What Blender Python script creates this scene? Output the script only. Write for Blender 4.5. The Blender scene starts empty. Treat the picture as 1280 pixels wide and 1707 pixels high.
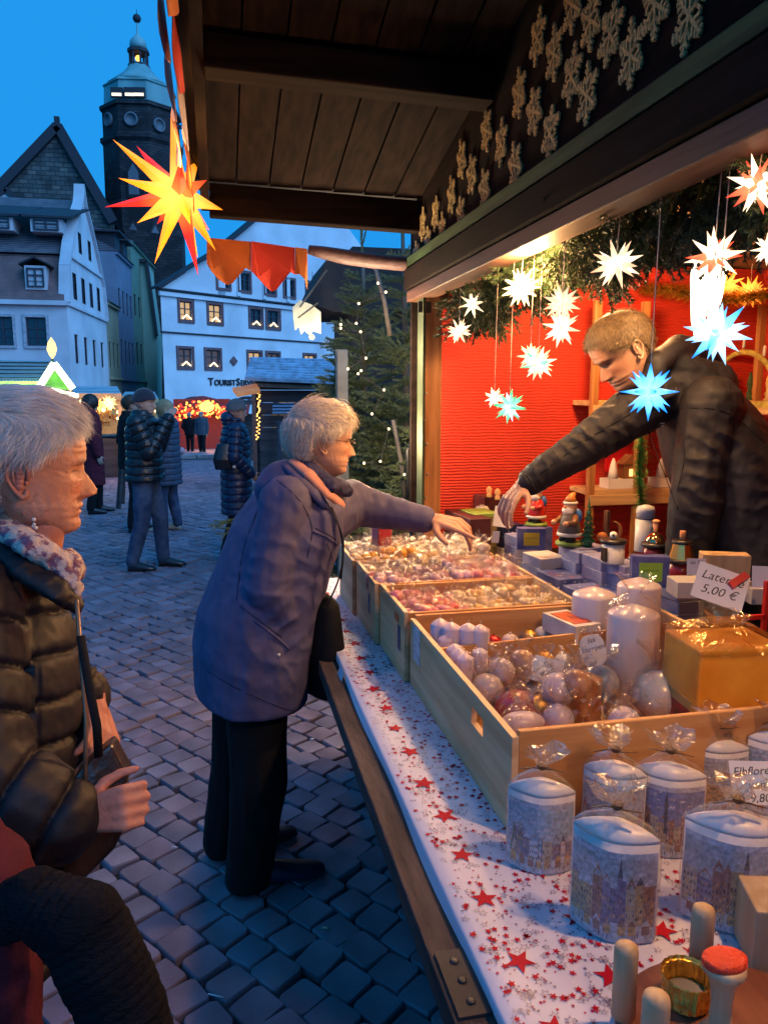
import bpy, bmesh, math, random
import numpy as np
from mathutils import Matrix, Vector, Quaternion
R = math.radians
rnd = random.Random(7)
rng = np.random.default_rng(5)
scn = bpy.context.scene
col = scn.collection

# ---------------------------------------------------------------- camera
CAM_H = 1.68
PITCH = 8.815; YAW = 12.03; FPX = 1280.0
cd = bpy.data.cameras.new('camera'); cam = bpy.data.objects.new('camera', cd); col.objects.link(cam)
cam.location = (0, 0, CAM_H)
cam.rotation_euler = (R(90 - PITCH), 0, R(-YAW))
cd.sensor_fit = 'VERTICAL'; cd.sensor_height = 24.0; cd.lens = 24.0 * FPX / 1707.0
cd.clip_start = 0.05; cd.clip_end = 1500
scn.camera = cam
# ---------------------------------------------------------------- sky and light (blue hour)
wd = bpy.data.worlds.new('World'); scn.world = wd; wd.use_nodes = True
nt = wd.node_tree; nt.nodes.clear()
sky = nt.nodes.new('ShaderNodeTexSky'); sky.sky_type = 'NISHITA'; sky.sun_disc = False
sky.sun_elevation = R(1.0); sky.sun_rotation = R(138); sky.ozone_density = 6.0; sky.dust_density = 0.3; sky.air_density = 1.0
tint = nt.nodes.new('ShaderNodeMix'); tint.data_type = 'RGBA'; tint.blend_type = 'MIX'
tint.inputs['Factor'].default_value = 0.93
nt.links.new(sky.outputs[0], tint.inputs['A'])
tint.inputs['B'].default_value = (0.15, 3.0, 8.0, 1)      # the even blue of the dusk sky
bg = nt.nodes.new('ShaderNodeBackground'); bg.inputs['Strength'].default_value = 0.1
out = nt.nodes.new('ShaderNodeOutputWorld')
nt.links.new(tint.outputs['Result'], bg.inputs['Color']); nt.links.new(bg.outputs[0], out.inputs[0])
sd = bpy.data.lights.new('sun', 'SUN'); sd.energy = 2.5; sd.angle = R(60); sd.color = (0.28, 0.54, 1.0)
so = bpy.data.objects.new('sun', sd); so.rotation_euler = Vector((-.55, .62, -.52)).to_track_quat('-Z', 'Y').to_euler(); col.objects.link(so)
scn.view_settings.view_transform = 'Standard'; scn.view_settings.look = 'None'
scn.view_settings.exposure = 0.2; scn.view_settings.gamma = 1.0
try: scn.view_settings.use_curve_mapping = False
except Exception: pass
cy = scn.cycles
cy.max_bounces = 6; cy.transparent_max_bounces = 20; cy.diffuse_bounces = 3; cy.glossy_bounces = 3
cy.sample_clamp_indirect = 3.0; cy.caustics_reflective = False; cy.caustics_refractive = False
cy.use_denoising = True

# ---------------------------------------------------------------- camera geometry used to measure the place
_p, _y = R(PITCH), R(YAW)
FWD = np.array([math.sin(_y)*math.cos(_p), math.cos(_y)*math.cos(_p), -math.sin(_p)])
RGT = np.array([math.cos(_y), -math.sin(_y), 0.0]); UPV = np.cross(RGT, FWD); C0 = np.array([0, 0, CAM_H])
def at(u, v, x=None, y=None, z=None, d=None):
    r = FWD + RGT*(u-640)/FPX - UPV*(v-853.5)/FPX
    if x is not None: t = (x-C0[0])/r[0]
    elif y is not None: t = (y-C0[1])/r[1]
    elif z is not None: t = (z-C0[2])/r[2]
    else: t = d
    return C0 + r*t
def S(r, g, b):
    f = lambda c: ((c/255+0.055)/1.055)**2.4 if c/255 > 0.04045 else c/255/12.92
    return (f(r), f(g), f(b))
def nz(P, s, seed=0):
    """cheap smooth noise on an (n,3) array, about -1..1"""
    r = np.random.default_rng(seed+11); o = np.zeros(len(P)); a = 1.0; t = 0
    Q = P*s
    for k in range(4):
        w = r.normal(size=(3, 3)); w /= np.linalg.norm(w, axis=1)[:, None]; ph = r.uniform(0, 6.3, 3)
        q = Q @ w.T + ph
        o += a*np.sin(q[:, 0]+1.3*np.sin(q[:, 1])) * np.cos(q[:, 2]+np.sin(q[:, 0]*0.7)); t += a
        Q = Q*1.9; a *= 0.55
    return o/t

# ---------------------------------------------------------------- mesh builder
class MB:
    def __init__(s): s.v = []; s.f = []; s.m = []; s.s = []
    def add(s, V, F, mi=0, sm=False, M=None):
        V = np.asarray(V, float)
        if M is not None:
            A = np.array(M); V = V @ A[:3, :3].T + A[:3, 3]
        o = len(s.v); s.v.extend(map(tuple, V.tolist()))
        for f in F: s.f.append([i+o for i in f]); s.m.append(mi); s.s.append(sm)
        return s
    def box(s, c, sz, rz=0, mi=0, M=None):
        x, y, z = [k/2 for k in sz]
        V = np.array([(-x,-y,-z),(x,-y,-z),(x,y,-z),(-x,y,-z),(-x,-y,z),(x,-y,z),(x,y,z),(-x,y,z)])
        if rz:
            c_, s_ = math.cos(rz), math.sin(rz); V = V @ np.array([[c_, s_, 0], [-s_, c_, 0], [0, 0, 1]])
        V = V + np.array(c)
        return s.add(V, [(0,3,2,1),(4,5,6,7),(0,1,5,4),(1,2,6,5),(2,3,7,6),(3,0,4,7)], mi, False, M)
    def bar(s, a, b, w, h, mi=0, up=(0,0,1)):
        a = Vector(a); b = Vector(b); d = (b-a); L = d.length; d.normalize()
        u = Vector(up); sx = d.cross(u)
        if sx.length < 1e-4: sx = d.cross(Vector((1,0,0)))
        sx.normalize(); u = sx.cross(d)
        Mx = Matrix((( d.x, sx.x, u.x, (a.x+b.x)/2), (d.y, sx.y, u.y, (a.y+b.y)/2), (d.z, sx.z, u.z, (a.z+b.z)/2), (0,0,0,1)))
        return s.box((0,0,0), (L, w, h), 0, mi, Mx)
    def rings(s, rs, mi=0, sm=True, cap=True, closed=True):
        n = len(rs[0]); V = [p for r in rs for p in r]; F = []
        m = n if closed else n-1
        for i in range(len(rs)-1):
            for j in range(m):
                k = (j+1) % n; F.append((i*n+j, i*n+k, (i+1)*n+k, (i+1)*n+j))
        if cap and closed:
            F.append(tuple(range(n-1, -1, -1))); F.append(tuple((len(rs)-1)*n+j for j in range(n)))
        return s.add(V, F, mi, sm)
    def tube(s, pts, rad, n=8, mi=0, sm=True, cap=True, fl=1.0, up=None):
        P = [Vector(p) for p in pts]; rs = []
        if not hasattr(rad, '__len__'): rad = [rad]*len(P)
        ref = Vector(up) if up is not None else None
        for i, p in enumerate(P):
            d = (P[min(i+1, len(P)-1)]-P[max(i-1, 0)])
            if d.length < 1e-9: d = Vector((0,0,1))
            d.normalize()
            if ref is None: ref = Vector((0,0,1)) if abs(d.z) < 0.9 else Vector((1,0,0))
            a = d.cross(ref)
            if a.length < 1e-4: a = d.orthogonal()
            a.normalize(); b = d.cross(a); ref = -b if up is None else ref
            rs.append([tuple(p + a*(math.cos(t)*rad[i]) + b*(math.sin(t)*rad[i]*fl)) for t in [2*math.pi*k/n for k in range(n)]])
        return s.rings(rs, mi, sm, cap)
    def lathe(s, prof, c=(0,0,0), n=20, mi=0, sm=True, M=None, sx=1, sy=1):
        rs = [[(c[0]+r*sx*math.cos(2*math.pi*k/n), c[1]+r*sy*math.sin(2*math.pi*k/n), c[2]+z) for k in range(n)] for r, z in prof]
        V = [p for r in rs for p in r]; F = []
        for i in range(len(rs)-1):
            for j in range(n):
                k = (j+1) % n; F.append((i*n+j, i*n+k, (i+1)*n+k, (i+1)*n+j))
        F.append(tuple(range(n-1, -1, -1))); F.append(tuple((len(rs)-1)*n+j for j in range(n)))
        return s.add(V, F, mi, sm, M)
    def ball(s, c, r, n=12, m=8, mi=0, sc=(1,1,1), M=None):
        pr = [(max(1e-4, math.sin(math.pi*i/m)), -math.cos(math.pi*i/m)) for i in range(m+1)]
        V = []; F = []
        for a, z in pr:
            for k in range(n): V.append((c[0]+r*sc[0]*a*math.cos(2*math.pi*k/n), c[1]+r*sc[1]*a*math.sin(2*math.pi*k/n), c[2]+r*sc[2]*z))
        for i in range(m):
            for j in range(n):
                k = (j+1) % n; F.append((i*n+j, i*n+k, (i+1)*n+k, (i+1)*n+j))
        return s.add(V, F, mi, True, M)
    def cone2(s, a, b, ra, rb, n=10, mi=0):
        """round cone between two points: limb piece"""
        s.ball(a, ra, n, 6, mi); s.ball(b, rb, n, 6, mi)
        return s.tube([a, b], [ra, rb], n, mi)
    def poly(s, pts, th, nrm, mi=0):
        """a flat polygon (list of 3-D points) given a thickness along nrm"""
        n = len(pts); N = Vector(nrm).normalized()*th
        V = [tuple(Vector(p)) for p in pts] + [tuple(Vector(p)+N) for p in pts]
        F = [tuple(range(n-1, -1, -1)), tuple(range(n, 2*n))] + [(i, (i+1) % n, n+(i+1) % n, n+i) for i in range(n)]
        return s.add(V, F, mi)
    def mesh(s, name, mats):
        me = bpy.data.meshes.new(name); me.from_pydata(s.v, [], s.f)
        for m in (mats if isinstance(mats, (list, tuple)) else [mats]): me.materials.append(m)
        me.polygons.foreach_set('material_index', s.m); me.polygons.foreach_set('use_smooth', s.s)
        me.update(); return me
    def obj(s, name, mats, parent=None, bevel=0, fix=False, loc=None, seg=2):
        me = s.mesh(name, mats)
        if fix:
            bm = bmesh.new(); bm.from_mesh(me); bmesh.ops.recalc_face_normals(bm, faces=bm.faces); bm.to_mesh(me); bm.free()
        o = put(name, me, parent, loc)
        if bevel:
            b = o.modifiers.new('bevel', 'BEVEL'); b.width = bevel; b.segments = seg; b.limit_method = 'ANGLE'; b.angle_limit = R(40)
        return o
def cr(P, n=5):
    P = [Vector(p) for p in P]; o = []
    for i in range(len(P)-1):
        a, b, c, d = P[max(i-1, 0)], P[i], P[i+1], P[min(i+2, len(P)-1)]
        for k in range(n): t = k/n; o.append(.5*((2*b)+(c-a)*t+(2*a-5*b+4*c-d)*t*t+(3*b-a-3*c+d)*t*t*t))
    return [tuple(p) for p in o+[P[-1]]]
def put(name, me, parent=None, loc=None, M=None):
    o = bpy.data.objects.new(name, me); col.objects.link(o)
    if M is not None: o.matrix_world = Matrix(M)
    elif loc is not None: o.location = loc
    if parent is not None:
        o.parent = parent; o.matrix_parent_inverse = WM(parent).inverted()
    return o
def WM(o):
    m = o.matrix_basis.copy()
    if o.parent is not None: m = WM(o.parent) @ o.matrix_parent_inverse @ m
    return m
def tag(o, label=None, cat=None, group=None, kind=None):
    if label: o['label'] = label
    if cat: o['category'] = cat
    if group: o['group'] = group
    if kind: o['kind'] = kind
    return o
def thing(name, label, cat, loc=(0,0,0), rz=0, group=None):
    o = bpy.data.objects.new(name, None); col.objects.link(o); o.location = loc; o.rotation_euler = (0,0,rz)
    o.empty_display_size = 0.1
    return tag(o, label, cat, group)
def struct(o): o['kind'] = 'structure'; return o
def stuff(o): o['kind'] = 'stuff'; return o
def kids(o): return [c for c in col.objects if c.parent == o]
def dup(root, kidtree, loc, rz=0, label=None, sc=None):
    r = root.copy(); col.objects.link(r); r.location = loc; r.rotation_euler = (0, 0, rz)
    if sc: r.scale = (sc, sc, sc)
    if label: r['label'] = label
    for c, gs in kidtree:
        k = c.copy(); col.objects.link(k); k.parent = r
        for g in gs:
            q = g.copy(); col.objects.link(q); q.parent = k
    return r
def tree(root): 
    ks = kids(root); return [(c, kids(c)) for c in ks]
def text_mesh(txt, size, name, mat, ext=0.0, align='CENTER', shear=0.0, off=0.0):
    cu = bpy.data.curves.new(name, 'FONT'); cu.body = txt; cu.size = size; cu.extrude = ext; cu.align_x = align; cu.shear = shear; cu.offset = off
    cu.resolution_u = 3
    o = bpy.data.objects.new(name+'_t', cu); col.objects.link(o)
    dg = bpy.context.evaluated_depsgraph_get(); me = bpy.data.meshes.new_from_object(o.evaluated_get(dg))
    bpy.data.objects.remove(o); bpy.data.curves.remove(cu); me.name = name; me.materials.clear(); me.materials.append(mat)
    return me
def frame(o, xdir, zdir):
    """4x4 with local x along xdir, local z along zdir (text faces zdir)"""
    x = Vector(xdir).normalized(); z = Vector(zdir); z = (z - x*z.dot(x)).normalized(); y = z.cross(x)
    return Matrix(((x.x, y.x, z.x, o[0]), (x.y, y.y, z.y, o[1]), (x.z, y.z, z.z, o[2]), (0,0,0,1)))

# ---------------------------------------------------------------- materials
def mat(name, c, rough=0.6, metal=0.0, var=0.25, vs=8.0, bump=0.0, bs=60.0, emit=None, es=0.0, sss=0.0, sheen=0.0,
        stretch=(1,1,1), spec=0.5, coat=0.0, c2=None, detail=5, alpha=1.0, trans=0.0, lo=0.35, hi=0.65, bd=0.01):
    m = bpy.data.materials.new(name); m.use_nodes = True; t = m.node_tree; b = t.nodes['Principled BSDF']
    L = t.links.new
    tc = t.nodes.new('ShaderNodeTexCoord'); mp = t.nodes.new('ShaderNodeMapping'); mp.inputs['Scale'].default_value = stretch
    L(tc.outputs['Object'], mp.inputs[0])
    if var > 0 or c2:
        n = t.nodes.new('ShaderNodeTexNoise'); n.inputs['Scale'].default_value = vs; n.inputs['Detail'].default_value = detail
        L(mp.outputs[0], n.inputs['Vector'])
        r = t.nodes.new('ShaderNodeValToRGB'); r.color_ramp.elements[0].position = lo; r.color_ramp.elements[1].position = hi
        cc = c2 or tuple(min(1, k*(1+var)) for k in c)
        c1 = c if c2 else tuple(k*(1-var) for k in c)
        r.color_ramp.elements[0].color = (*c1, 1); r.color_ramp.elements[1].color = (*cc, 1)
        L(n.outputs['Fac'], r.inputs[0]); L(r.outputs[0], b.inputs['Base Color'])
    else: b.inputs['Base Color'].default_value = (*c, 1)
    b.inputs['Roughness'].default_value = rough; b.inputs['Metallic'].default_value = metal
    b.inputs['Specular IOR Level'].default_value = spec
    if sss: 
        b.inputs['Subsurface Weight'].default_value = sss; b.inputs['Subsurface Radius'].default_value = (0.9, 0.35, 0.2); b.inputs['Subsurface Scale'].default_value = 0.012
    if sheen: b.inputs['Sheen Weight'].default_value = sheen; b.inputs['Sheen Roughness'].default_value = 0.5
    if coat: b.inputs['Coat Weight'].default_value = coat; b.inputs['Coat Roughness'].default_value = 0.15
    if trans: b.inputs['Transmission Weight'].default_value = trans
    if emit: b.inputs['Emission Color'].default_value = (*emit, 1); b.inputs['Emission Strength'].default_value = es
    if bump:
        n2 = t.nodes.new('ShaderNodeTexNoise'); n2.inputs['Scale'].default_value = bs; n2.inputs['Detail'].default_value = 4
        L(mp.outputs[0], n2.inputs['Vector'])
        bp = t.nodes.new('ShaderNodeBump'); bp.inputs['Strength'].default_value = bump; bp.inputs['Distance'].default_value = bd
        L(n2.outputs['Fac'], bp.inputs['Height']); L(bp.outputs[0], b.inputs['Normal'])
    return m
def wood(name, c, c2, axis='x', sc=6.0, rough=0.55, bump=0.25):
    s = {'x': (1, 12, 12), 'y': (12, 1, 12), 'z': (12, 12, 1)}[axis]
    return mat(name, c, rough, var=0.1, vs=sc*0.35, bump=bump, bs=sc*0.9, stretch=s, c2=c2, detail=8, lo=0.38, hi=0.62, bd=0.003)
def emis(name, c, s):
    m = bpy.data.materials.new(name); m.use_nodes = True; t = m.node_tree; t.nodes.clear()
    e = t.nodes.new('ShaderNodeEmission'); e.inputs[0].default_value = (*c, 1); e.inputs[1].default_value = s
    o = t.nodes.new('ShaderNodeOutputMaterial'); t.links.new(e.outputs[0], o.inputs[0]); return m
def paper_star_mat(name, inner, outer, r, s):
    """lit paper of a folded star: bright near the bulb, paler glow toward the tips (the lamp's own light through paper)"""
    m = bpy.data.materials.new(name); m.use_nodes = True; t = m.node_tree; b = t.nodes['Principled BSDF']; L = t.links.new
    tc = t.nodes.new('ShaderNodeTexCoord'); ln = t.nodes.new('ShaderNodeVectorMath'); ln.operation = 'LENGTH'
    L(tc.outputs['Object'], ln.inputs[0])
    mr = t.nodes.new('ShaderNodeMapRange'); mr.inputs['From Min'].default_value = r*0.25; mr.inputs['From Max'].default_value = r
    L(ln.outputs['Value'], mr.inputs['Value'])
    cr = t.nodes.new('ShaderNodeValToRGB'); e = cr.color_ramp.elements
    e[0].color = (*inner, 1); e[1].color = (*outer, 1); e[1].position = 0.75
    L(mr.outputs[0], cr.inputs[0]); L(cr.outputs[0], b.inputs['Emission Color'])
    b.inputs['Emission Strength'].default_value = s; b.inputs['Base Color'].default_value = (*[min(.8, k) for k in outer], 1); b.inputs['Roughness'].default_value = 0.5
    return m
def film(name, tint_=(1,1,1), dens=0.16, bs=35.0, rough=0.08, bump=0.9):
    """thin crinkled clear film: mostly see-through with glints"""
    m = bpy.data.materials.new(name); m.use_nodes = True; t = m.node_tree; t.nodes.clear(); L = t.links.new
    tr = t.nodes.new('ShaderNodeBsdfTransparent'); tr.inputs[0].default_value = (0.97, 0.97, 0.97, 1)
    gl = t.nodes.new('ShaderNodeBsdfGlossy'); gl.inputs['Roughness'].default_value = rough; gl.inputs[0].default_value = (*tint_, 1)
    df = t.nodes.new('ShaderNodeBsdfTranslucent'); df.inputs[0].default_value = (*tint_, 1)
    lw = t.nodes.new('ShaderNodeLayerWeight'); lw.inputs[0].default_value = 0.35
    tc = t.nodes.new('ShaderNodeTexCoord'); n = t.nodes.new('ShaderNodeTexNoise'); n.inputs['Scale'].default_value = bs; n.inputs['Detail'].default_value = 3; n.inputs['Distortion'].default_value = 1.5
    L(tc.outputs['Object'], n.inputs['Vector'])
    bp = t.nodes.new('ShaderNodeBump'); bp.inputs['Strength'].default_value = bump; bp.inputs['Distance'].default_value = 0.01
    L(n.outputs['Fac'], bp.inputs['Height']); L(bp.outputs[0], gl.inputs['Normal']); L(bp.outputs[0], lw.inputs['Normal'])
    ma = t.nodes.new('ShaderNodeMath'); ma.operation = 'MULTIPLY_ADD'; ma.inputs[1].default_value = 0.38; ma.inputs[2].default_value = dens; ma.use_clamp = True
    L(lw.outputs['Facing'], ma.inputs[0])
    mx0 = t.nodes.new('ShaderNodeMixShader'); mx0.inputs[0].default_value = 0.12; L(gl.outputs[0], mx0.inputs[1]); L(df.outputs[0], mx0.inputs[2])
    mx = t.nodes.new('ShaderNodeMixShader'); L(ma.outputs[0], mx.inputs[0]); L(tr.outputs[0], mx.inputs[1]); L(mx0.outputs[0], mx.inputs[2])
    o = t.nodes.new('ShaderNodeOutputMaterial'); L(mx.outputs[0], o.inputs[0]); return m
def point(name, loc, w, c, r=0.05):
    l = bpy.data.lights.new(name, 'POINT'); l.energy = w; l.color = c; l.shadow_soft_size = r
    o = bpy.data.objects.new(name, l); o.location = loc; col.objects.link(o); return o
WARM = (1.0, 0.52, 0.2)
# ================================================================ SETTING
def gz(y): return 0.0 if y < 12 else (-0.04*(y-12) if y < 50 else -1.52)
m_joint = mat('joint_dirt', (0.012, 0.012, 0.014), 0.9, bump=0.5, bs=80)
m_cob = mat('cobble_granite', (0.165, 0.13, 0.165), .8, var=0.3, vs=3.0, bump=0.5, bs=90, detail=8, bd=0.004)
m_cob2 = mat('cobble_granite_brown', (0.19, 0.135, 0.165), .8, var=0.3, vs=4.0, bump=0.5, bs=90, detail=8, bd=0.004)
m_cob3 = mat('cobble_granite_pale', (0.22, 0.175, 0.215), .8, var=0.25, vs=3.0, bump=0.5, bs=90, detail=8, bd=0.004)
g = MB(); ys = [-30, 0, 12, 20, 28, 36, 44, 50, 90, 700]
for i in range(len(ys)-1):
    a, b_ = ys[i], ys[i+1]
    g.add([(-500, a, gz(a)-.03), (500, a, gz(a)-.03), (500, b_, gz(b_)-.03), (-500, b_, gz(b_)-.03)], [(0,1,2,3)])
ground = struct(g.obj('ground', m_joint))
def cobble_mesh(seed, n=12):
    r = random.Random(seed); A = .0604; rs = []; CP = [(1,.72),(.93,.93),(.72,1),(-.72,1),(-.93,.93),(-1,.72),(-1,-.72),(-.93,-.93),(-.72,-1),(.72,-1),(.93,-.93),(1,-.72)]
    hh = r.uniform(-.004, .004); ax = A*r.uniform(.9, 1.03); ay = A*r.uniform(.9, 1.03); wob = [r.uniform(.94, 1.04) for _ in range(n)]
    tx, ty = r.uniform(-.03, .03), r.uniform(-.03, .03)
    for k, (sc, z) in enumerate(((1.0, -.045), (.98, -.006), (.93, 0.0))):
        ring = []
        for j in range(n):
            x, y = ax*CP[j][0]*sc*wob[j], ay*CP[j][1]*sc*wob[j]
            ring.append((x, y, z+hh+x*tx+y*ty))
        rs.append(ring)
    V = [p for q in rs for p in q]; F = []
    for i in range(2):
        for j in range(n): F.append((i*n+j, i*n+(j+1) % n, (i+1)*n+(j+1) % n, (i+1)*n+j))
    F.append(tuple(2*n+j for j in range(n)))
    return V, F
cvar = []
for k in range(14):
    V, F = cobble_mesh(k); mb = MB().add(V, F, 0, False)
    cvar.append((mb.mesh('cobblestone', [m_cob, m_cob, m_cob2, m_cob3][k % 4]), np.array(V), F))
def inview(x, y, m=60, e=700):
    d = (np.array([x, y, gz(y)])-C0); w = d @ FWD
    if w < .15: return False
    u = 640+FPX*(d @ RGT)/w; v = 853.5-FPX*(d @ UPV)/w
    return -m-e < u < 1280+m and v < 1707+8*m
ca, sa = math.cos(R(-54)), math.sin(R(-54)); spots = []
PT = .121
for i in range(-250, 250):
    for j in range(-250, 250):
        a = i*PT + .02*math.sin(j*.31); b_ = (j + .5*(i % 2)*.9)*PT*1.02 + .03*math.sin(i*.4)
        x, y = a*sa*-1 + b_*ca, a*ca + b_*sa
        y += 3.0
        if .1 < y < 27.6 and -8 < x < 4.5 and inview(x, y) and not (x > .75 and y < 4.5): spots.append((math.hypot(x, y)+(0 if x < .6 and .95 < y and inview(x, y, -1e-9, 0) else 50), x, y))
spots.sort()
mcs = MB()
for q, (d_, x, y) in enumerate(spots):
    me, V, F = rnd.choice(cvar); rz = R(-54)+rnd.choice((0, 1.5708, 3.1416))+rnd.gauss(0, .06); x += rnd.gauss(0, .0025); y += rnd.gauss(0, .0025); dz = rnd.uniform(-.005, .005); sc = rnd.uniform(.965, 1.03)
    if q < 290 and x < .75:
        o = put('cobblestone', me, ground); o.location = (x, y, dz); o.rotation_euler = (rnd.gauss(0, .02), rnd.gauss(0, .02), rz); o.scale = (sc, sc, 1)
    else:
        c_, s_ = math.cos(rz), math.sin(rz); A = V.copy(); A[:, :2] *= sc
        W_ = np.stack([A[:, 0]*c_-A[:, 1]*s_+x, A[:, 0]*s_+A[:, 1]*c_+y, A[:, 2]+gz(y)+dz], 1)
        mcs.add(W_, F, rnd.choice((0, 0, 1, 2)), False)
stuff(mcs.obj('cobblestones', [m_cob, m_cob2, m_cob3], ground))
# raised pavement by the tourist house
m_pave = mat('pavement_slab', (0.2, 0.2, 0.215), 0.6, var=0.15, vs=1.5, bump=0.3, bs=30)
k = MB()
for i in range(22): k.box((-8.4+i*.72, 28.6, gz(28.6)+.06), (.70, .22, .14))
pav = MB()
pav.add([(-9, 28.72, gz(28.7)+.12), (9, 28.72, gz(28.7)+.12), (9, 36, gz(36)+.12), (-9, 36, gz(36)+.12)], [(0,1,2,3)])
pv = struct(pav.obj('pavement', m_pave)); k.obj('kerb', mat('kerb_granite', (.3,.3,.32), .6), pv, bevel=.01)

# ---- facades with real window openings
m_glass = mat('window_glass_dark', (0.02, 0.025, 0.035), 0.06, var=0, spec=0.8)
m_glit = mat('window_glass_lit', (0.2, 0.14, 0.07), 0.1, var=0, emit=(1.0, 0.6, 0.25), es=0.55)
m_gdim = mat('window_glass_dim', (0.03, 0.04, 0.06), 0.06, var=0, emit=(0.9, 0.6, 0.35), es=0.06)
m_fr = mat('window_frame_dark', (0.025, 0.03, 0.045), 0.5)
m_fw = mat('window_frame_white', (0.35, 0.36, 0.4), 0.5)
m_stonered = mat('red_sandstone', (0.17, 0.085, 0.09), 0.8, bump=.2, bs=12)
wcache = {}
def window_meshes(w, h, style):
    key = (round(w, 1), round(h, 1), style)
    if key in wcache: return wcache[key]
    f = MB(); fm = {'red': [m_stonered, m_fr], 'plain': [m_fw, m_fr], 'grey': [m_fw, m_fr], 'dorm': [m_fr, m_fr]}[style]
    if style in ('red', 'plain'):
        b = .16 if style == 'red' else .13
        for (cx, cz, sx, sz) in ((0, h+b/2, w+2*b, b), (0, -b/2, w+2*b, b)): f.box((cx, -.03, cz), (sx, .1, sz))
        for sg in (-1, 1): f.box((sg*(w/2+b/2), -.03, h/2), (b, .1, h))
    t = .07
    for (cx, cz, sx, sz) in ((0, t/2, w, t), (0, h-t/2, w, t), (0, h*.62, w-2*t, .06)): f.box((cx, .1, cz), (sx, .06, sz), mi=1)
    for cx in (-w/2+t/2, w/2-t/2): f.box((cx, .101, h/2), (t, .06, h-2*t), mi=1)
    f.box((0, .098, h/2), (.07, .06, h-2*t), mi=1)
    for cz in (.31,): f.box((0, .1, h*cz), (w-2*t, .03, .03), mi=1)
    a = f.mesh('window', fm)
    g_ = MB().box((0, .15, h/2), (w-.04, .02, h-.04))
    wcache[key] = (a, {k_: g_.mesh('pane', v_) for k_, v_ in (('d', m_glass), ('l', m_glit), ('m', m_gdim))})
    return wcache[key]
def facade(root, P0, dv, w, z0, z1, wins, m, style='plain', gable=None, th=.4, name='wall'):
    """P0 (x,y) corner, dv unit direction; outside is on the right-hand side of dv turned to the viewer. wins: (s, z, w, h, pane)"""
    dv = Vector((dv[0], dv[1], 0)).normalized(); nv = Vector((dv.y, -dv.x, 0))
    Mx = Matrix(((dv.x, -nv.x, 0, P0[0]), (dv.y, -nv.y, 0, P0[1]), (0, 0, 1, 0), (0,0,0,1)))
    xs = sorted({0, w} | {s-a/2 for s, z, a, h, p in wins} | {s+a/2 for s, z, a, h, p in wins})
    zs = sorted({z0, z1} | {z for s, z, a, h, p in wins if z > z0} | {z+h for s, z, a, h, p in wins})
    zs = [z for z in zs if z <= z1+1e-6] ; b = MB()
    for i in range(len(xs)-1):
        for j in range(len(zs)-1):
            cx, cz = (xs[i]+xs[i+1])/2, (zs[j]+zs[j+1])/2
            if any(abs(cx-s) < a/2 and z < cz < z+h for s, z, a, h, p in wins): continue
            b.add([(xs[i], 0, zs[j]), (xs[i+1], 0, zs[j]), (xs[i+1], 0, zs[j+1]), (xs[i], 0, zs[j+1])], [(0,1,2,3)])
    for s, z, a, h, p in wins:
        x0, x1 = s-a/2, s+a/2
        b.add([(x0,0,z),(x1,0,z),(x1,0,z+h),(x0,0,z+h),(x0,.2,z),(x1,.2,z),(x1,.2,z+h),(x0,.2,z+h)], [(0,4,5,1),(1,5,6,2),(2,6,7,3),(3,7,4,0)])
    if gable: b.add([(x, 0, z) for x, z in gable], [tuple(range(len(gable)))])
    V = np.array(b.v); b.v = [tuple(Mx @ Vector(v)) for v in V.tolist()]
    b.obj(name, m, root)
    for s, z, a, h, p in wins:
        fm, pm = window_meshes(a, h, style)
        M2 = Mx @ Matrix.Translation((s, 0, z))
        o = put('window', fm, root, M=M2); q = put('pane', pm[p], o, M=M2)
    return Mx
def roofbox(root, pts_bottom, pts_top, m, name='roof'):
    n = len(pts_bottom); V = list(pts_bottom)+list(pts_top)
    F = [(i, (i+1) % n, n+(i+1) % n, n+i) for i in range(n)]+[tuple(range(n, 2*n)), tuple(range(n-1, -1, -1))]
    return MB().add(V, F).obj(name, m, root, fix=True)
def corr(name, c, c2, w=0.3):
    """sheet or tile roof with rows"""
    m = mat(name, c, 0.55, var=.2, vs=2.0, c2=c2); t = m.node_tree; b = t.nodes['Principled BSDF']
    tc = t.nodes.new('ShaderNodeTexCoord'); wv = t.nodes.new('ShaderNodeTexWave'); wv.bands_direction = 'Z'; wv.inputs['Scale'].default_value = 1/w; wv.inputs['Distortion'].default_value = .4
    bp = t.nodes.new('ShaderNodeBump'); bp.inputs['Strength'].default_value = 1; bp.inputs['Distance'].default_value = .06
    t.links.new(tc.outputs['Object'], wv.inputs['Vector']); t.links.new(wv.outputs['Fac'], bp.inputs['Height']); t.links.new(bp.outputs[0], b.inputs['Normal']); return m
m_plw = mat('plaster_white', (0.62, 0.66, 0.70), 0.85, var=.13, vs=.45, bump=.2, bs=10)
m_plw2 = mat('plaster_pale', (0.5, 0.52, 0.56), 0.85, var=.1, vs=1.0, bump=.2, bs=10)
m_ply = mat('plaster_yellow', (0.36, 0.31, 0.2), 0.85, var=.1, vs=1.0)
m_plb = mat('plaster_blue_grey', (0.17, 0.2, 0.27), 0.85, var=.1, vs=1.0)
m_plg = mat('plaster_green', (0.16, 0.24, 0.17), 0.85, var=.1, vs=1.0)
m_slate = corr('slate_roof', (0.10, 0.09, 0.11), (0.16, 0.14, 0.16), .35)
m_tile = corr('red_brown_tile_roof', (0.20, 0.11, 0.11), (0.28, 0.15, 0.14), .35)
m_dark = mat('dark_trim', (0.02, 0.02, 0.028), .7)

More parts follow.
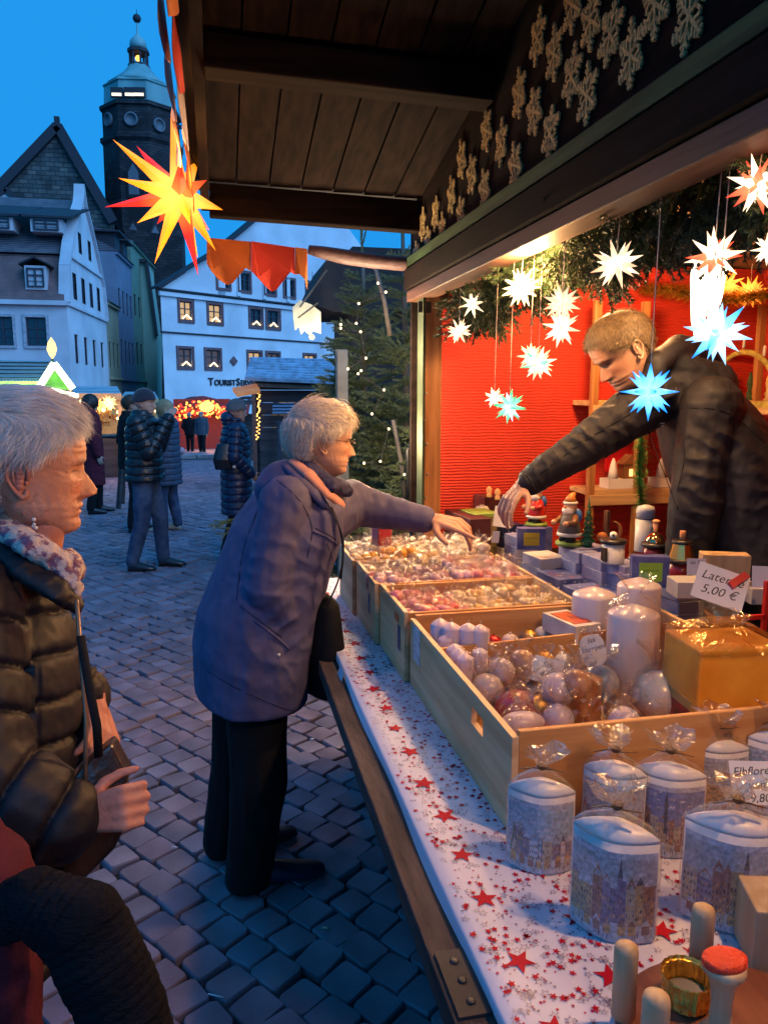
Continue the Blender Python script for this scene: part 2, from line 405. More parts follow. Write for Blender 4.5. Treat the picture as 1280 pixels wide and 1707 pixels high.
# ---- corner house with mansard roof (left)
hx, hy = -7.26, 42.0
bld = thing('corner_house', 'white corner house with red brown mansard roof and dormers behind the green-lit stall', 'house', (hx, hy, -1.2))
GZ = -1.25
wf = [(s, z, .9, 1.5, 'm' if i == 1 else 'd') for z in (.1, 3.55, ) for i, s in enumerate((1.3, 3.9, 6.55, 8.65, 10.0-.02))]
wf = [(s, z, .95, 1.45, p) for s, z, a, h, p in wf]
facade(bld, (hx-11.2, hy), (1, 0), 11.2, GZ, 6.04, [(11.2-s_, z, .95, 1.4, 'd') for z in (.2, 4.0) for s_ in (1.5, 3.05, 4.9, 6.6, 8.4)], m_plw2)
MB().box((hx-5.6, hy-.1, 6.1), (11.4, .35, .22)).obj('cornice', m_plw2, bld)
# lower mansard then upper roof, running along x, gable end at hx
yb = 11.0
roofbox(bld, [(hx-11.2, hy-.2, 6.2), (hx-.1, hy-.2, 6.2), (hx-.1, hy+yb, 6.2), (hx-11.2, hy+yb, 6.2)], [(hx-11.2, hy+1.5, 8.65), (hx-.1, hy+1.5, 8.65), (hx-.1, hy+yb-1.5, 8.65), (hx-11.2, hy+yb-1.5, 8.65)], m_tile)
roofbox(bld, [(hx-11.2, hy+1.25, 8.7), (hx-.1, hy+1.25, 8.7), (hx-.1, hy+yb-1.2, 8.7), (hx-11.2, hy+yb-1.2, 8.7)], [(hx-11.2, hy+5.2, 12.2), (hx-.1, hy+5.2, 12.2), (hx-.1, hy+5.8, 12.2), (hx-11.2, hy+5.8, 12.2)], m_slate)
# side gable towards the street
SD = Vector((math.sin(R(3.6)), math.cos(R(3.6)), 0))
def s_of(u):      # distance along the street front for a picture column
    r = FWD+RGT*(u-640)/FPX-UPV*(655-853.5)/FPX
    # solve hx + SD.x s = t r.x ; hy + SD.y s = t r.y
    A = np.array([[SD.x, -r[0]], [SD.y, -r[1]]]); s, t = np.linalg.solve(A, [-hx, -hy]); return s
L1 = s_of(184)
sw = []
for z, n0 in ((.1, 0), (3.4, 0), (6.3, 0)):
    for i in range(4): sw.append((1.6+i*(L1-3.2)/3, z-.2, .85, 1.5, 'd'))
for s_ in (L1*.42, L1*.62): sw.append((s_, 9.0, .8, 1.2, 'd'))
gp = [(0, 6.1), (0, 6.15), (.5, 8.0), (1.4, 9.3), (2.4, 10.3), (3.2, 11.0), (4.3, 11.9), (4.6, 12.4), (L1*.5, 12.8), (L1-4.6, 12.4), (L1-4.3, 11.9), (L1-3.2, 11.0), (L1-1.8, 9.6), (L1-.6, 8.1), (L1, 6.15), (L1, 6.1)]
sw = [w_ for w_ in sw if w_[1] < 6]; swt = [(1.9+i*(L1-3.8)/3, 6.5, .8, 1.35, 'd') for i in range(4)] + [(L1*.38, 9.1, .75, 1.1, 'd'), (L1*.62, 9.1, .75, 1.1, 'd')]
facade(bld, (hx, hy), SD, L1, GZ, 6.1, sw, m_plw, 'grey')
# upper gable field built in stepped bands so that its windows are openings too
gx = lambda z: float(np.interp(z, [6.1, 8.0, 9.3, 10.3, 11.0, 11.9, 12.4], [0, .5, 1.4, 2.4, 3.2, 4.3, 4.6]))
dvv = SD; nvv = Vector((dvv.y, -dvv.x, 0))
MxG = Matrix(((dvv.x, -nvv.x, 0, hx), (dvv.y, -nvv.y, 0, hy), (0,0,1,0), (0,0,0,1)))
b = MB()
zz = [6.1, 6.5, 7.85, 8.0, 9.1, 10.2, 11.0, 11.9, 12.4]
for i in range(len(zz)-1):
    za, zb = zz[i], zz[i+1]; ws = [w_ for w_ in swt if w_[1] < (za+zb)/2 < w_[1]+w_[3]]
    cuts = [(gx(za), gx(zb))]
    for w_ in sorted(ws): cuts += [(w_[0]-w_[2]/2,)*2, (w_[0]+w_[2]/2,)*2]
    cuts += [(L1-gx(za), L1-gx(zb))]
    for k_ in range(0, len(cuts), 2):
        (a0, a1), (b0, b1) = cuts[k_], cuts[k_+1]
        b.add([(a0,0,za),(b0,0,za),(b1,0,zb),(a1,0,zb)], [(0,1,2,3)])
b.add([(4.6,0,12.4),(L1-4.6,0,12.4),(L1*.5,0,12.9)], [(0,1,2)])
for za in (6.1, 8.6): b.box((L1/2, -.06, za), (L1-2*gx(za), .12, .16))
b.v = [tuple(MxG @ Vector(v)) for v in b.v]; b.obj('gable', m_plw, bld)
for s, z, a, h, p in swt:
    fm, pm = window_meshes(a, h, 'grey'); M2 = MxG @ Matrix.Translation((s, 0, z)); o = put('window', fm, bld, M=M2); put('pane', pm[p], o, M=M2)
cop = MB()
prof = [(0, 6.15), (.5, 8.0), (1.4, 9.3), (2.4, 10.3), (3.2, 11.0), (4.3, 11.9), (4.6, 12.4), (L1*.5, 12.95), (L1-4.6, 12.4), (L1-4.3, 11.9), (L1-3.2, 11.0), (L1-1.8, 9.6), (L1-.6, 8.1), (L1, 6.15)]
for (a0, z0_), (a1, z1_) in zip(prof[:-1], prof[1:]):
    cop.bar(MxG @ Vector((a0, .1, z0_)), MxG @ Vector((a1, .1, z1_)), .55, .14)
cop.obj('coping', m_plw2, bld)
# dormers
def dormer(root, x, y, z, w, h, kind):
    d = MB(); d.box((x, y+.9, z+h/2), (w, 1.8, h), mi=0)
    if kind == 'shed': d.poly([(x-w*.8, y-.25, z+h), (x+w*.8, y-.25, z+h), (x+w*1.15, y+2.6, z+h+1.0), (x-w*.3, y+2.6, z+h+1.0)], .1, (0,0,1), 1)
    else:
        d.poly([(x-w*.72, y-.2, z+h), (x, y-.2, z+h+.35), (x, y+2, z+h+.35), (x-w*.72, y+2, z+h)], .08, (0,0,1), 1)
        d.poly([(x+w*.72, y-.2, z+h), (x, y-.2, z+h+.35), (x, y+2, z+h+.35), (x+w*.72, y+2, z+h)], .08, (0,0,1), 1)
    o = d.obj('dormer', [m_plw2, m_dark], root)
    fm, pm = window_meshes(w*.8, h*.8, 'dorm'); M2 = Matrix.Translation((x, y-.17, z+h*.1)); q = put('window', fm, o, M=M2)
p_ = at(62, 470, y=42.3); dormer(bld, p_[0], 42.1, 6.75, 1.0, 1.15, 'gab')
for u in (85, 5):
    p_ = at(u, 400, y=44.2); dormer(bld, p_[0], 43.3, 9.75, 1.5, .65, 'shed')
# ---- the row of the street
def rowhouse(label, u0, u1, ze, m, nw, nf, roofm, dorm=False, ridge=2.5, th=9.0, setback=.0, style='grey', wz=(.2, 3.3, 6.4)):
    s0, s1 = s_of(u0), s_of(u1)
    P = (hx+SD.x*s0+setback*-1*nvv.x*-1*0, hy+SD.y*s0)
    r = thing('row_house', label, 'house', (P[0], P[1], GZ), 0, 'houses of the side street')
    w = s1-s0-.05
    wins = [(w*(i+.5)/nw, z, min(1.0, w/nw*.5), 1.6, 'd') for z in wz[:nf] for i in range(nw)]
    Mx = facade(r, P, SD, w, GZ, ze, wins, m, style)
    B = [Mx @ Vector(v) for v in ((-.02, -.3, ze), (w, -.3, ze), (w, th, ze), (-.02, th, ze))]
    T = [Mx @ Vector(v) for v in ((0, th*.45, ze+ridge), (w, th*.45, ze+ridge), (w, th*.55, ze+ridge), (0, th*.55, ze+ridge))]
    roofbox(r, [tuple(v) for v in B], [tuple(v) for v in T], roofm)
    W_ = MB().add([tuple(Mx @ Vector(v)) for v in ((0,0,GZ), (0,th,GZ), (0,th,ze), (0,0,ze), (w,0,GZ), (w,th,GZ), (w,th,ze), (w,0,ze))], [(0,1,2,3), (4,7,6,5), (1,5,6,2)]); W_.obj('side_wall', m, r)
    for zc in (2.6, ze-.1): MB().bar(Mx @ Vector((0, -.08, zc)), Mx @ Vector((w, -.08, zc)), .2, .16).obj('cornice', m, r)
    if dorm:
        for i in range(2):
            d = MB(); s_ = w*(i+.5)/2; d.box((s_, .9, ze+.7), (w*.3, 1.6, 1.2)); d.box((s_, .8, ze+1.36), (w*.42, 2.2, .12), mi=1)
            d.v = [tuple(Mx @ Vector(v)) for v in d.v]; d.obj('dormer', [m_dark, m_dark], r)
    return r, Mx, w
rowhouse('narrow pale yellow house squeezed beside the white corner house', 185, 204, 7.3, m_ply, 3, 2, m_slate, ridge=3.2)
rowhouse('blue grey street house with dark dormers on its roof', 204.5, 229, 11.0, m_plb, 4, 3, m_slate, True, ridge=2.2, wz=(.3, 3.7, 7.1))
r4, Mx4, w4 = rowhouse('tall green street house farthest down the row', 229.5, 266, 12.8, m_plg, 6, 3, m_slate, ridge=1.5, wz=(.3, 3.9, 7.5))
# green gable that rises behind the row
gg = MB(); P = [at(u, v, y=66) for u, v in ((168, 431), (245, 436), (262, 560), (262, 700), (150, 700), (150, 431))]
gb = thing('green_house', 'pale green gable wall rising behind the street row below the church tower', 'house', (P[4][0], 66, GZ))
gg.poly([tuple(p) for p in P], 6, (0, 1, 0)); gg.obj('wall', mat('plaster_pale_green', (.26,.38,.3), .85, var=.08, vs=.5), gb, fix=True)
t_ = MB().bar(P[0], P[1], .8, .25).bar(P[1], P[2], .8, .2); t_.obj('roof_edge', m_dark, gb)
# ---- white house with the tourist office sign
wa = R(51.7); WD = Vector((math.sin(wa), math.cos(wa), 0)); wx, wy = -3.24, 50.0
wN = Vector((WD.y, -WD.x, 0))
def WP(u, v):
    r = FWD+RGT*(u-640)/FPX-UPV*(v-853.5)/FPX
    A = np.array([[WD.x, -r[0]], [WD.y, -r[1]]]); s, t = np.linalg.solve(A, [-wx, -wy]); return s, CAM_H+r[2]*t
wb = thing('tourist_office_house', 'large white house with red window surrounds and the lettering TOURIST SERVICE over its arches', 'house', (wx, wy, GZ))
wins = []
for (u0, u1, v0, v1, pn) in ((298,322,505,539,'l'), (346,371,508,541,'l'), (415,438,514,545,'d'), (443,467,516,547,'d'),
                             (296,322,577,614,'m'), (341,369,580,616,'m'), (412,437,588,618,'l'), (443,467,589,620,'m'), (505,527,591,622,'l')):
    s0, za = WP(u0, v1); s1, zb = WP(u1, v0); s0b, _ = WP(u0, v0); wins.append(((s0+s1)/2, za+.12, (s1-s0)*.8, (zb-za)*.86, pn))
# align rows
def alignrow(ws): 
    z = sum(w[1] for w in ws)/len(ws); h = sum(w[3] for w in ws)/len(ws); return [(w[0], z, w[2], h, w[4]) for w in ws]
wins = alignrow(wins[:4])+alignrow(wins[4:])
ze = WP(268, 482)[1]; Lw = 26.0
MxW = facade(wb, (wx, wy), WD, Lw, GZ, ze, wins, m_plw, 'red')
# gable field above the eaves with a row of small windows
gw = []
for u0, u1, v0, v1 in ((364,381,458,478), (398,416,457,478), (441,458,461,481), (474,490,465,485), (510, 527, 470, 490)):
    s0, za = WP(u0, v1); s1, zb = WP(u1, v0); gw.append(((s0+s1)/2, ze+.55, .95, 1.25, 'd'))
facade(wb, (wx+WD.x*5.0, wy+WD.y*5.0), WD, Lw-10, ze, ze+2.6, [(a-5.0, b_, c_, d_, e_) for a, b_, c_, d_, e_ in gw], m_plw, 'red', name='gable')
gm = MB(); gm.add([tuple(MxW @ Vector(v)) for v in ((0,0,ze), (5,0,ze), (5,0,ze+2.6), (4.2,0,ze+2.6))], [(0,1,2,3)])
gm.add([tuple(MxW @ Vector(v)) for v in ((4.2,0,ze+2.6), (Lw-4.2,0,ze+2.6), (Lw/2+1,0,ze+8.5), (Lw/2-1,0,ze+8.5))], [(0,1,2,3)])
gm.add([tuple(MxW @ Vector(v)) for v in ((Lw,0,ze), (Lw-4.2,0,ze+2.6), (Lw-5,0,ze+2.6), (Lw-5,0,ze))], [(0,1,2,3)])
gm.obj('gable', m_plw, wb)
tr = MB()
for a, z, h_, dp, mi in ((0, WP(268,553)[1], .09, .1, 0), (0, ze, .1, .3, 0), (0, ze-.25, .25, .18, 1)): tr.box((Lw/2, -dp/2, z), (Lw+.3, dp, h_), mi=mi)
for s_ in (6.1, 8.35, 10.6, 13.2, 15.5): tr.box((s_, -.04, ze+1.35), (.3, .08, 2.4), mi=1)
tr.v = [tuple(MxW @ Vector(v)) for v in tr.v]; tr.obj('string_course', [m_dark, m_plw], wb)
sl = MB(); sl.bar(MxW @ Vector((-.3, .1, ze+.05)), MxW @ Vector((4.2, .1, ze+2.75)), .9, .12).bar(MxW @ Vector((4.2, .1, ze+2.7)), MxW @ Vector((Lw/2-1, .1, ze+8.6)), .9, .12)
sl.obj('verge', m_dark, wb)
sw_ = MB().add([(wx, wy, GZ), (wx-.6, wy+12, GZ), (wx-.6, wy+12, ze), (wx, wy, ze)]+[tuple(MxW @ Vector(v)) for v in ((Lw,0,GZ), (Lw,12,GZ), (Lw,12,ze), (Lw,0,ze))], [(0,1,2,3), (4,7,6,5), (1,5,6,2), (3,2,6,7)]); sw_.obj('side_wall', m_plw, wb)
# arches at street level, lit from inside
for u in (326, 412, 478):
    s_, z_ = WP(u, 690); ap = []
    for k_ in range(13):
        t = math.pi*k_/12; ap.append((s_+1.5*math.cos(t), .35+1.0*math.sin(t)))
    a = MB(); a.add([tuple(MxW @ Vector((x, -.02, z))) for x, z in ap]+[tuple(MxW @ Vector((s_-1.5, -.02, GZ))), tuple(MxW @ Vector((s_+1.5, -.02, GZ)))], [tuple(range(15))])
    for (x0, z0_), (x1, z1_) in zip(ap[:-1], ap[1:]): a.bar(MxW @ Vector((x0, -.1, z0_)), MxW @ Vector((x1, -.1, z1_)), .25, .22, 1)
    a.bar(MxW @ Vector((s_-1.5, -.1, .3)), MxW @ Vector((s_+1.5, -.1, .3)), .08, .1, 1)
    for k_ in (-.9, 0, .9): a.bar(MxW @ Vector((s_+k_, -.1, GZ)), MxW @ Vector((s_+k_, -.1, 1.25)), .08, .1, 1)
    a.obj('arched_doorway', [mat('arch_glow', (.1,.08,.05), .4, emit=(1, .55, .2), es=.35), m_dark], wb)
s_, z_ = WP(347, 642)
for tx, sz_ in (('T', .68), ('OURIST', .52), ('S', .68), ('ERVICE', .52)):
    lt = text_mesh(tx, sz_, 'lettering', m_dark, .03, 'LEFT', off=.012); put('lettering', lt, wb, M=frame(MxW @ Vector((s_, -.06, z_)), WD, wN)); s_ += max(v.co.x for v in lt.vertices)+.06
s_, z_ = WP(389, 602); dm = MB().box((0,0,0), (.45, .1, .45)); dm.v = [tuple(MxW @ (Matrix.Translation((s_, -.06, z_)) @ Matrix.Rotation(R(45), 4, 'Y')) @ Vector(v)) for v in dm.v]; dm.obj('plaque', m_stonered, wb)
# little lit candle arches on the window sills
m_arc = emis('candle_arch_light', (1.0, .75, .4), 4.0)
am = MB(); am.bar((-.32, .04, .05), (0, .04, .3), .04, .06).bar((0, .04, .3), (.32, .04, .05), .04, .06)
ame = am.mesh('candle_arch', m_arc)
nm = ['upper left window', 'second upper window', 'left upper twin window', 'right upper twin window', 'lower left window', 'second lower window', 'left half of the lower twin window', 'right half of the lower twin window', 'lower right window']
for q, (s, z, a, h, p) in enumerate(wins):
    if q in (6, 7, 8): continue
    o = put('candle_arch', ame, M=MxW @ Matrix.Translation((s+.1, -.01, z+.06)))
    tag(o, 'lit candle arch in the %s of the white house' % nm[q], 'candle arch', 'candle arches in the windows')
# ---- church gable
def chunk(name, c, c2, sc):
    m = bpy.data.materials.new(name); m.use_nodes = True; t = m.node_tree; b = t.nodes['Principled BSDF']; L = t.links.new
    tc = t.nodes.new('ShaderNodeTexCoord'); mp = t.nodes.new('ShaderNodeMapping'); mp.inputs['Rotation'].default_value = (R(90), 0, 0)
    br = t.nodes.new('ShaderNodeTexBrick'); br.inputs['Scale'].default_value = sc; br.inputs['Color1'].default_value = (*c, 1); br.inputs['Color2'].default_value = (*c2, 1); br.inputs['Mortar'].default_value = (*[k_*.5 for k_ in c], 1)
    br.inputs['Mortar Size'].default_value = .02; br.inputs['Bias'].default_value = -.3
    no = t.nodes.new('ShaderNodeTexNoise'); no.inputs['Scale'].default_value = .7; no.inputs['Detail'].default_value = 6; mx = t.nodes.new('ShaderNodeMix'); mx.data_type = 'RGBA'; mx.blend_type = 'MULTIPLY'; mx.inputs['Factor'].default_value = .8
    L(tc.outputs['Object'], mp.inputs[0]); L(mp.outputs[0], br.inputs['Vector']); L(tc.outputs['Object'], no.inputs['Vector'])
    rp = t.nodes.new('ShaderNodeValToRGB'); rp.color_ramp.elements[0].position = .35; rp.color_ramp.elements[0].color = (.35,.4,.38,1); rp.color_ramp.elements[1].position = .6; rp.color_ramp.elements[1].color = (1.2,1.15,1.1,1)
    L(no.outputs['Fac'], rp.inputs[0]); L(br.outputs['Color'], mx.inputs['A']); L(rp.outputs[0], mx.inputs['B']); L(mx.outputs['Result'], b.inputs['Base Color']); b.inputs['Roughness'].default_value = .9
    bp = t.nodes.new('ShaderNodeBump'); bp.inputs['Distance'].default_value = .2; L(br.outputs['Fac'], bp.inputs['Height']); bp.invert = True; L(bp.outputs[0], b.inputs['Normal'])
    return m
m_ch = chunk('rubble_stone', (.06,.07,.075), (.16,.155,.14), .55)
m_tw = chunk('soot_black_sandstone', (.02,.02,.026), (.055,.048,.05), .8)
m_cu = mat('green_copper', (.11,.26,.26), .6, var=.35, vs=.35, stretch=(1,1,.3), c2=(.2,.4,.4))
ch = thing('church_nave', 'tall stone gable of the church with dark roof edges, left of the tower', 'church', (-15, 90, GZ))
A_, B_, Cc = at(97, 212, y=90), at(-20, 335, y=90), at(190, 372, y=90)
pts = [tuple(A_), tuple(B_), (B_[0], 90, GZ), (Cc[0], 90, GZ), tuple(Cc)]
MB().poly(pts, .6, (0,1,0)).obj('gable', m_ch, ch, fix=True)
rf = MB(); 
rf.poly([tuple(A_+[0,0,.1]), tuple(B_+[0,0,.1]), tuple(B_+[0,30,.1]), tuple(A_+[0,30,.1])], .5, (-.6,0,.6)); rf.poly([tuple(A_+[0,0,.1]), tuple(Cc+[0,0,.1]), tuple(Cc+[0,30,.1]), tuple(A_+[0,30,.1])], .5, (.6,0,.5)); rf.obj('roof', m_dark, ch, fix=True)
vb = MB().bar(A_+[0,-.3,0], B_+[0,-.3,0], .6, .9).bar(A_+[0,-.3,0], Cc+[0,-.3,0], .6, .9).bar(A_+[0,-.3,-.5], A_+[0,-.3,.9], .5, .5); vb.obj('verge', m_dark, ch)
for u, v in ((150, 300), (165, 330)): 
    p_ = at(u, v, y=89)
c2_ = thing('gabled_roof_wing', 'small bluish rendered gable with dark verge in front of the church gable', 'house', (-18, 80, GZ))
Pq = [at(u, v, y=80) for u, v in ((-30, 345), (10, 315), (60, 362), (60, 420), (-30, 420))]
MB().poly([tuple(p) for p in Pq], 3, (0,1,0)).obj('wall', m_plw, c2_, fix=True); MB().bar(Pq[1], Pq[2], .5, .5).bar(Pq[0], Pq[1], .5, .5).obj('verge', m_dark, c2_)
# ---- church tower
tw = thing('church_tower', 'tall black sandstone church tower with a green copper dome, lantern and spire', 'church tower', (-8, 100, GZ))
cx = (at(169, 300, y=100)[0]+at(300, 300, y=100)[0])/2; cyy = 105.0
ZV = lambda v: float(at(237, v, y=102)[2])
def octo(r, rot=22.5-8): return [(cx+r*math.cos(R(rot+45*k)), cyy+r*math.sin(R(rot+45*k))) for k in range(8)]
def octring(zr, mi=0, b=None, sm=False):
    rs = [[(x, y, z) for x, y in octo(r)] for r, z in zr]; return (b or MB()).rings(rs, mi, sm)
r0 = (at(300, 300, y=103)[0]-at(169, 300, y=103)[0])/2*1.03
octring([(r0*1.0, GZ), (r0*1.0, ZV(345)), (r0*1.04, ZV(342)), (r0, ZV(336)), (r0*.985, ZV(240)), (r0*1.05, ZV(235)), (r0*1.05, ZV(228)), (r0*.97, ZV(225)), (r0*.97, ZV(182)), (r0*1.03, ZV(180)), (r0*1.03, ZV(174))]).obj('shaft', m_tw, tw)
b = octring([(r0*.92, ZV(176)), (r0*.89, ZV(140)), (r0*.93, ZV(138)), (r0*.86, ZV(133))]); b.obj('copper_drum', m_cu, tw)
b = MB(); b.rings([[(cx+r*math.cos(R(15*k)), cyy+r*math.sin(R(15*k)), z) for k in range(24)] for r, z in ((r0*.84, ZV(134)), (r0*.62, ZV(122)), (r0*.42, ZV(110)), (r0*.28, ZV(98)), (r0*.24, ZV(92)))], 0, True); b.obj('copper_roof', m_cu, tw)
b = octring([(r0*.28, ZV(96)), (r0*.28, ZV(93))]); b.obj('lantern_floor', m_dark, tw)
for k in range(8):
    x, y = octo(r0*.22)[k]; MB().box((x, y, (ZV(93)+ZV(73))/2), (.22, .22, ZV(73)-ZV(93))).obj('lantern_post', m_dark, tw)
MB().ball((cx, cyy-.6, ZV(84)), .35, 10, 8).obj('lantern_lamp', emis('lantern_glow', (1, .5, .08), 2.5), tw)
b = octring([(r0*.22, ZV(74)), (r0*.28, ZV(72)), (r0*.27, ZV(66)), (r0*.2, ZV(65))]); b.obj('lantern_cornice', m_dark, tw)
MB().lathe([(r0*.2, ZV(66)), (r0*.215, ZV(58)), (r0*.2, ZV(52)), (r0*.12, ZV(45)), (r0*.05, ZV(40)), (.14, ZV(36)), (.1, ZV(14))], (cx, cyy, 0), 16).obj('onion_cap', m_cu, tw)
MB().ball((cx, cyy, ZV(12)), .5, 12, 8).tube([(cx, cyy, ZV(9)), (cx, cyy, ZV(-4))], [.06, .03], 6).obj('finial', m_dark, tw)
def on_face(u, v):
    """point on the octagon's faces seen at a picture column"""
    best = None; O = octo(r0*.985)
    r = FWD+RGT*(u-640)/FPX-UPV*(v-853.5)/FPX
    for k in range(8):
        a, c_ = O[k], O[(k+1) % 8]; A = np.array([[c_[0]-a[0], -r[0]], [c_[1]-a[1], -r[1]]])
        s, t = np.linalg.solve(A, [-a[0], -a[1]])
        if 0 <= s <= 1 and (best is None or t < best[0]):
            dv = Vector((c_[0]-a[0], c_[1]-a[1], 0)).normalized(); nn = Vector((dv.y, -dv.x, 0))
            if nn.dot(Vector((0,-1,0))) < 0: nn = -nn
            best = (t, C0+r*t, dv, nn)
    return best[1:]
m_louv = mat('louvre_grey', (.12,.13,.15), .7)
for u, v in ((182, 200), (219, 199), (265, 209)):
    p_, dv, nn = on_face(u, v); q = MB().lathe([(.8, -.2), (.8, .25), (.62, .3), (.62, .1)], (0,0,0), 16); o = put('oculus', q.mesh('oculus', m_louv), tw, M=frame(Vector(p_), dv, nn))
for u, v in ((224, 398), (258, 402), (224, 300), (262, 310)):
    p_, dv, nn = on_face(u, v); q = MB(); pr = [(-.6, -1.8), (.6, -1.8), (.6, .8), (0, 1.9), (-.6, .8)]
    q.poly([(x*1.35, y*1.15, -.1) for x, y in pr], .35, (0,0,1)); q.poly([(x, y*.95, .25) for x, y in pr], .04, (0,0,1), 1)
    put('gothic_window', q.mesh('gothic_window', [m_tw, m_louv]), tw, M=frame(Vector(p_), dv, nn))
dw = emis('drum_window_glow', (1, .85, .65), 1.6)
for u in (195, 217, 232):
    p_, dv, nn = on_face(u, 154); q = MB().box((0,0,0), (1.4, 1.1, .3), mi=0).box((0, -.25, .1), (1.1, .3, .24), mi=1)
    put('drum_window', q.mesh('drum_window', [m_dark, dw]), tw, M=frame(Vector(p_)-nn*(r0*.015), dv, nn))
p_ = at(303, 212, y=103); MB().bar(p_, p_+[-2.5, 0, .1], .5, .35).obj('spout', m_dark, tw)
for u, v in ((150, 420), (140, 400)): pass
lw = thing('church_side_wall', 'dark weathered stone wall at the foot of the church tower', 'church', (-11, 97, GZ))
Pq = [at(u, v, y=97) for u, v in ((165, 445), (170, 395), (200, 380), (305, 395), (305, 700), (165, 700))]
MB().poly([tuple(p) for p in Pq], 2, (0,1,0)).obj('wall', m_tw, lw, fix=True)
# ================================================================ THE STALL
m_dkw = wood('dark_stained_wood', (.007,.004,.0035), (.017,.0095,.008), 'y', 8, .9)
m_dkw.node_tree.nodes['Principled BSDF'].inputs['Specular IOR Level'].default_value = .12
m_dkx = wood('dark_stained_rafter', (.006,.0035,.003), (.014,.008,.007), 'x', 8, .9)
m_dkx.node_tree.nodes['Principled BSDF'].inputs['Specular IOR Level'].default_value = .1
m_orw = wood('orange_pine', (.27,.105,.03), (.45,.2,.065), 'z', 7, .5)
m_orx = wood('pine_board', (.45,.27,.11), (.62,.4,.19), 'x', 7, .5)
m_ory = wood('pine_crate_side', (.58,.36,.17), (.78,.53,.28), 'y', 6, .6)
m_red = mat('red_ribbed_cloth', (.55,.03,.012), .75, var=.12, vs=3)
_t = m_red.node_tree; _b = _t.nodes['Principled BSDF']; _tc = _t.nodes.new('ShaderNodeTexCoord'); _wv = _t.nodes.new('ShaderNodeTexWave'); _wv.bands_direction = 'Z'
_wv.inputs['Scale'].default_value = 22; _wv.inputs['Distortion'].default_value = 3.0; _wv.inputs['Detail'].default_value = 1.5; _wv.inputs['Detail Scale'].default_value = .6
_bp = _t.nodes.new('ShaderNodeBump'); _bp.inputs['Distance'].default_value = .005; _bp.inputs['Strength'].default_value = .45
_t.links.new(_tc.outputs['Object'], _wv.inputs['Vector']); _t.links.new(_wv.outputs['Fac'], _bp.inputs['Height']); _t.links.new(_bp.outputs[0], _b.inputs['Normal'])
m_grn = wood('dark_green_board', (.02,.045,.012), (.05,.10,.03), 'y', 8, .8)  # plain dark green wood grain
m_tanc = mat('tan_inner_ceiling', (.33,.19,.09), .7, var=.1, vs=3, bump=.3, bs=8)
XF = .90                                      # plane of the stall front
stall = thing('market_stall', 'dark wooden christmas market stall with red lined inside and snowflake front board', 'market stall', (XF, 3.45, 0))
TOP = [(3.9, 2.36), (3.554, 2.445), (2.658, 2.623), (2.164, 2.749), (1.0, 3.02), (-.6, 3.35)]  # y, z of the awning where it meets the front
def ztop(y): return float(np.interp(-y, [-a for a, b_ in TOP], [b_ for a, b_ in TOP]))
def zc(x, y): return ztop(y) - .02 + (XF-x)*.03           # underside of the awning
XL = -.03
# ceiling planks run along y
w_ = .135; x = XL
while x < XF-.02:
    x1 = min(x+w_-.006, XF-.004); b = MB(); rs = []
    for y in (3.44, 2.6, 2.1, 1.0, -.6):
        z = zc((x+x1)/2, y)+.075; j = .0
        rs.append([(x, y, z), (x1, y, z), (x1, y, z+.02), (x, y, z+.02)])
    b.rings(rs, 0, False); b.obj('plank', m_dkw, stall, fix=True); x += w_
# rafters (across) and the end board
for y, h_, w_ in ((3.46, .13, .07), (2.545, .10, .11), (1.72, .10, .11), (.9, .1, .11), (0.0, .1, .11)):
    a = Vector((XL+.02, y, zc(XL, y)+.07-h_/2)); c_ = Vector((XF-.005, y, zc(XF, y)+.07-h_/2)); MB().bar(a, c_, w_, h_).obj('rafter', m_dkx, stall, bevel=.006)
# roof skin added over the planks to stop light leaking through; outer edge board
b = MB(); rs = []
for y in (3.6, 2.6, 2.1, 1.0, -.6): rs.append([(XL-.06, y, zc(XL, y)+.11), (XF+.05, y, zc(XF, y)+.11), (XF+.05, y, zc(XF, y)+.14), (XL-.06, y, zc(XL, y)+.14)])
b.rings(rs, 0, False).obj('awning_skin', m_dark, stall, fix=True)
b = MB(); rs = []
for y in (3.5, 2.6, 2.1, 1.0, -.6): z = zc(XL, y); rs.append([(XL-.015, y, z-.02), (XL+.02, y, z-.02), (XL+.02, y, z+.1), (XL-.015, y, z+.1)])
b.rings(rs, 0, False).obj('edge_board', m_dkw, stall, fix=True)
# scalloped striped valance: along the outer edge and across the far end
m_vo = mat('orange_canvas', (.42,.11,.02), .8, var=.15, vs=5, bump=.2, bs=120); m_vr = mat('red_canvas', (.5,.035,.02), .8, var=.15, vs=5, bump=.2, bs=120)
m_vw = mat('pale_canvas', (.62,.5,.5), .8, var=.1, vs=5)
for _m in (m_vo, m_vr, m_vw):
    _m.node_tree.nodes['Principled BSDF'].inputs['Subsurface Weight'].default_value = 0.0
def valance(pts, drops, mats_seq, nm='valance'):
    for i in range(len(pts)-1):
        a, c_ = Vector(pts[i]), Vector(pts[i+1]); n = 10; top = []; bot = []
        for k in range(n+1):
            t = k/n; p = a.lerp(c_, t); d = c_-a; nn = Vector((d.y, -d.x, 0)).normalized()
            wv = math.sin(t*math.pi*2+i)*.012
            dp = drops*(.45+.55*(1-abs(2*t-1))**.8 if i % 1 == 0 else 1)
            top.append(tuple(p)); bot.append(tuple(p+nn*wv+Vector((0, 0, -dp))))
        V = top+bot; F = [(k, k+1, n+2+k, n+1+k) for k in range(n)]
        o = MB().add(V, F, 0, True).obj(nm, mats_seq[i % len(mats_seq)], stall); s_ = o.modifiers.new('s', 'SOLIDIFY'); s_.thickness = .003
pA = Vector(at(352, 398, y=3.52)); pB = Vector(at(512, 428, y=3.52)); z0 = pA.z+.03
px_ = [352, 428, 492, 512]
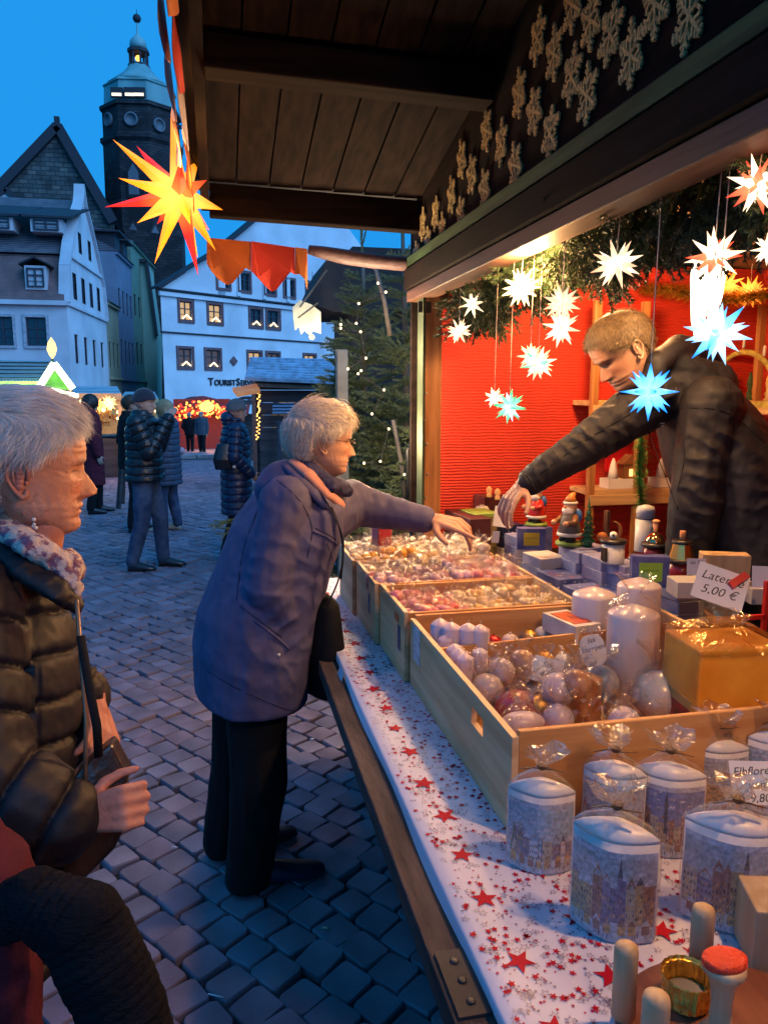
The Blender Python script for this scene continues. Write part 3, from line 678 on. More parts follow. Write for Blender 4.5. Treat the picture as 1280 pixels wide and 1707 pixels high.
V_ = [(347, 398), (343, 440), (372, 470), (384, 475), (400, 460), (415, 445), (428, 450), (440, 465), (458, 486), (472, 478), (485, 455), (497, 447), (508, 462), (512, 490), (512, 425)]
def flap(uv, m, y=3.53, n_=0):
    P = [Vector(at(u, v, y=y)) for u, v in uv]
    for k, p in enumerate(P): p.y += .012*math.sin(k*1.3)
    o = MB().poly([tuple(p) for p in P], .003, (0, 1, 0)).obj('valance', m, stall, fix=True)
flap([(345,396), (419,402), (419,452), (410,447), (400,458), (388,472), (378,474), (365,466), (352,452), (345,440)], m_vo)
flap([(419,402), (492,412), (492,457), (484,454), (474,466), (462,482), (454,486), (444,478), (430,464), (419,452)], m_vr)
flap([(492,412), (513,414), (513,484), (508,466), (500,458), (492,457)], m_vo)
ys_ = [3.5, 3.2, 2.9, 2.6, 2.3, 2.0, 1.7, 1.4, 1.1, .8, .5, .2, -.1]
valance([(XL-.05, y, zc(XL, y)+.09) for y in ys_], .24, [m_vr, m_vo, m_vw])
valance([(XL-.085, y, zc(XL, y)+.11) for y in ys_], .17, [m_vw, m_vw])
# pinkish rolled tarpaulin tied under the far end
m_tarp = mat('rolled_pink_tarpaulin', (.10,.06,.065), .6, var=.2, vs=14, bump=.6, bs=25)
P0, P1 = at(514, 416, y=3.6), at(690, 440, y=3.6)
MB().tube([P0+(P1-P0)*t+np.array([0, 0, -.012*math.sin(t*3)]) for t in np.linspace(0, 1, 9)], [.02,.028,.032,.034,.033,.034,.032,.034,.026], 12).obj('rolled_tarpaulin', m_tarp, stall)
MB().bar(P1+[0,-.03,.03], P1+[0.01,-.03,-.05], .012, .02).obj('strap', m_dark, stall)
# front board with glittering snowflakes, beams below it
b = MB(); V = []; YS = [3.6, 3.2, 2.8, 2.4, 2.0, 1.5, 1.0, 0, -.6]
rs = [[(XF, y, 2.23), (XF+.025, y, 2.23), (XF+.025, y, ztop(y)+.1), (XF, y, ztop(y)+.1)] for y in YS]
fb = b.rings(rs, 0, False).obj('front_board', m_dkw, stall, fix=True)
MB().box((XF-.016, 1.5, 2.275), (.03, 4.24, .045)).obj('ledge', m_grn, stall, bevel=.004)
MB().box((XF-.012, 1.5, 2.2), (.05, 4.22, .09)).obj('fascia', m_dkw, stall, bevel=.004)
MB().box((XF+.02, 1.52, 2.125), (.09, 4.16, .05)).obj('lintel', wood('red_brown_beam', (.05,.02,.012), (.1,.045,.025), 'y', 8), stall, bevel=.004)
m_gold = mat('gold_glitter', (.58,.42,.17), .5, metal=.15, var=.5, vs=220, bump=1, bs=300, bd=.003)
def flake(seed):
    r = random.Random(seed); b = MB(); ln = .056
    for k in range(6):
        a = R(60*k+90); d = Vector((0, math.cos(a), math.sin(a))); l_ = ln*r.uniform(.9, 1.05)
        b.bar((0,0,0), d*l_, .007, .006, up=(1,0,0))
        for t in (.35, .6, .82):
            for sg in (-1, 1):
                e = Vector((0, math.cos(a+sg*.9), math.sin(a+sg*.9))); b.bar(d*l_*t, d*l_*t+e*ln*.40*(1.3-t), .006, .005, up=(1,0,0))
    return b.mesh('snowflake', m_gold)
fms = [flake(k) for k in range(3)]
FL = [(512,500),(541,475),(577,435),(599,355),(654,290),(727,210),(768,85),(498,570),(524,543),(555,515),(597,478),(650,423),(718,368),(796,296),(878,213),(975,123),(1105,33),(622,390),(687,319),(760,248),(805,120),(844,170),(886,45),(930,75),(845,10),(1030,8),(1160,-60),(1000,-70),(930,-50)]
for i, (a, c_) in enumerate(FL):
    P = at(320+a*.75, c_*.75, x=XF-.006)
    if c_ < 0: continue
    o = put('snowflake', fms[i % 3], fb); o.location = P; o.rotation_euler = (rnd.uniform(-.3, .3), 0, 0); o.scale = (1, 1, 1.35)
# end post and its screws, the pale flange in front
MB().box((XF+.06, 3.47, 1.5), (.085, .07, 1.22)).obj('end_post', m_orw, stall, bevel=.004)
MB().box((XF+.012, 3.46, 1.42), (.012, .1, 1.62)).obj('door_edge', mat('green_painted_edge', (.02,.035,.012), .7), stall)
sc = MB().lathe([(.006, 0), (.006, .002), (.003, .0035)], n=10).mesh('screw', mat('zinc_screw', (.35,.33,.3), .35, metal=.9))
for v in (520, 545, 578, 615, 655, 700, 740, 790, 830):
    for u in ((708,) if v > 530 else (703, 714)):
        P = at(u+rnd.uniform(-3,5), v, y=3.433); put('screw', sc, stall, M=Matrix.Translation(P) @ Matrix.Rotation(R(90), 4, 'X'))
P = at(708, 512, y=3.43); MB().box(tuple(P), (.06, .004, .05)).obj('bracket', m_dark, stall)
# red cloth lining, back wall, ceiling, floor behind the counter
XB = 2.75; YR = 3.56
MB().box(((XF+.1+XB)/2, YR+.012, 1.25), (XB-XF-.1, .02, 2.1)).obj('red_side_lining', m_red, stall)
MB().box(((XF+XB)/2, YR+.05, 1.25), (XB-XF, .03, 2.5)).obj('side_wall', m_dkx, stall)
MB().box((XB, 1.4, 1.25), (.02, 4.35, 2.1)).obj('red_back_lining', m_red, stall)
MB().box((XB+.04, 1.4, 1.25), (.03, 4.45, 2.5)).obj('back_wall', m_dkw, stall)
rs = [[(XF+.03, y, 2.42), (XB+.05, y, 2.30), (XB+.05, y, 2.33), (XF+.03, y, 2.45)] for y in (3.6, -.7)]
MB().rings(rs, 0, False).obj('inner_ceiling', m_tanc, stall, fix=True)
MB().box(((.95+XB)/2, 1.4, .06), (XB-.95, 4.3, .12)).obj('raised_floor', m_dkx, stall)
MB().box((1.62, -.75, 1.3), (2.2, .03, 2.5)).obj('side_wall', m_dkx, stall)
for i in range(9): 
    P = at(735+rnd.uniform(-3,6)+i*2, 560+i*38, y=YR-.002)
# pine shelving in the far corner
shf = thing('corner_shelf', 'pine shelf unit full of nativity scenes in the red corner behind the seller', 'shelf', (1.95, 3.45, .1))
def sb(c, s, nm='shelf_board', m=m_orx): MB().box(c, s).obj(nm, m, shf, bevel=.003)
Yf = 3.33
xs0, xs1 = at(987, 800, y=Yf)[0], at(1065, 800, y=Yf)[0]
zz_ = [float(at(1000, v, y=Yf)[2]) for v in (822, 672)]
for x in (xs0, xs1, xs1+.62): sb((x, Yf+.02, 1.1), (.035, .03, 2.0), 'shelf_post', m_orw)
for z in (zz_[0], zz_[1], .82): sb(((xs0+xs1+.64)/2, Yf+.12, z), (xs1-xs0+.66, .2, .025)); sb(((xs0+xs1+.64)/2, Yf+.005, z-.035), (xs1-xs0+.66, .02, .05), 'shelf_lip')
# longer shelf on the back wall that carries the candle arch
bs = thing('back_shelf', 'long pine shelf on the red back wall behind the seller carrying a candle arch', 'shelf', (2.62, 2.2, 1.4))
zb_ = float(at(1245, 678, x=2.6)[2])
MB().box((2.6, 2.2, zb_-.015), (.26, 2.4, .03)).obj('shelf_board', m_ory, bs, bevel=.003)
MB().box((2.6, 2.2, zb_-.5), (.26, 2.4, .03)).obj('shelf_board', m_ory, bs, bevel=.003)
for y in (3.3, 2.3, 1.2): MB().box((2.7, y, 1.2), (.05, .05, 2.0)).obj('shelf_post', m_orw, bs)

# ---------------- counter
m_plk = mat('worn_counter_plank', (.05,.036,.034), .75, var=.3, vs=6, stretch=(6,1,6), bump=.4, bs=30, c2=(.10,.075,.068), spec=.2)
cn = thing('sales_counter', 'long worn brown plank counter along the open front of the stall', 'counter', (.9, 1.6, 0))
YN, YF = -.35, 3.42
MB().box(((.36+1.9)/2+.0, (YN+YF)/2, .825), (1.54, YF-YN, .036)).obj('tabletop', m_plk, cn, bevel=.003)
P0, P1 = at(765, 1707, z=.79), at(530, 1100, z=.79)
MB().box((.325, 1.42, .79), (.065, 3.55, .05)).obj('front_plank', m_plk, cn, bevel=.004)
MB().box((.93, (YN+YF)/2, .40), (.03, YF-YN-.1, .8)).obj('front_panel', m_dkw, cn)
for y in (3.0, 1.6, .2): MB().bar((.9, y, .35), (.42, y, .76), .05, .05).obj('bracket', m_plk, cn)
P = at(795, 1600, z=.817)
h = MB().box((.325, .97, .8185), (.05, .13, .005))
h.obj('hinge_plate', mat('dark_steel', (.05,.045,.045), .7, metal=.3), cn)
for k in range(3): MB().lathe([(.007, 0), (.007, .002), (.004, .003)], (.325, .93+.04*k, .821), 10).obj('bolt', mat('bolt_steel', (.07,.07,.07), .5, metal=.6), cn)
MB().box((.46, 2.9, .66), (.03, .08, .13)).obj('hanging_tag', mat('cardboard', (.45,.33,.15), .8), cn)
# ---------------- tablecloth printed with stars
m_cl = mat('white_oilcloth', (.74,.70,.80), .6, var=.05, vs=3, bump=.25, bs=9, spec=.25, bd=.01)
m_sr = mat('printed_red', (.48,.004,.02), .7, var=0, spec=.2); m_sg = mat('printed_grey_violet', (.22,.16,.24), .4, var=0)
ZT = .846
b = MB(); nx, ny = 40, 90
X0, X1 = .352, 1.7
V = []; 
for j in range(ny+1):
    for i in range(nx+1):
        x = X0+(X1-X0)*(i/nx); y = YN+.05+(YF-YN-.08)*j/ny
        V.append((x, y, ZT-.001 + (0 if i else -.0)))
F = [(j*(nx+1)+i, j*(nx+1)+i+1, (j+1)*(nx+1)+i+1, (j+1)*(nx+1)+i) for j in range(ny) for i in range(nx)]
# drop over the front edge, a little ragged
n0 = len(V)
for j in range(ny+1):
    y = YN+.05+(YF-YN-.08)*j/ny; V.append((X0-.004, y, ZT-.012)); 
for j in range(ny+1):
    y = YN+.05+(YF-YN-.08)*j/ny; V.append((X0-.006+.004*math.sin(y*9), y, ZT-.026-.008*abs(math.sin(y*2.1+1))))
for j in range(ny): F += [(j*(nx+1), (j+1)*(nx+1), n0+j+1, n0+j), (n0+j, n0+j+1, n0+ny+1+j+1, n0+ny+1+j)]
b.add(V, F, 0, True); tc_ = tag(b.obj('tablecloth', m_cl), 'white oilcloth printed with red stars lying on the counter under crates and candles', 'tablecloth')
def star2(cx_, cy_, r, rot, mi, b, z, outline=False):
    P = [(cx_+(r if k % 2 == 0 else r*.42)*math.cos(rot+math.pi*k/5), cy_+(r if k % 2 == 0 else r*.42)*math.sin(rot+math.pi*k/5), z) for k in range(10)]
    if outline:
        Q = [(cx_+(p[0]-cx_)*.72, cy_+(p[1]-cy_)*.72, z) for p in P]
        b.add(P+Q, [(k, (k+1) % 10, 10+(k+1) % 10, 10+k) for k in range(10)], mi)
    else: b.add(P+[(cx_, cy_, z)], [(k, (k+1) % 10, 10) for k in range(10)], mi)
sp = MB(); big = []
for j in range(40):
    for i in range(12):
        x = X0+.062+i*.118; y = -.25+j*.135+(i % 2)*.068
        if x < X1-.03 and y < YF-.08: big.append((x+rnd.uniform(-.008,.008), y+rnd.uniform(-.01,.01), .025*rnd.uniform(.85, 1.15)))
for x, y, r_ in big: star2(x, y, r_, rnd.uniform(0, 6), 0, sp, ZT+.0012)
for q in range(26000):
    x = rnd.uniform(X0+.008, X1-.01); y = rnd.uniform(YN+.06, YF-.05)
    if x > 1.0 and y > 1.3: continue
    if any(abs(x-a)+abs(y-c_) < .026 for a, c_, r_ in big if abs(y-c_) < .03): continue
    k = rnd.random()
    if k < .22: star2(x, y, rnd.uniform(.005, .0078), rnd.uniform(0, 6), 0, sp, ZT+.0009)
    elif k < .5: star2(x, y, rnd.uniform(.006, .009), rnd.uniform(0, 6), 1, sp, ZT+.0006, True)
    else: star2(x, y, rnd.uniform(.0022, .0036), rnd.uniform(0, 6), 1 if k < .8 else 0, sp, ZT+.0004)
stuff(sp.obj('star_print', [m_sr, m_sg], tc_))
P = at(605, 1180, z=.83); q = MB().add([(.345,2.2,.842),(.345,2.27,.842),(.33,2.27,.80),(.325,2.23,.78),(.335,2.2,.80),(.35,2.25,.775)], [(0,1,2),(0,2,3,4),(3,2,5)], 0, True); q.obj('torn_edge', m_cl, tc_)

# ---------------- Moravian stars
def dirs(n):
    o = []; ga = math.pi*(3-math.sqrt(5))
    for i in range(n):
        z = 1-2*(i+.5)/n; r = math.sqrt(1-z*z); o.append(Vector((r*math.cos(ga*i), r*math.sin(ga*i), z)))
    return o
# 26 directions of the classic folded star
D26 = []
for x in (-1,0,1):
    for y in (-1,0,1):
        for z in (-1,0,1):
            if (x, y, z) != (0,0,0): D26.append(Vector((x, y, z)))
def star_mb(R_, core=.33, D=None, two=None):
    out_ = []
    for i, d in enumerate(D or D26):
        k = sum(abs(c) > .5 for c in d); d = d.normalized(); n = {1: 4, 2: 4, 3: 3}.get(k, 4)
        L_ = R_*(1.0 if k != 3 else .86); w = R_*(.215 if k != 3 else .15); a = d.orthogonal().normalized(); c_ = d.cross(a)
        if k != 3:
            a = Vector((0,0,1)); a = (a-d*a.dot(d)); a = a.normalized() if a.length > .1 else Vector((1,0,0)); c_ = d.cross(a)
        P = [d*R_*core + (a*math.cos(t)+c_*math.sin(t))*w*.72 for t in [2*math.pi*(j+.5)/n for j in range(n)]]
        out_.append((P+[d*L_, d*R_*core*.4], [(j, (j+1) % n, n) for j in range(n)]+[(j, n+1, (j+1) % n) for j in range(n)]))
    return out_
def make_star(label, P, R_, mats_, group, rot=None, string_to=None, cat='star lamp', pick=None, D=None):
    o = MB(); 
    for i, (V, F) in enumerate(star_mb(R_, D=D)):
        o.add(V, F, (pick(i) if pick else (i % len(mats_))))
    root = thing('paper_star', label, cat, tuple(P), 0, group)
    me = o.mesh('star_body', mats_); b = put('star_body', me, root); b.matrix_parent_inverse = Matrix(); 
    b.rotation_euler = rot or (rnd.uniform(0, 3), rnd.uniform(0, 3), rnd.uniform(0, 3))
    if string_to is not None:
        t = MB().tube([(0, 0, R_*.5), (string_to[0]*.3, 0, string_to[2]*.5), tuple(string_to)], .0012, 5); c_ = t.obj('cord', m_cord, root); c_.matrix_parent_inverse = Matrix()
    return root
m_cord = mat('pale_cord', (.5,.42,.36), .6, var=0)
s_w = paper_star_mat('white_star_paper', (1, .92, .72), (1, .70, .46), .065, 1.5)
s_w2 = paper_star_mat('white_star_paper_warm_dim', (1, .85, .6), (1, .55, .3), .065, 1.05)  # dimmer, warmer copy of the white star paper
s_r = paper_star_mat('red_star_paper', (1, .35, .12), (.8, .04, .03), .07, 1.0)
s_g = paper_star_mat('green_star_paper', (.45, 1, .7), (.01, .42, .2), .065, 1.1)
s_b = paper_star_mat('blue_star_paper', (.3, .85, 1), (.01, .25, .9), .07, 1.7)
s_bw = paper_star_mat('pale_blue_star_paper', (.85, .97, 1), (.22, .55, 1), .07, 1.35)
s_y = paper_star_mat('yellow_star_paper', (1, .62, .12), (1, .27, .01), .2, 1.15)
s_rr = paper_star_mat('outdoor_red_star_paper', (1, .28, .05), (.8, .02, .015), .2, 1.0)
s_o = paper_star_mat('orange_star_paper', (1, .5, .08), (1, .25, .02), .07, 1.8)
ST = [(765,552,22,[s_w],'small white star hanging lowest left in front of the red wall under the fir garland',None, 20),
 (787,507,23,[s_w],'small white star half in the left end of the fir garland',None, 12),
 (868,480,33,[s_w],'white star hanging in front of the garland, third from the left post',None, 16),
 (936,505,32,[s_w2],'white star touching another one directly below it',None, 10),
 (935,546,33,[s_w],'white star right under its twin, beside the tinsel',None, 20),
 (884,594,24,[s_w2],'small warm white star peeping out behind a larger one',85, 30),
 (897,606,30,[s_w, s_w2, s_w, s_g],'white star with a green tip on a long cord before the red wall',95, 40),
 (824,663,18,[s_w],'tiny white star on a long cord next to the green one',110, 45),
 (849,678,29,[s_g, s_g, s_bw],'green and turquoise star, lowest of the hanging ones',110, 45),
 (1027,440,42,[s_w],'large white star above the head of the seller',None, 20),
 (1190,428,48,[s_w, s_w, s_r],'white and red star in front of the bright lamp',None, 20),
 (1262,308,50,[s_r, s_w],'red and white star at the top right edge by the garland',None, 20),
 (1195,555,54,[s_bw, s_bw, s_b],'bright pale blue star above the shoulder of the seller',None, 60),
 (1082,653,47,[s_b],'deep blue star in front of the chest of the seller',110, 150),
 (1278,415,26,[s_w],'white star cut by the right edge below the red and white one',None, 20)]
for u, v, r_, ms, lb, _, dv in ST:
    P = at(u, v, x=.955); d = float((P-C0) @ FWD)
    if v == 653: P = at(u, v, x=.95); d = float((P-C0) @ FWD)
    Rr = r_*d/FPX*1.05
    ms = [s_w, s_w2, s_w] if ms == [s_w] else ms  # some spikes take the dimmer paper, facet shading put into the glow
    make_star(lb, P, Rr, ms, 'paper stars hanging in the stall', string_to=(.004, 0, max(.05, 2.10-P[2])), pick=None)
for u, v, lb in ((1213,474,'small orange star left of its pair by the gold tinsel'), (1250,487,'small orange star right of its pair by the gold tinsel')):
    P = at(u, v, x=2.3); make_star(lb, P, .075, [s_o], 'orange stars by the tinsel', string_to=(0,0,.12))
# big outdoor star at the awning corner
P = at(300, 326, y=3.3); P = Vector(P)
def PD(u, v, dy): q = Vector(at(u, v, y=3.3+dy)); return q-P
tips = [((285,190),.05,0),((188,232),.0,0),((228,243),.1,1),((198,297),-.1,0),((175,345),.0,1),((229,372),-.05,0),((258,440),-.12,0),((262,374),.12,1),((331,460),-.05,1),((360,418),.05,0),((318,375),-.22,0),((300,268),-.22,1),((345,300),-.1,1),((335,255),.12,0),((300,330),.25,0),((280,300),.25,1),((372,350),.0,0),((350,385),.15,1),((240,310),.2,1),((330,430),.2,0)]
b = MB()
for (u, v), dy, mi in tips:
    T_ = PD(u, v, dy); d = T_.normalized(); a = d.orthogonal().normalized(); c_ = d.cross(a); w = .032; L0 = .055
    Pq = [d*L0+(a*math.cos(t)+c_*math.sin(t))*w for t in [2*math.pi*(j+.5)/4 for j in range(4)]]
    b.add([tuple(q) for q in Pq]+[tuple(T_), (0,0,0)], [(j, (j+1) % 4, 4) for j in range(4)]+[(j, 5, (j+1) % 4) for j in range(4)], mi)
bst = thing('paper_star', 'big yellow and red outdoor star hanging at the outer corner of the awning', 'star lamp', tuple(P))
o = put('star_body', b.mesh('star_body', [s_y, s_rr]), bst); o.matrix_parent_inverse = Matrix()
c_ = MB().tube([P+Vector((0,0,.05)), P+Vector((.02,.03,.2)), (XL, 3.3, zc(XL, 3.3)+.03)], .004, 6).obj('cord', m_dark, bst)
# fir sprigs: a branch with needles
def sprig_mesh(L_, nn, nl, seed, mats_, w=.0016, side=3, droop=.3, up=.5):
    r = random.Random(seed); b = MB()
    def br(p, d, l_, lev):
        q = [p+d*l_*t+Vector((0,0,-droop*l_*t*t*.4)) for t in (0, .35, .7, 1)]
        b.tube([tuple(k) for k in q], [.0028*(1.4-lev*.35), .0024, .002, .001], 5, 1)
        m = int(nn*l_/L_)
        for i in range(m):
            t = (i+.5)/m; c_ = q[0].lerp(q[3], t); a = r.uniform(0, 6.28); o_ = d.orthogonal().normalized(); o2 = d.cross(o_)
            n_ = (o_*math.cos(a)+o2*math.sin(a))*1.0+d*.75; n_.normalize(); tip = c_+n_*nl*r.uniform(.7, 1.1)*(1-.35*t); s_ = n_.cross(Vector((r.uniform(-1,1), r.uniform(-1,1), r.uniform(-1,1)))).normalized()*w
            b.add([tuple(c_-s_), tuple(c_+s_), tuple(tip)], [(0,1,2)], 0)
        if lev < side:
            for t, sg in ((.25, 1), (.33, -1), (.5, 1), (.58, -1), (.74, 1)):
                dd = (d*.75+Vector((-d.y, d.x, 0))*sg*.75+Vector((0,0,r.uniform(-.15,.15)))).normalized()
                if lev == 1: br(q[0].lerp(q[3], t), dd, l_*.5*(1.15-t*.5), 2)
    br(Vector((0,0,0)), Vector((1,0,.1)).normalized(), L_, 1)
    return b.mesh('sprig', mats_)
m_ndl = mat('fir_needles', (.012,.035,.012), .5, var=.5, vs=9, c2=(.04,.085,.03)); m_twig = mat('fir_twig', (.05,.035,.022), .8)
spr = [sprig_mesh(.2, 200, .024, k, [m_ndl, m_twig], w=.0017) for k in range(5)]
def join_sprigs(name, items, parent, mats_):
    """items: (mesh, 4x4) joined into one mesh"""
    vs, fs, mi, off = [], [], [], 0; cache = {}
    for me, M_ in items:
        if me.name not in cache:
            a = np.empty(len(me.vertices)*3); me.vertices.foreach_get('co', a); cache[me.name] = (a.reshape(-1, 3), [tuple(p.vertices) for p in me.polygons], [p.material_index for p in me.polygons])
        A, F, m_ = cache[me.name]; Mn = np.array(M_); vs.append(A @ Mn[:3, :3].T+Mn[:3, 3]); fs += [tuple(i+off for i in f) for f in F]; mi += m_; off += len(A)
    me = bpy.data.meshes.new(name); me.from_pydata(np.concatenate(vs).tolist(), [], fs)
    for m in mats_: me.materials.append(m)
    me.polygons.foreach_set('material_index', mi); me.update(); return put(name, me, parent)
def dirM(p, d, sc, roll): 
    q = Vector(d).normalized().to_track_quat('X', 'Z'); return Matrix.Translation(p) @ q.to_matrix().to_4x4() @ Matrix.Rotation(roll, 4, 'X') @ Matrix.Scale(sc, 4)
gar = thing('fir_garland', 'thick fir garland strung along the inside of the front beam', 'garland', (1.0, 2.3, 2.1))
items = []
yy = 3.4
while yy > .55:
    for q in range(8):
        dn = .5+.5*math.sin(yy*5.0+1)
        p = Vector((1.06+rnd.uniform(-.03, .07), yy+rnd.uniform(-.04, .04), 2.17-rnd.uniform(0, .06)-(.07 if 3.0 < yy < 3.35 else 0)))
        d = Vector((rnd.uniform(-.35, .6), rnd.uniform(-.9, .9), rnd.uniform(-1.0, .35)))
        items.append((rnd.choice(spr), dirM(p, d, rnd.uniform(.65, 1.1), rnd.uniform(0, 6))))
    yy -= .05
stuff(join_sprigs('foliage', items, gar, [m_ndl, m_twig]))
MB().tube([(1.02, y, 2.15) for y in (3.4, 2.6, 1.8, 1.0, .5)], .012, 6).obj('rope', m_twig, gar)
# gold tinsel on the back
m_tin = mat('gold_tinsel', (.85,.5,.1), .25, metal=.9, var=.3, vs=60); m_gti = mat('green_tinsel', (.05,.22,.06), .3, metal=.7, var=.4, vs=50)
def tinsel(name, label, path, n, rad, m, cat='tinsel', w=.002):
    P = [Vector(p) for p in path]; b = MB(); b.tube([tuple(p) for p in P], .004, 5)
    seg = len(P)-1
    for i in range(n):
        t = rnd.uniform(0, seg-1e-6); k = int(t); p = P[k].lerp(P[k+1], t-k); d = Vector((rnd.gauss(0,1), rnd.gauss(0,1), rnd.gauss(0,1))).normalized(); s_ = d.orthogonal().normalized()*w
        b.add([tuple(p-s_), tuple(p+s_), tuple(p+d*rad*rnd.uniform(.6, 1.1))], [(0,1,2)])
    return tag(b.obj(name, m), label, cat)
tp = [at(u, v, x=x) for u, v, x in ((985,505,1.9), (1010,488,1.95), (1060,482,2.05), (1130,485,2.1), (1200,500,2.2), (1290,490,2.3))]
tinsel('gold_tinsel_garland', 'gold tinsel garland strung across the red lining above the head of the seller', tp, 5200, .07, m_tin, w=.0035)
tp = [at(u, v, y=3.2) for u, v in ((1068,560), (1066,640), (1068,745), (1066,800), (1072,865))]
tinsel('green_tinsel_strand', 'green tinsel strand hanging down the pine shelf post behind the seller', tp, 2600, .045, m_gti)
# the bright twin tube lamp hanging behind the stars
lampm = emis('lamp_tube_glow', (1, .83, .58), 9)
lp = thing('tube_lamp', 'bright glowing twin tube lamp hanging at the right behind the stars', 'lamp', tuple(at(1165, 360, x=1.5)))
for (u0, v0, u1, v1, r_) in ((1178, 362, 1160, 565, .029), (1206, 420, 1180, 562, .016)):
    A_, B_ = at(u0, v0, x=1.5), at(u1, v1, x=1.5); MB().tube([A_+(B_-A_)*t for t in (0, .1, .5, .85, 1)], [r_*.5, r_, r_*1.15, r_*.7, r_*.15], 12).obj('tube', lampm, lp)
A_ = at(1175, 360, x=1.5); MB().tube([A_, A_+[0,0,.25]], [.012, .008], 8).obj('holder', m_dark, lp)
# real light of the lamps in the stall
point('stall_lamp', tuple(at(1168, 470, x=1.47)), 24, WARM, .06)
point('stall_lamp_2', (1.5, 2.85, 2.12), 46, WARM, .08)
point('stall_lamp_3', (.95, .75, 2.06), 36, WARM, .03)
point('stall_lamp_4', (.94, 2.3, 2.05), 38, WARM, .05)
point('star_glow', tuple(P+Vector((0,-.3,0))), 9, (1, .4, .08), .06)
# ================================================================ GOODS ON THE COUNTER
m_cello = film("cellophane", (1, .96, .93), .05, 30)
m_glint = film('film_glint', (1, .88, .72), .14, 60, .12)
m_cello2 = film("cellophane_ruffle", (1, .88, .75), .05, 55, .10)
m_crx = wood('pine_crate_end', (.5,.22,.07), (.64,.34,.13), 'x', 7, .5)
def crate(label, x0, x1, y0, y1, z1=1.06, z0=ZT+.004, hole=False, lab=(), div=None):
    t = .013; r = thing('wooden_crate', label, 'crate', (x0, y0, z0), 0, 'pine crates in a row on the counter')
    for x, nm in ((x0+t/2, 'side_board'), (x1-t/2, 'side_board')):
        h = z1-z0
        if hole and x < x0+t:
            ym = y0+.2; L_ = .075
            b = MB(); b.box((x, (y0+y1)/2, z0+.055), (t, y1-y0, .11)); b.box((x, (y0+ym-L_/2)/2, z0+.1525), (t, ym-L_/2-y0, .085)); b.box((x, (ym+L_/2+y1)/2, z0+.1525), (t, y1-ym-L_/2, .085)); b.box((x, ym, z0+.177), (t, L_, .036)); b.box((x, ym, z0+.1155), (t, L_, .011))
            b.obj(nm, m_ory, r)
        else:
            for k in range(2): MB().box((x, (y0+y1)/2, z0+h*(.25+.5*k)), (t, y1-y0, h/2-.0015)).obj(nm, m_ory, r, bevel=.0012, seg=1)
    for y in (y0+t/2, y1-t/2): MB().box(((x0+x1)/2, y, (z0+z1)/2-.002), (x1-x0-2*t, t, z1-z0-.004)).obj('end_board', m_crx, r, bevel=.0015, seg=1)
    MB().box(((x0+x1)/2, (y0+y1)/2, z0+.006), (x1-x0-2*t-.001, y1-y0-2*t-.001, .008)).obj('base_board', m_crx, r)
    if div: MB().bar(div[0], div[1], .01, .10).obj('divider', m_crx, r, bevel=.001, seg=1)
    for (y, z, w, h, m) in lab: MB().box((x0-.0012, y, z), (.0012, w, h)).obj('sticker', m, r)
    return r
m_stb = mat('dark_blue_barcode_sticker', (.015,.02,.09), .5, c2=(.09,.1,.2), vs=60, var=.5); m_sto = mat('orange_sticker', (.5,.09,.02), .5); m_stw = mat('white_printed_sticker', (.55,.55,.58), .5, var=.35, vs=45, stretch=(1,.3,1.5))
crate('near pine crate with a handle hole, divided inside and filled with wrapped pillar candles', .515, 1.24, 1.27, 2.055, hole=True, div=((.53, 1.815, .985), (1.22, 1.89, .985)), lab=[(1.98, .99, .075, .10, m_stw)])
crate('pine crate of gold and red sweets directly behind the big candle crate', .50, 1.045, 2.07, 2.41, lab=[(2.16, 1.02, .05, .022, m_sto), (2.13, .965, .035, .075, m_stb)])
crate('pine crate of pinkish wrapped sweets, third from the near end', .485, 1.045, 2.42, 2.77, lab=[(2.55, 1.02, .04, .02, m_sto), (2.52, .965, .03, .07, m_stb)])
crate('farthest pine crate heaped with yellow and clear wrapped sweets', .47, 1.03, 2.78, 3.09)
def bag_mesh(core, seed, tall=1.0):
    r = random.Random(seed); b = MB()
    b.lathe([(.008, .003), (.019, .004), (.0195, .034*tall), (.015, .040*tall), (.003, .043*tall)], (0,0,0), 8, 0)
    n = 9; prof = [(.0205, .012), (.0215, .026), (.0185, .040), (.006, .047), (.013, .056), (.020, .066)]
    rs = []
    for i, (q, z) in enumerate(prof):
        rs.append([(q*(1+r.uniform(-.3, .3)*(.3+i*.15))*math.cos(2*math.pi*k/n+i*.2), q*(1+r.uniform(-.3, .3)*(.3+i*.15))*math.sin(2*math.pi*k/n+i*.2), z*tall+(r.uniform(-.01, .012) if i > 3 else 0)) for k in range(n)])
    b.rings(rs, 1, False, cap=False)
    return b.mesh('wrapped_sweet', [core, m_cello2])
cores = {k: mat('sweet_'+k, c, .35, var=.3, vs=90, coat=.3) for k, c in dict(yellow=(.85,.36,.02), cream=(.8,.55,.28), white=(.8,.68,.55), pink=(.66,.17,.22), lilac=(.6,.36,.5), red=(.75,.01,.02), gold=(.7,.36,.06), wine=(.5,.02,.08)).items()}
bags = {k: [bag_mesh(m, s+hash(k) % 1 + i) for i, s in enumerate((1, 2, 3))] for k, m in cores.items()}
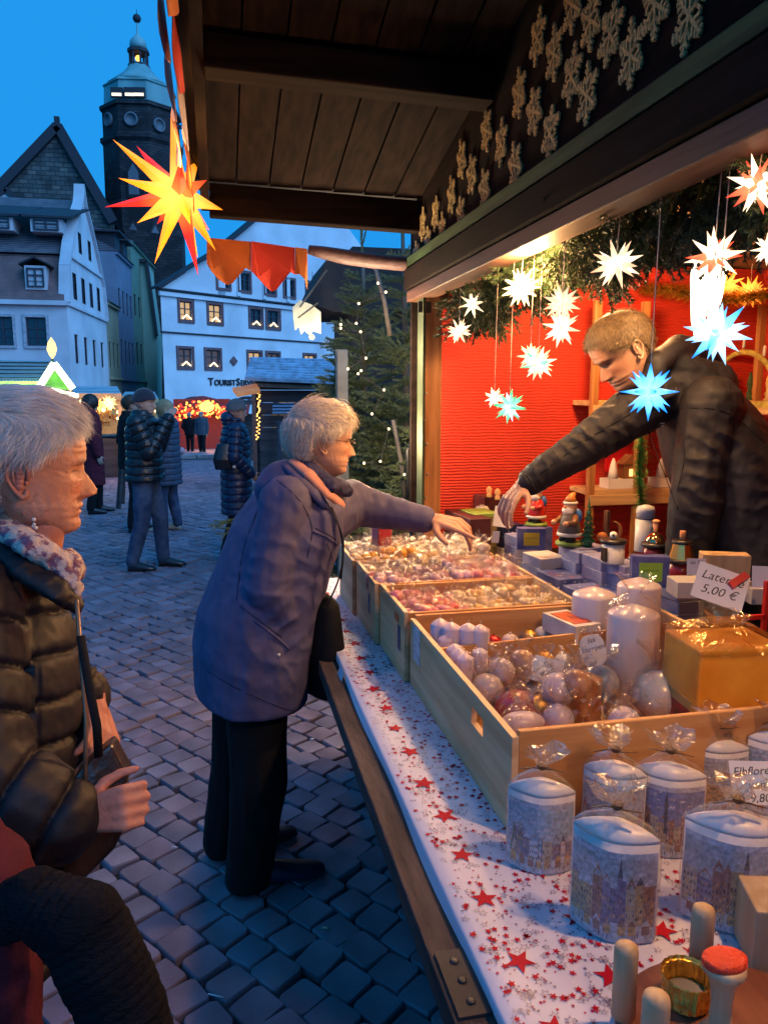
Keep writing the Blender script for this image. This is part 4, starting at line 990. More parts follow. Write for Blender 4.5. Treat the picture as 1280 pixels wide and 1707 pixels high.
def fill(x0, x1, y0, y1, z, nx, ny, colf, group, labf, jz=.006):
    for j in range(ny):
        for i in range(nx):
            x = x0+(x1-x0)*(i+.5)/nx+rnd.gauss(0, .003); y = y0+(y1-y0)*(j+.5)/ny+rnd.gauss(0, .003); k = colf((i+.5)/nx, (j+.5)/ny)
            o = put('wrapped_sweet', rnd.choice(bags[k])); o.location = (x, y, z+rnd.uniform(-jz, jz)+.012*math.sin(x*19+y*7)); o.rotation_euler = (rnd.gauss(0, .25), rnd.gauss(0, .25), rnd.uniform(0, 6)); s = rnd.uniform(1.0, 1.28); o.scale = (s, s, s*rnd.uniform(.85, 1.15))
            tag(o, labf(k), 'sweet', group)
nmk = dict(yellow='yellow', cream='cream', white='whitish', pink='pink', lilac='lilac', red='bright red', gold='golden', wine='wine red')
fill(.487, 1.012, 2.80, 3.075, 1.026, 16, 6, lambda a, b_: ('yellow' if b_ < .35 else 'cream') if a < .45 else ('white' if a > .6 else 'cream'), 'wrapped sweets in the farthest crate', lambda k: 'one of the %s sweets in clear film heaped in the farthest crate' % nmk[k])
fill(.502, 1.03, 2.435, 2.755, 1.012, 16, 7, lambda a, b_: 'cream' if (b_ > .6 and a < .5) else 'lilac' if (b_ < .35 and a < .6) else 'wine' if (a > .55 and rnd.random() < .35) else 'pink' if rnd.random() < .6 else 'lilac', 'wrapped sweets in the third crate', lambda k: 'one of the %s film wrapped sweets in the third crate from the near end' % nmk[k])
fill(.517, 1.03, 2.085, 2.34, .998, 15, 5, lambda a, b_: ('red' if .12 < a < .36 and b_ > .15 else 'pink') if a < .4 else ('gold' if rnd.random() < .55 else 'cream'), 'wrapped sweets in the second crate', lambda k: 'one of the %s sweets in clear film in the crate behind the big candles' % nmk[k])
# hidden filling under the sweets keeps them on something
for (x0, x1, y0, y1, z) in ((.485, 1.015, 2.795, 3.075, 1.012), (.50, 1.03, 2.435, 2.755, .994), (.515, 1.03, 2.085, 2.395, .978)):
    tag(MB().box(((x0+x1)/2, (y0+y1)/2, (ZT+.02+z)/2), (x1-x0, y1-y0, z-ZT-.02)).obj('cardboard_insert', mat('insert_brown', (.3,.16,.07), .8), bevel=.002), {1.012: 'brown cardboard insert under the sweets of the farthest crate', .994: 'brown cardboard insert under the pinkish sweets of the third crate', .978: 'brown cardboard insert under the gold and red sweets'}[z], 'insert')
for (x0, x1, y0, y1, z, nm_) in ((.487, 1.012, 2.80, 3.07, 1.075, 'farthest crate'), (.502, 1.03, 2.435, 2.75, 1.06, 'third crate'), (.517, 1.03, 2.085, 2.36, 1.045, 'second crate')):
    b = MB()
    for k in range(800):
        p = Vector((rnd.uniform(x0, x1), rnd.uniform(y0, y1), z+rnd.gauss(0, .009))); d = Vector((rnd.gauss(0,1), rnd.gauss(0,1), rnd.gauss(0,.9))).normalized(); e = d.orthogonal().normalized(); a = rnd.uniform(.005, .013)
        b.add([tuple(p-e*a*.5), tuple(p+e*a*.5), tuple(p+d*a+e*a*.3), tuple(p+d*a*1.3-e*a*.2)], [(0,1,2,3)])
    tag(stuff(b.obj('crumpled_film', m_glint)), 'glittering crumpled film ends over the sweets of the '+nm_)
# red block candle standing on the yellow sweets
P = at(636, 905, y=2.96); hc = thing('red_block_candle', 'dark red square candle in clear film standing on the yellow sweets', 'candle', tuple(P))
MB().box((P[0], P[1], P[2]+.035), (.06, .06, .085), .3).obj('body', mat('red_wax', (.4,.01,.03), .3, var=.3, vs=30, c2=(.6,.04,.08), coat=.4), hc, bevel=.005)
MB().box((P[0], P[1], P[2]+.036), (.066, .066, .095), .3).obj('wrapper', m_cello, hc)

# ---- candles
m_wl = mat('lilac_white_wax', (.62,.5,.6), .35, var=.06, vs=12, sss=.35, coat=.2); m_wp = mat('pearly_white_wax', (.66,.55,.55), .3, var=.06, vs=9, sss=.35, coat=.3)
m_wr = mat('dark_red_wax', (.28,.012,.03), .25, var=.4, vs=14, c2=(.42,.05,.06), coat=.5); m_wb = mat('brown_marbled_wax', (.30,.09,.03), .3, var=.4, vs=18, c2=(.62,.35,.2), coat=.4)
m_goldf = mat('gold_foil', (.85,.45,.08), .34, metal=.9, var=.25, vs=60, bump=.5, bs=90); m_silv = mat('pearl_white_gloss', (.7,.62,.55), .18, var=.08, coat=.6)
m_redf = mat('red_foil', (.5,.01,.02), .2, metal=.6, var=.3, vs=40, bump=.4, bs=80); m_wick = mat('wick', (.5,.45,.38), .8)
def pillar(label, P, r, h, m, wrap=True, point_=.25, cat='candle', group=None, n=28, tilt=(0,0)):
    t = thing('pillar_candle', label, cat, tuple(P), 0, group)
    pr = [(r*.94, 0), (r, r*.06), (r, h-r*.12), (r*.93, h-r*.02), (r*.5, h+r*point_*.5), (r*.08, h+r*point_)]
    o = MB().lathe(pr, (0,0,0), n).obj('body', m, t); o.matrix_parent_inverse = Matrix()
    w = MB().tube([(0,0,h+r*point_-.002), (.001,0,h+r*point_+.008)], .0012, 5).obj('wick', m_wick, t); w.matrix_parent_inverse = Matrix()
    if wrap:
        b = MB(); rs = []; rr = random.Random(hash(label) & 255)
        for q, z in ((1.04, 0), (1.07, h*.3), (1.05, h*.7), (1.08, h), (.8, h+r*.45), (.22, h+r*.8), (.5, h+r*1.2), (.75, h+r*1.5)):
            k_ = .03 if z <= h else .2
            rs.append([(r*q*(1+rr.uniform(-k_, k_))*math.cos(2*math.pi*k/18), r*q*(1+rr.uniform(-k_, k_))*math.sin(2*math.pi*k/18), z) for k in range(18)])
        o = b.rings(rs, 0, True, cap=False).obj('wrapper', m_cello, t); o.matrix_parent_inverse = Matrix()
    t.rotation_euler = (tilt[0], tilt[1], 0)
    return t
ZC = ZT+.016
def AZ(u, v, z): return at(u, v, z=z)
# small pointed lilac candles at the back left of the near crate
k_ = 0
for (u, v, r, h) in ((725,1050,.027,.10),(752,1056,.027,.10),(780,1058,.028,.11),(800,1060,.026,.105),(730,1078,.023,.085),(755,1085,.023,.08),(775,1092,.022,.07),(712,1062,.022,.08),(800,1082,.02,.06)):
    P = AZ(u, v+4, 1.045); P[0] = max(P[0], .562); P[1] = min(P[1], 2.01); k_ += 1
    t = pillar('one of the lilac white hexagonal candles bundled at the back of the near crate', (P[0], P[1], 1.075-h-.03+(.025 if h > .09 else 0)), r, h, m_wl, False, .5, group='lilac candles in the near crate', n=6)
tag(MB().box((.70, 1.955, .92), (.30, .16, .07)).obj('packing_box', mat('packing_grey', (.3,.22,.2), .8)), 'plain packing box under the lilac candles', 'box')
rb = 0
for (u, v, m, rr_, lb) in ((822,1072,m_redf,.026,'dark red shiny ball candle left of its neighbour by the lilac candles'), (842,1088,m_redf,.028,'larger dark red ball candle in the middle of the near crate'), (812,1092,m_redf,.024,'small dark red ball candle behind the divider'), (850,1068,m_wp,.024,'small cream candle above the red balls'), (795,1098,m_goldf,.016,'small gold sweet beside the red ball candles'), (868,1088,m_goldf,.018,'flat gold foil disc right of the red balls'),
                      (905,1056,m_silv,.027,'white pearl ball at the top of the bauble group'), (882,1060,m_goldf,.022,'rough gold ball at the back of the bauble group'), (940,1062,m_wb,.022,'brownish ball right of the white pearl one'), (890,1085,m_goldf,.027,'gold ball with ridges in the bauble group'), (912,1079,m_silv,.024,'white pearl ball in the centre of the bauble group'), (932,1084,m_silv,.022,'white pearl ball at the right of the bauble group'), (908,1099,m_goldf,.025,'gold ball in front of the bauble group'), (938,1101,m_silv,.023,'white pearl ball in front at the divider'), (955,1075,m_silv,.018,'small white ball against the tall pillar candle')):
    P = AZ(u, v, .985); o = MB().ball((0,0,0), rr_, 16, 10, 0, (1,1,.82)).tube([(0,0,rr_*.8), (0,0,rr_*.8+.006)], .003, 6, 0).obj('ball_candle', m, loc=(P[0], P[1], .985))
    tag(o, lb, 'ball candle')
tag(MB().box((.89, 1.965, .915), (.30, .17, .09)).obj('packing_box', bpy.data.materials['packing_grey']), 'plain packing box under the gold and white balls', 'box')
# front compartment
P = AZ(862, 1205, ZC+.05); t = thing('wrapped_ball_candle', 'large dark red ball candle in crinkled clear film in the near crate', 'candle', (P[0], P[1], .93))
b = MB(); b.ball((0,0,.0), .062, 24, 16, 0, (1,1,1)); o = b.obj('body', m_wr, t); o.matrix_parent_inverse = Matrix()
def ruffle(parent, r, z0, h, seed, m=m_cello2, sx=1, sy=1, base=None, name='wrapper', n=22):
    rr = random.Random(seed); rs = []
    pr = base or [(1.02, -r*.8), (1.1, -r*.2), (1.06, r*.3), (.8, r*.8), (.25, r*1.15), (.5, r*1.6), (.8, r*2.0)]
    for q, z in pr:
        k_ = .05 if z < r else .28
        rs.append([(r*q*sx*(1+rr.uniform(-k_, k_))*math.cos(2*math.pi*k/n), r*q*sy*(1+rr.uniform(-k_, k_))*math.sin(2*math.pi*k/n), z0+z*h+(rr.uniform(-.008, .008) if z > r else 0)) for k in range(n)])
    o = MB().rings(rs, 0, True, cap=False).obj(name, m, parent); o.matrix_parent_inverse = Matrix(); return o
ruffle(t, .064, 0, 1, 3)
def smallwrap(label, u, v, z, r, m, seed, sc=(1,1,1)):
    P = AZ(u, v, z); t = thing('wrapped_candle', label, 'candle', (P[0], P[1], P[2])); o = MB().ball((0,0,0), r, 18, 12, 0, sc).obj('body', m, t); o.matrix_parent_inverse = Matrix(); ruffle(t, r*1.05, 0, 1, seed); return t
smallwrap('lilac wrapped candle lying at the left wall of the near crate', 775, 1130, .98, .032, m_wl, 5)
smallwrap('small red and lilac wrapped candle above the dark red ball', 870, 1105, 1.0, .034, m_wb, 6)
smallwrap('gold and cream wrapped bundle at the near left corner of the crate', 905, 1175, .96, .04, m_goldf, 7, (1.2,.8,.6))
smallwrap('pale wrapped bundle in the near corner in front of the red ball', 870, 1205, .965, .04, m_wl, 8, (1.3,.8,.6))
smallwrap('blue snow globe candle in film behind the brown pillar', 1000, 1140, .98, .045, mat('blue_wax', (.05,.16,.35), .3, var=.5, vs=20, c2=(.5,.5,.6)), 9)
smallwrap('cream wrapped ball under the price card', 985, 1095, 1.0, .035, m_wb, 10)
smallwrap('large pale wrapped ball candle leaning against the gold bag', 1100, 1160, .95, .066, mat('pale_green_wax', (.55,.56,.5), .3, var=.2, vs=12, c2=(.7,.5,.42), coat=.3), 11, (1,1,.95))
for u, v, z, r_, m, sd_, lb in ((930,1150,1.0,.040,m_wl,12,'lilac wrapped candle in the middle of the front compartment'), (812,1150,.97,.040,m_wp,13,'cream wrapped candle beside the left wall of the near crate'), (1040,1205,.96,.036,m_wl,14,'pale wrapped candle at the front rim beside the brown pillar'), (905,1120,1.01,.030,m_goldf,15,'gold wrapped candle behind the price card'), (835,1120,1.0,.034,m_wl,16,'lilac wrapped candle just behind the dark red ball'), (960,1140,1.02,.034,m_wb,17,'brown cream wrapped candle above the short pillar'), (930,1200,.95,.036,m_wl,18,'pale lilac wrapped candle at the front rim left of the pillar')): smallwrap(lb, u, v, z, r_, m, sd_)
b = MB()
for k in range(260):
    p = Vector((rnd.uniform(.54, .9), rnd.uniform(1.31, 1.78), 1.025+rnd.gauss(0, .022))); d = Vector((rnd.gauss(0,1), rnd.gauss(0,1), rnd.gauss(0,1))).normalized(); e = d.orthogonal().normalized(); a = rnd.uniform(.006, .018)
    b.add([tuple(p-e*a*.5), tuple(p+e*a*.5), tuple(p+d*a+e*a*.3), tuple(p+d*a*1.3-e*a*.2)], [(0,1,2,3)])
tag(stuff(b.obj('crumpled_film', m_glint)), 'glittering crumpled film over the wrapped candles of the near crate')
P = AZ(965, 1205, ZC+.03); pillar('short brown marbled pillar candle in film at the near wall of the crate', (P[0], P[1], ZC), .05, .15, m_wb, True, .15)
for (u, v, r, h, lb) in ((1048,1180,.064,.275,'tallest white pillar candle in front of the other two'), (985,1120,.062,.255,'white pillar candle left behind the tall front one'), (1058,1110,.062,.27,'white pillar candle at the back right of the trio')):
    P = AZ(u, v, ZC+.02); pillar(lb, (P[0], P[1], ZC), r, h, m_wp, u == 1048, .3)
# price tags
m_card = mat('white_card', (.66,.64,.68), .6, var=.04); m_ink = mat('ink', (.02,.02,.03), .6, var=0)
def card(label, P, w, h, xdir, zdir, lines, size, clip=None, cat='price card', round_=False, nm='price_card'):
    r = thing(nm, label, cat, tuple(P)); M_ = frame(P, xdir, zdir)
    n = 16
    if round_: pts = [(w/2*math.copysign(abs(math.cos(t))**.7, math.cos(t)), h/2*math.copysign(abs(math.sin(t))**.7, math.sin(t)), 0) for t in [2*math.pi*k/n for k in range(n)]]
    else: pts = [(-w/2, -h/2, 0), (w/2, -h/2, 0), (w/2, h/2, 0), (-w/2, h/2, 0)]
    me = MB().poly(pts, .0012, (0,0,1)).mesh('card', m_card); o = put('card', me, r, M=M_)
    for i, tx in enumerate(lines):
        tm = text_mesh(tx, size, 'handwriting', m_ink, 0, shear=.3); put('handwriting', tm, r, M=M_ @ Matrix.Translation((0, h/2-size*(1.15+i*1.15), .0018)) @ Matrix.Rotation(R(4), 4, 'Z'))
    if clip: o = put('clip', MB().box((0,0,.004), (.018, .05, .012)).mesh('clip', mat('red_clip', (.6,.015,.02), .35)), r, M=M_ @ Matrix.Translation((w*.28, h*.3, .004)) @ Matrix.Rotation(R(-35), 4, 'Z'))
    return r
card('white price card reading 4,50 stuck among the wrapped candles', AZ(912, 1118, 1.03), .07, .06, (.9, -.42, -.2), (-.35, -.75, .5), ['Stk.', '4,50'], .02)
card('rounded paper tag hanging on the tallest pillar candle', AZ(988, 1085, 1.06), .062, .08, (.95, -.2, .2), (-.2, -.95, .15), ['Stk', 'Stumpen'], .017, round_=True)
# white box with red print at the back
P = AZ(935, 1030, 1.05); o = MB().box((0,0,0), (.085, .15, .05)).box((.0, -.0, .0255), (.06, .11, .002), mi=1)
o = o.obj('printed_carton', [mat('cream_carton', (.6,.55,.5), .6), mat('red_orange_print', (.6,.1,.02), .4, var=.4, vs=60)], loc=(P[0]+.02, P[1]-.02, 1.03)); o.rotation_euler = (0, 0, R(12)); tag(o, 'cream carton with orange red top print behind the white pillar candles', 'carton')
# gold bag block on the right
gb_ = thing('gold_gift_bag', 'large golden orange gift pack with shiny film on top and a Lichter label', 'gift pack', (1.04, 1.4, ZC))
m_gb = mat('golden_paper', (.72,.25,.02), .4, var=.2, vs=7, c2=(.9,.42,.05), bump=.25, bs=14, coat=.2)
PB, PT = AZ(1086, 1170, .87), AZ(1090, 1010, 1.13)
gx0, gy0 = .925, 1.47; gzz = ZC
cs = R(-14)
gM = Matrix.Translation((1.118, 1.50, ZC)) @ Matrix.Rotation(R(-6), 4, 'Z')
o = MB().box((0, 0, .13), (.205, .17, .26), M=gM).obj('body', m_gb, gb_, bevel=.006)
o = MB().box((-.1028, 0, .065), (.0012, .12, .10), M=gM).obj('picture_label', mat('label_dark_red', (.05,.02,.03), .4, var=.5, vs=30, c2=(.4,.03,.03)), gb_)
o = MB().box((-.103, 0, .125), (.0012, .125, .022), M=gM).obj('gold_label', mat('label_gold', (.5,.33,.1), .4), gb_)
b = MB(); rr = random.Random(3)
rs = [[((.104*q+rr.uniform(-.006,.006))*a_, (.087*q+rr.uniform(-.006,.006))*b_, .26+z+rr.uniform(-.004,.008)) for a_, b_ in ((-1,-1),(-.3,-1),(.3,-1),(1,-1),(1,0),(1,1),(.3,1),(-.3,1),(-1,1),(-1,0))] for q, z in ((1.02,-.01),(.95,.012),(.6,.03),(.25,.035),(.4,.06))]
b.rings(rs, 0, False, cap=False); b.v = [tuple(gM @ Vector(v)) for v in b.v]; b.obj('film_top', film('gold_film', (1,.75,.4), .26, 22, .08, .9), gb_)
card('big white card reading Laterne 5,00 with a red clip above the gold pack', AZ(1200, 978, 1.215), .12, .095, (.86, -.5, -.3), (-.45, -.7, .62), ['Laterne', '5,00 €'], .032, clip=True)

# ---- oval candles with printed pictures wrapped in film
m_wax = mat('white_candle_wax', (.84,.78,.78), .35, var=.04, sss=.25)
m_band = mat('printed_candle_white', (.82,.76,.76), .35, var=.05, vs=30, coat=.2)
PR = [mat('print_%s' % k, tuple(q*.92+.06 for q in c), .4, var=.35, vs=140, detail=6, lo=.3, hi=.7) for k, c in dict(sky_blue=(.36,.5,.62), sky_grey=(.5,.48,.5), sky_dusk=(.2,.24,.5), snow=(.66,.64,.7), ochre=(.55,.36,.16), rust=(.38,.16,.09), cream=(.6,.5,.36), violet=(.25,.2,.32), dark=(.08,.065,.09), glow=(.75,.42,.12), green=(.14,.22,.14)).items()]
def town_print(w, dep, h, kind, seed):
    """flat printed town scene wrapped on the lens shaped candle: sky, houses with roofs and windows, spire, stalls, people, snow"""
    r_ = random.Random(seed); b = MB()
    def S_(t, z, o):      # t -1..1 across the visible face
        x = t*.97; y = -(1-abs(x)**1.7)**.95 if abs(x) < 1 else 0; return ((x)*w/2*(1+o), y*dep/2*(1+o)-o*.01, z*h)
    def rect(t0, t1, z0, z1, mi, o, n=None):
        n = n or max(1, int(abs(t1-t0)*12)); V = []; F = []
        for k in range(n+1): t = t0+(t1-t0)*k/n; V += [S_(t, z0, o), S_(t, z1, o)]
        for k in range(n): F.append((2*k, 2*k+2, 2*k+3, 2*k+1))
        b.add(V, F, mi)
    sk = {0: 0, 1: 1, 2: 2, 3: 1}[kind]
    for k in range(10): rect(-1, 1, .30+.06*k, .36+.06*k, sk if k < 8 else (3 if k == 9 else sk), .004, 24)
    for k in range(26): t = r_.uniform(-.95, .8); z = r_.uniform(.5, .86); rect(t, t+r_.uniform(.05,.25), z, z+r_.uniform(.01,.04), r_.choice((3, sk, 1)), .0055)
    rect(-1, 1, .0, .30, 3, .004, 24)
    t = -1.0
    while t < .95:
        wd = r_.uniform(.13, .30); t1 = min(1, t+wd); zb = r_.uniform(.12,.2); zt = r_.uniform(.38, .56)+(.08 if kind == 1 else 0); c_ = r_.choice((4, 4, 5, 6, 7, 6) if kind != 0 else (7, 7, 6, 3))
        rect(t, t1, zb, zt, c_, .007); tm = (t+t1)/2; b.add([S_(t-.01, zt, .008), S_(t1+.01, zt, .008), S_(tm, zt+r_.uniform(.06,.13), .008)], [(0,1,2)], r_.choice((3, 3, 7, 5, 8)))
        nx_ = max(2, int(wd/.06))
        for i in range(nx_):
            for q in range(4):
                z = zb+.05+q*.075
                if z+.04 < zt: tt = t+wd*(i+.25)/nx_; rect(tt, min(1, tt+wd*.4/nx_), z, z+.035, r_.choice((8, 8, 9)), .0085, 1)
        t = t1
    if kind in (1, 2): 
        t = r_.uniform(-.2, .3); rect(t-.05, t+.05, .3, .66, 8 if kind == 2 else 7, .009, 1); b.add([S_(t-.06, .66, .009), S_(t+.06, .66, .009), S_(t, .86, .009)], [(0,1,2)], 8)
    if kind == 0:
        for t in (-.8, -.62): b.add([S_(t-.12, .2, .010), S_(t+.12, .2, .010), S_(t, .62, .010)], [(0,1,2)], 10)
    for k in range(7): t = -.9+k*.27+r_.uniform(-.04,.04); rect(t, min(1, t+.17), .08, .17, r_.choice((9, 5, 6)), .0100); b.add([S_(t-.02, .17, .0105), S_(min(1, t+.19), .17, .0105), S_(min(1, t+.085), .24, .0105)], [(0,1,2)], r_.choice((3, 5, 9)))
    for k in range(24): t = r_.uniform(-.95, .93); z = r_.uniform(.03, .1); rect(t, t+.022, z, z+r_.uniform(.035,.055), r_.choice((8, 8, 7, 5)), .0115, 1)
    return b.mesh('picture_print', PR)
pics = [0, 1, 2, 3]
m_rib = mat('brown_ribbon', (.14,.07,.03), .5, var=.2); m_tuft = film('gathered_film', (1,.85,.65), .4, 60, .1)
def oval(label, P, w, dep, h, rot, pic, slope=.0):
    t = thing('oval_candle', label, 'candle', tuple(P), rot, 'oval picture candles in clear film'); n = 28; rs = []
    def lens(s, z):
        o = []
        for k in range(n):
            a = 2*math.pi*k/n; x = math.cos(a); y = math.copysign((1-abs(x)**1.7)**.95, math.sin(a)) if abs(x) < 1 else 0; o.append((x*w/2*s, y*dep/2*s, z))
        return o
    for s, z in ((.97, 0), (1, .004), (1, h*.5), (1, h-.003)): rs.append(lens(s, z))
    o = MB().rings(rs, 0, True, cap=True).obj('candle_body', m_band, t); o.matrix_parent_inverse = Matrix()
    o = put('picture_print', town_print(w, dep, h, pic, len(label)*7+pic), t); o.matrix_parent_inverse = Matrix()
    rs = [lens(1.001, h-.0028), lens(.985, h+.003), lens(.8, h+.010), lens(.45, h+.017), lens(.1, h+.020)]
    o = MB().rings(rs, 0, True).obj('wax_top', m_wax, t); o.matrix_parent_inverse = Matrix()
    rr = random.Random(hash(label) & 127); rs = []
    for s, z, kk in ((1.03, 0, .01), (1.05, h*.4, .015), (1.04, h*.8, .015), (1.05, h+.004, .02), (.72, h+.022, .06), (.3, h+.034, .12), (.10, h+.042, .2)): rs.append([(x*(1+rr.uniform(-kk, kk)), y*(1+rr.uniform(-kk, kk)*2), z_+rr.uniform(-kk, kk)*.05) for x, y, z_ in lens(s, z)])
    o = MB().rings(rs, 0, True, cap=False).obj('wrapper', m_cello, t); o.matrix_parent_inverse = Matrix()
    rs = []; n2 = 14
    for q, z in ((.006, h+.040), (.009, h+.047), (.02, h+.06), (.034, h+.075)): rs.append([(q*1.2*(1+rr.uniform(-.5,.5)*(q > .01))*math.cos(2*math.pi*k/n2), q*(1+rr.uniform(-.5,.5)*(q > .01))*math.sin(2*math.pi*k/n2), z+rr.uniform(-.01,.01)*(q > .01)) for k in range(n2)])
    o = MB().rings(rs, 0, False, cap=False).obj('gathered_top', m_tuft, t); o.matrix_parent_inverse = Matrix()
    b = MB(); b.lathe([(.007, h+.038), (.0095, h+.041), (.0095, h+.045), (.007, h+.048)], (0,0,0), 10)
    for sg in (-1, 1): b.tube([(0, -.008, h+.043), (sg*.015, -.014, h+.046), (sg*.038, -.012, h+.04+rr.uniform(-.006,.012))], [.002,.0028,.002], 6, fl=.35)
    o = b.obj('ribbon', m_rib, t); o.matrix_parent_inverse = Matrix()
    return t
O = [(898,1442,.115,.055,.145,-24,0,'oval candle with a pale blue winter town picture, leftmost at the crate corner'),
     (1018,1548,.13,.062,.165,-38,1,'nearest oval candle with a brown market picture, in front of all'),
     (1018,1412,.11,.055,.15,-33,3,'oval candle half hidden behind the nearest one'),
     (1108,1415,.125,.055,.15,-28,2,'oval candle showing a dark church spire against blue'),
     (1215,1535,.15,.062,.165,-30,1,'wide oval candle with a market picture beside the wooden stamp'),
     (1185,1345,.125,.055,.13,-24,3,'oval candle behind the price card with an old town picture'),
     (1290,1350,.12,.055,.15,-22,0,'oval candle at the right edge behind the price card')]
for u, v, w, dp, h, a, pi_, lb in O:
    P = AZ(u, v, ZT+.002); oval(lb, (P[0], P[1], ZT+.002), w, dp, h, R(a), pics[pi_])
card('white card with handwriting Elbflorenz 9,80 leaning between the oval candles', AZ(1262, 1305, 1.03), .085, .07, (.93, -.35, .05), (-.3, -.8, .5), ['Elbflorenz', 'vom', '9,80'], .019)
# ---- things at the near right corner
m_rbw = wood('red_brown_wood', (.16,.05,.03), (.28,.1,.055), 'y', 7, .45); m_dow = wood('pale_dowel_wood', (.5,.33,.17), (.62,.45,.27), 'z', 10, .5)
peg = thing('peg_board', 'round red brown wooden board with pale upright dowels at the near right corner', 'wooden stand', (.62, .78, ZT))
MB().lathe([(.150, .002), (.155, .006), (.155, .018), (.150, .022)], (.62, .74, ZT), 48).obj('base', m_rbw, peg)
for u, v, h, r_ in ((1038,1690,.105,.0155), (1165,1620,.105,.0155), (1087,1775,.10,.0165)):
    P = AZ(u, v, .87); MB().lathe([(r_, 0), (r_, h-.01), (r_*.9, h-.004), (r_*.55, h), (.001, h+.001)], (P[0], P[1], .868), 20).obj('dowel', m_dow, peg)
P = AZ(1142, 1668, .87); tin = thing('gold_tin', 'stack of crimped gold foil tealight tins on the round board', 'tin', (P[0], P[1], .87))
b = MB(); n = 40; pr = [(.026,0),(.029,.003),(.027,.012),(.031,.014),(.028,.024),(.032,.026),(.029,.038),(.034,.041),(.033,.043),(.029,.036),(.027,.014)]
b.rings([[((r_*(1+.03*math.sin(k*math.pi)+(.04 if k % 2 else 0)))*math.cos(2*math.pi*k/n)+P[0], (r_*(1+(.04 if k % 2 else 0)))*math.sin(2*math.pi*k/n)+P[1], .869+z) for k in range(n)] for r_, z in pr], 0, False, cap=False).obj('foil', m_goldf, tin)
MB().lathe([(.027, .012), (.026, .014), (.02, .0145), (.001, .013)], (P[0], P[1], .869), 20).obj('wax', mat('grey_wax', (.3,.27,.25), .4), tin)
P = AZ(1208, 1590, .995); stp = thing('wooden_stamp', 'turned wooden stamp with bright red rubber top at the near right corner', 'stamp', (P[0], P[1], .87))
MB().lathe([(.026,0),(.026,.012),(.014,.03),(.0125,.06),(.015,.085),(.022,.10),(.026,.104),(.026,.112),(.022,.114)], (P[0], P[1], .869), 24).obj('handle', m_dow, stp)
MB().lathe([(.0255,.1125),(.0265,.115),(.026,.121),(.022,.1225),(.001,.1225)], (P[0], P[1], .869), 24, sx=1.1, sy=.8).obj('rubber_top', mat('red_rubber', (.75,.05,.015), .5, bump=.6, bs=160, var=.1), stp)
P = AZ(1290, 1620, ZT); o = MB().box((0,0,.05), (.07, .09, .10)).obj('pale_wooden_box', m_dow, loc=(P[0]+.01, P[1]+.03, ZT+.003), bevel=.003); o.rotation_euler = (0,0,R(-20)); tag(o, 'pale wooden box cut by the right edge beside the stamp', 'box')

# ---- display behind the crates
ris = MB(); 
m_blu = mat('printed_blue_carton', (.035,.06,.24), .45, var=.3, vs=20, c2=(.12,.14,.36)); m_blu2 = mat('pale_blue_carton', (.16,.2,.42), .45, var=.25, vs=14, c2=(.32,.32,.5))
m_whc = mat('white_carton', (.58,.55,.52), .5, var=.06); m_nav = mat('navy_carton', (.01,.014,.07), .4, var=.4, vs=60); m_grc = mat('green_top_carton', (.22,.33,.06), .5, var=.2); m_mar = mat('maroon_carton', (.06,.01,.012), .5)
m_ylb = mat('yellow_label', (.62,.5,.03), .5, var=.08); m_glb = mat('green_label', (.32,.6,.05), .5, var=.08); m_brn = mat('brown_printed_carton', (.14,.09,.05), .5, var=.5, vs=30, c2=(.3,.24,.1))
tag(MB().box((1.38, 2.74, .895), (.56, 1.32, .085)).obj('display_riser', m_dkw, bevel=.003), 'dark riser board under the rows of blue cartons behind the crates', 'riser')
tag(MB().box((1.475, 1.77, .895), (.41, .6, .085)).obj('display_riser', m_dkw, bevel=.003), 'dark riser board under the white cartons behind the gold pack', 'riser')
m_gst = mat('silver_print', (.5,.52,.6), .4, var=0); m_rst = mat('red_print', (.5,.03,.04), .4, var=0)
def carton(label, P, sz, rz, m, group=None, top=None, front=None, side=None, n_stars=0, cat='carton', sleeve=False):
    t = thing('carton', label, cat, (P[0], P[1], P[2]), R(rz), group); x, y, z = sz
    o = MB().box((0,0,z/2), sz).obj('box', m, t, bevel=.0015, seg=1); o.matrix_parent_inverse = Matrix()
    if sleeve:
        o = MB().box((0,0,z-.0065), (x+.0016, y+.0016, .0155)).obj('lid', m, t, bevel=.001, seg=1); o.matrix_parent_inverse = Matrix()
    if front: o = MB().box((0, -y/2-.0008, z/2), (x*front[1], .0012, z*front[2])).obj('label', front[0], t); o.matrix_parent_inverse = Matrix(); tm = text_mesh('WEIHNACHT', x*.07, 'print', m_ink, 0); q = put('print', tm, t); q.matrix_parent_inverse = Matrix(); q.matrix_basis = frame((0, -y/2-.0016, z*.52), (1,0,0), (0,-1,0))
    if side: o = MB().box((-x/2-.0008, 0, z/2), (.0012, y*.94, z*.9)).obj('side_print', side, t); o.matrix_parent_inverse = Matrix()
    if n_stars:
        b = MB(); r_ = random.Random(int(P[0]*999))
        for k in range(n_stars): star2(r_.uniform(-x*.38, x*.38), r_.uniform(-y*.38, y*.38), r_.uniform(.006,.014), r_.uniform(0,6), k % 2, b, z+.0012)
        o = b.obj('star_print', [m_gst, m_rst], t); o.matrix_parent_inverse = Matrix()
        b = MB()
        for k in range(n_stars*2): star2(r_.uniform(-x*.42, x*.42), r_.uniform(z*.15, z*.85), r_.uniform(.003,.006), r_.uniform(0,6), 0, b, 0)
        b.v = [(vx, -y/2-.0012, vy) for vx, vy, vz in b.v]; o = b.obj('star_print', [m_gst, m_rst], t); o.matrix_parent_inverse = Matrix()
    return t
Z1 = .94
def base(u, v, z): P = AZ(u, v, z); return (P[0], P[1], z)
